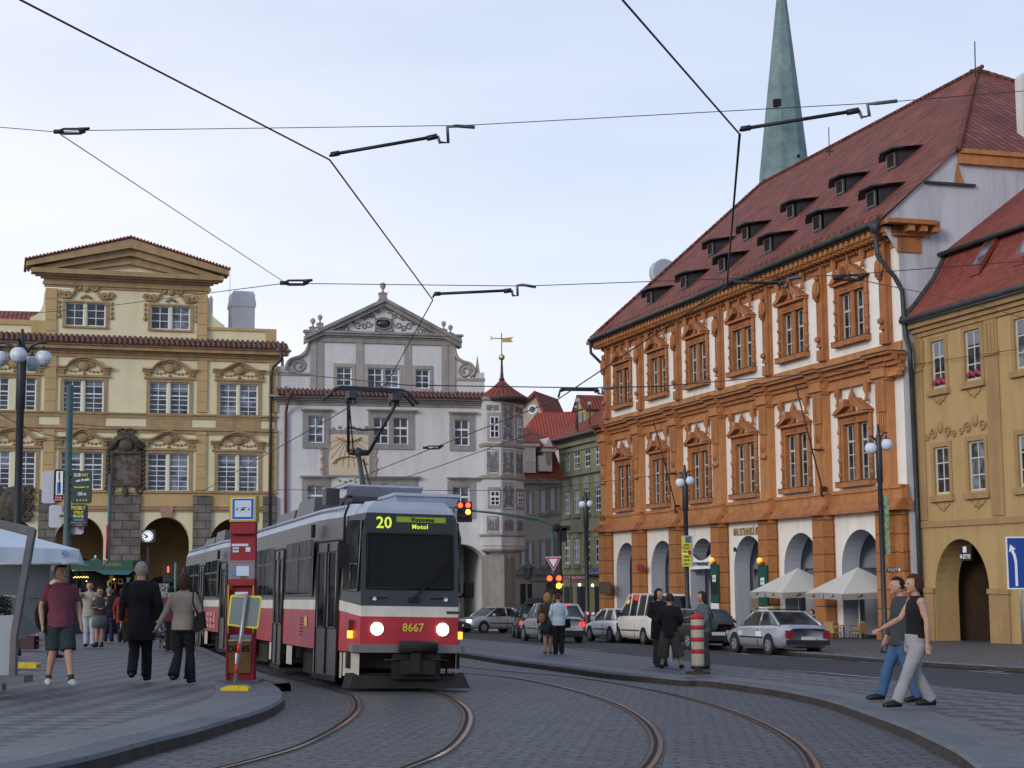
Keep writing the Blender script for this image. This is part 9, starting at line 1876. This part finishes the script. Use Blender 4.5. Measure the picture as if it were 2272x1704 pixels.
hb = empty('handbag', G_(417, 1517) + Vector((.02, -.1, 0)), PI - .1, 'black shoulder bag on the right side of the beige cardigan', 'handbag'); b = MB(); b.hexa([(-.28, -.03, .86), (-.1, -.03, .78), (-.1, .08, .78), (-.28, .08, .86), (-.24, -.03, 1.12), (-.1, -.03, 1.02), (-.1, .08, 1.02), (-.24, .08, 1.12)]); b.build('bag', kblk, hb); b = MB(); b.tube([(-.17, .02, 1.0), (-.09, .1, 1.25), (-.08, .06, 1.43), (-.12, -.06, 1.4), (-.18, -.05, 1.1)], .014, 5); b.build('strap', kblk, hb)
person(G_(377, 1446), 1.66, PI, 'person in purple jacket pushing a stroller, seen between the couple', ST(.045, .0, .05), [((-.13, -.08, .66), (-.1, -.2, .6)), ((.13, -.08, .66), (.1, -.2, .6))], ('jacket', 0, cl('purple_jacket', (.09, .015, .035)), 2, .46), ('long', kblk), shb, (0, .15, 'dark'), near=False)
# stroller with a child in pale blue
q = G_(349, 1442); t = empty('stroller', q, PI / 2 + .5, 'dark folding stroller with small wheels beside the black coat', 'stroller'); b = MB()
for s in (-1, 1): b.tube([(s * .2, .5, .95), (s * .2, .1, .45), (s * .2, -.3, .1)], .014, 5); b.tube([(s * .2, -.2, .55), (s * .2, .3, .1)], .014, 5)
b.tube([(-.2, .5, .95), (.2, .5, .95)], .016, 5); b.build('chassis', M_metal, t); b = MB(); b.box(-.18, .18, -.15, .12, .34, .38); b.hexa([(-.18, .1, .36), (.18, .1, .36), (.18, .14, .36), (-.18, .14, .36), (-.18, .24, .8), (.18, .24, .8), (.18, .28, .8), (-.18, .28, .8)]); b.build('seat', kblk, t)
for sx in (-1, 1):
    for y in (-.3, .3): b = MB(); b.disc((sx * .2, y, .09), .09, 'x', 12, 0, .05); b.build('wheel', M_tyre, t)
person(q + Vector((0, 0, .05)), .92, PI / 2 + .5, 'small child in pale blue sitting in the stroller', [(-.07, -.2, .30, -.07, -.25, .1), (.07, -.2, .30, .07, -.25, .1)], [((-.14, -.05, .48), (-.1, -.16, .42)), ((.14, -.05, .48), (.1, -.16, .42))], ('shirt', 0, cl('child_blue', (.14, .30, .5)), 2, .3), ('long', cl('child_pale', (.3, .3, .32))), shw, (0, .1, 'blond'), near=False, sit=True)
# couple waiting on the island
person(G_(1216, 1451), 1.67, PI + .15, 'person with blond hair, olive jacket and dark skirt waiting on the island', ST(.045, .03, -.02), AR, ('jacket', 0, cl('olive_jacket', (.045, .036, .024)), 2, .44), ('skirt', cl('green_skirt', (.012, .03, .035), .6, 20)), mat('shoe_tan', (.2, .1, .07), .5), (0, .8, 'blond'))
hb = empty('handbag', G_(1209, 1451) + Vector((-.08, -.14, 0)), 0, 'tan hobo bag on the shoulder of the blond person', 'handbag'); b = MB(); b.ball((0, 0, .98), .11, n=10, sy=.5, sz=1.3); b.build('bag', cl('bag_tan', (.25, .12, .05)), hb); b = MB(); b.tube([(0, 0, 1.08), (-.05, .02, 1.25), (-.07, .1, 1.4)], .014, 5); b.build('strap', cl('bag_tan', (0, 0, 0)), hb)
person(G_(1240, 1452), 1.66, PI + .2, 'person in pale blue shirt and black trousers waiting beside blond hair', ST(.05), [((-.14, .01, .655), (-.09, -.05, .53)), ((.14, .01, .655), (.1, -.05, .54))], ('shirt', 0, cl('shirt_blue', (.40, .48, .54)), 2, .47), ('long', kblk), shb, (0, .12, 'auburn'), look=-.9)
hb = empty('messenger_bag', G_(1254, 1451), 0, 'black messenger bag at the hip of the pale blue shirt', 'bag'); b = MB(); b.hexa([(-.14, -.08, .7), (.17, -.08, .72), (.17, .06, .72), (-.14, .06, .7), (-.12, -.08, .95), (.14, -.08, .98), (.14, .06, .98), (-.12, .06, .95)]); b.build('bag', kblk, hb); b = MB(); b.tube([(.05, -.03, .95), (-.0, -.12, 1.2), (-.12, -.12, 1.42)], .012, 5); b.build('strap', kblk, hb)
# three talking beside the bollard
person(G_(1464, 1479), 1.72, .35, 'person with long dark hair in long black coat facing the camera', ST(.05, .02, .0), [((-.14, -.01, .66), (-.08, -.10, .60)), ((.14, -.01, .66), (.12, -.1, .56))], ('coat', 0, kblk, 2, .36), ('flare', cl('brown_trousers', (.04, .037, .033))), shb, (0, .9, 'dark'), look=.3)
person(G_(1488, 1483), 1.60, PI - .25, 'person in wide black shawl and brown culottes seen from behind', [(-.09, -.02, .27, -.14, -.02, .048), (.09, -.02, .27, .12, -.03, .048)], [((-.16, .0, .655), (-.12, -.1, .57)), ((.16, .0, .655), (.12, -.1, .57))], ('coat', 0, cl('shawl_black', (.011, .010, .012)), 2, .42), ('wide', cl('brown_culottes', (.06, .052, .043))), shb, (0, .35, 'brown'), look=.8, build=1.15)
hb = empty('shopping_bag', G_(1466, 1478) + Vector((.12, -.25, 0)), 0, 'white plastic carrier bag held low between the two people in black', 'bag'); b = MB(); b.hexa([(-.13, -.05, .14), (.1, -.05, .12), (.1, .06, .12), (-.13, .06, .14), (-.06, -.03, .72), (.13, -.03, .74), (.13, .03, .74), (-.06, .03, .72)]); b.build('bag', mat('white_plastic', (.5, .54, .6), .4, .1, 6), hb)
person(G_(1562, 1484), 1.66, -PI / 2 + .25, 'person with long wavy hair and faded denim jacket beyond the bollard', ST(.045, .04, -.03), [((-.1, -.07, .66), (-.06, -.2, .66)), ((.14, .0, .655), (.12, -.08, .52))], ('jacket', 0, cl('denim_jacket', (.10, .12, .125)), 2, .45), ('long', cl('denim_trousers', (.045, .05, .052))), shb, (0, 1.0, 'brown'))
hb = empty('shoulder_sack', G_(1579, 1484), 0, 'grey green cloth sack on the back of the denim jacket', 'bag'); b = MB(); b.ball((.03, .05, 1.0), .17, n=12, sx=.85, sy=.7, sz=1.25); b.build('bag', cl('sack_green', (.11, .13, .12)), hb); b = MB(); b.tube([(.05, -.04, 1.1), (0, -.12, 1.28), (-.1, -.1, 1.38)], .014, 5); b.build('strap', cl('sack_green', (0, 0, 0)), hb)
# couple striding left
WL = [(-.05, .0, .27, -.05, .12, .07), (.05, -.10, .28, .05, -.19, .07)]
WR_ = [(-.05, -.10, .28, -.05, -.17, .06), (.05, .02, .27, .05, .10, .048)]
person(G_(2005, 1557), 1.77, -PI / 2 + .1, 'person in dark grey sweater and blue jeans striding left', WR_, [((-.13, -.02, .655), (-.12, -.08, .52)), ((.13, .02, .655), (.13, .0, .49))], ('jacket', 0, cl('slate_sweater', (.04, .045, .05)), 2, .45), ('long', cl('blue_jeans', (.045, .10, .20))), shb, (0, .1, 'dark'), neckbend=.01)
person(G_(2040, 1574), 1.76, -PI / 2 + .15, 'person in black sleeveless top and pale grey trousers striding left', WL, [((-.13, -.07, .67), (-.12, -.22, .60)), ((.13, .03, .655), (.13, .03, .50))], ('tight', 0, kblk, 0, .5), ('long', cl('pale_grey_trousers', (.27, .265, .285))), shb, (0, .75, 'auburn'), look=.1)
person(on(*(at(1266, 1275, 88).xy), .0), 1.75, 0, 'small figure in dark suit standing beyond the silver estate', ST(), AR, ('jacket', 0, kblk, 2, .46), ('long', kblk), shb, (0, .1, 'dark'), near=False)
for px, lb in ((1782, 'seated cafe guest left of the umbrella, only head and shoulders showing'), (1800, 'seated cafe guest lower down behind the taxi boot')):
    p = at(px, 1275, 69); person(on(p.x, p.y, PAV), 1.72, PI / 2 if px < 1790 else -PI / 2, lb, [(-.06, -.25, .29, -.06, -.27, .05), (.06, -.25, .29, .06, -.27, .05)], [((-.13, -.06, .50), (-.08, -.2, .45)), ((.13, -.06, .50), (.08, -.2, .45))], ('jacket', 0, kblk, 2, .26), ('long', kblk), shb, (0, .1, 'dark'), near=False, sit=True, group=None)
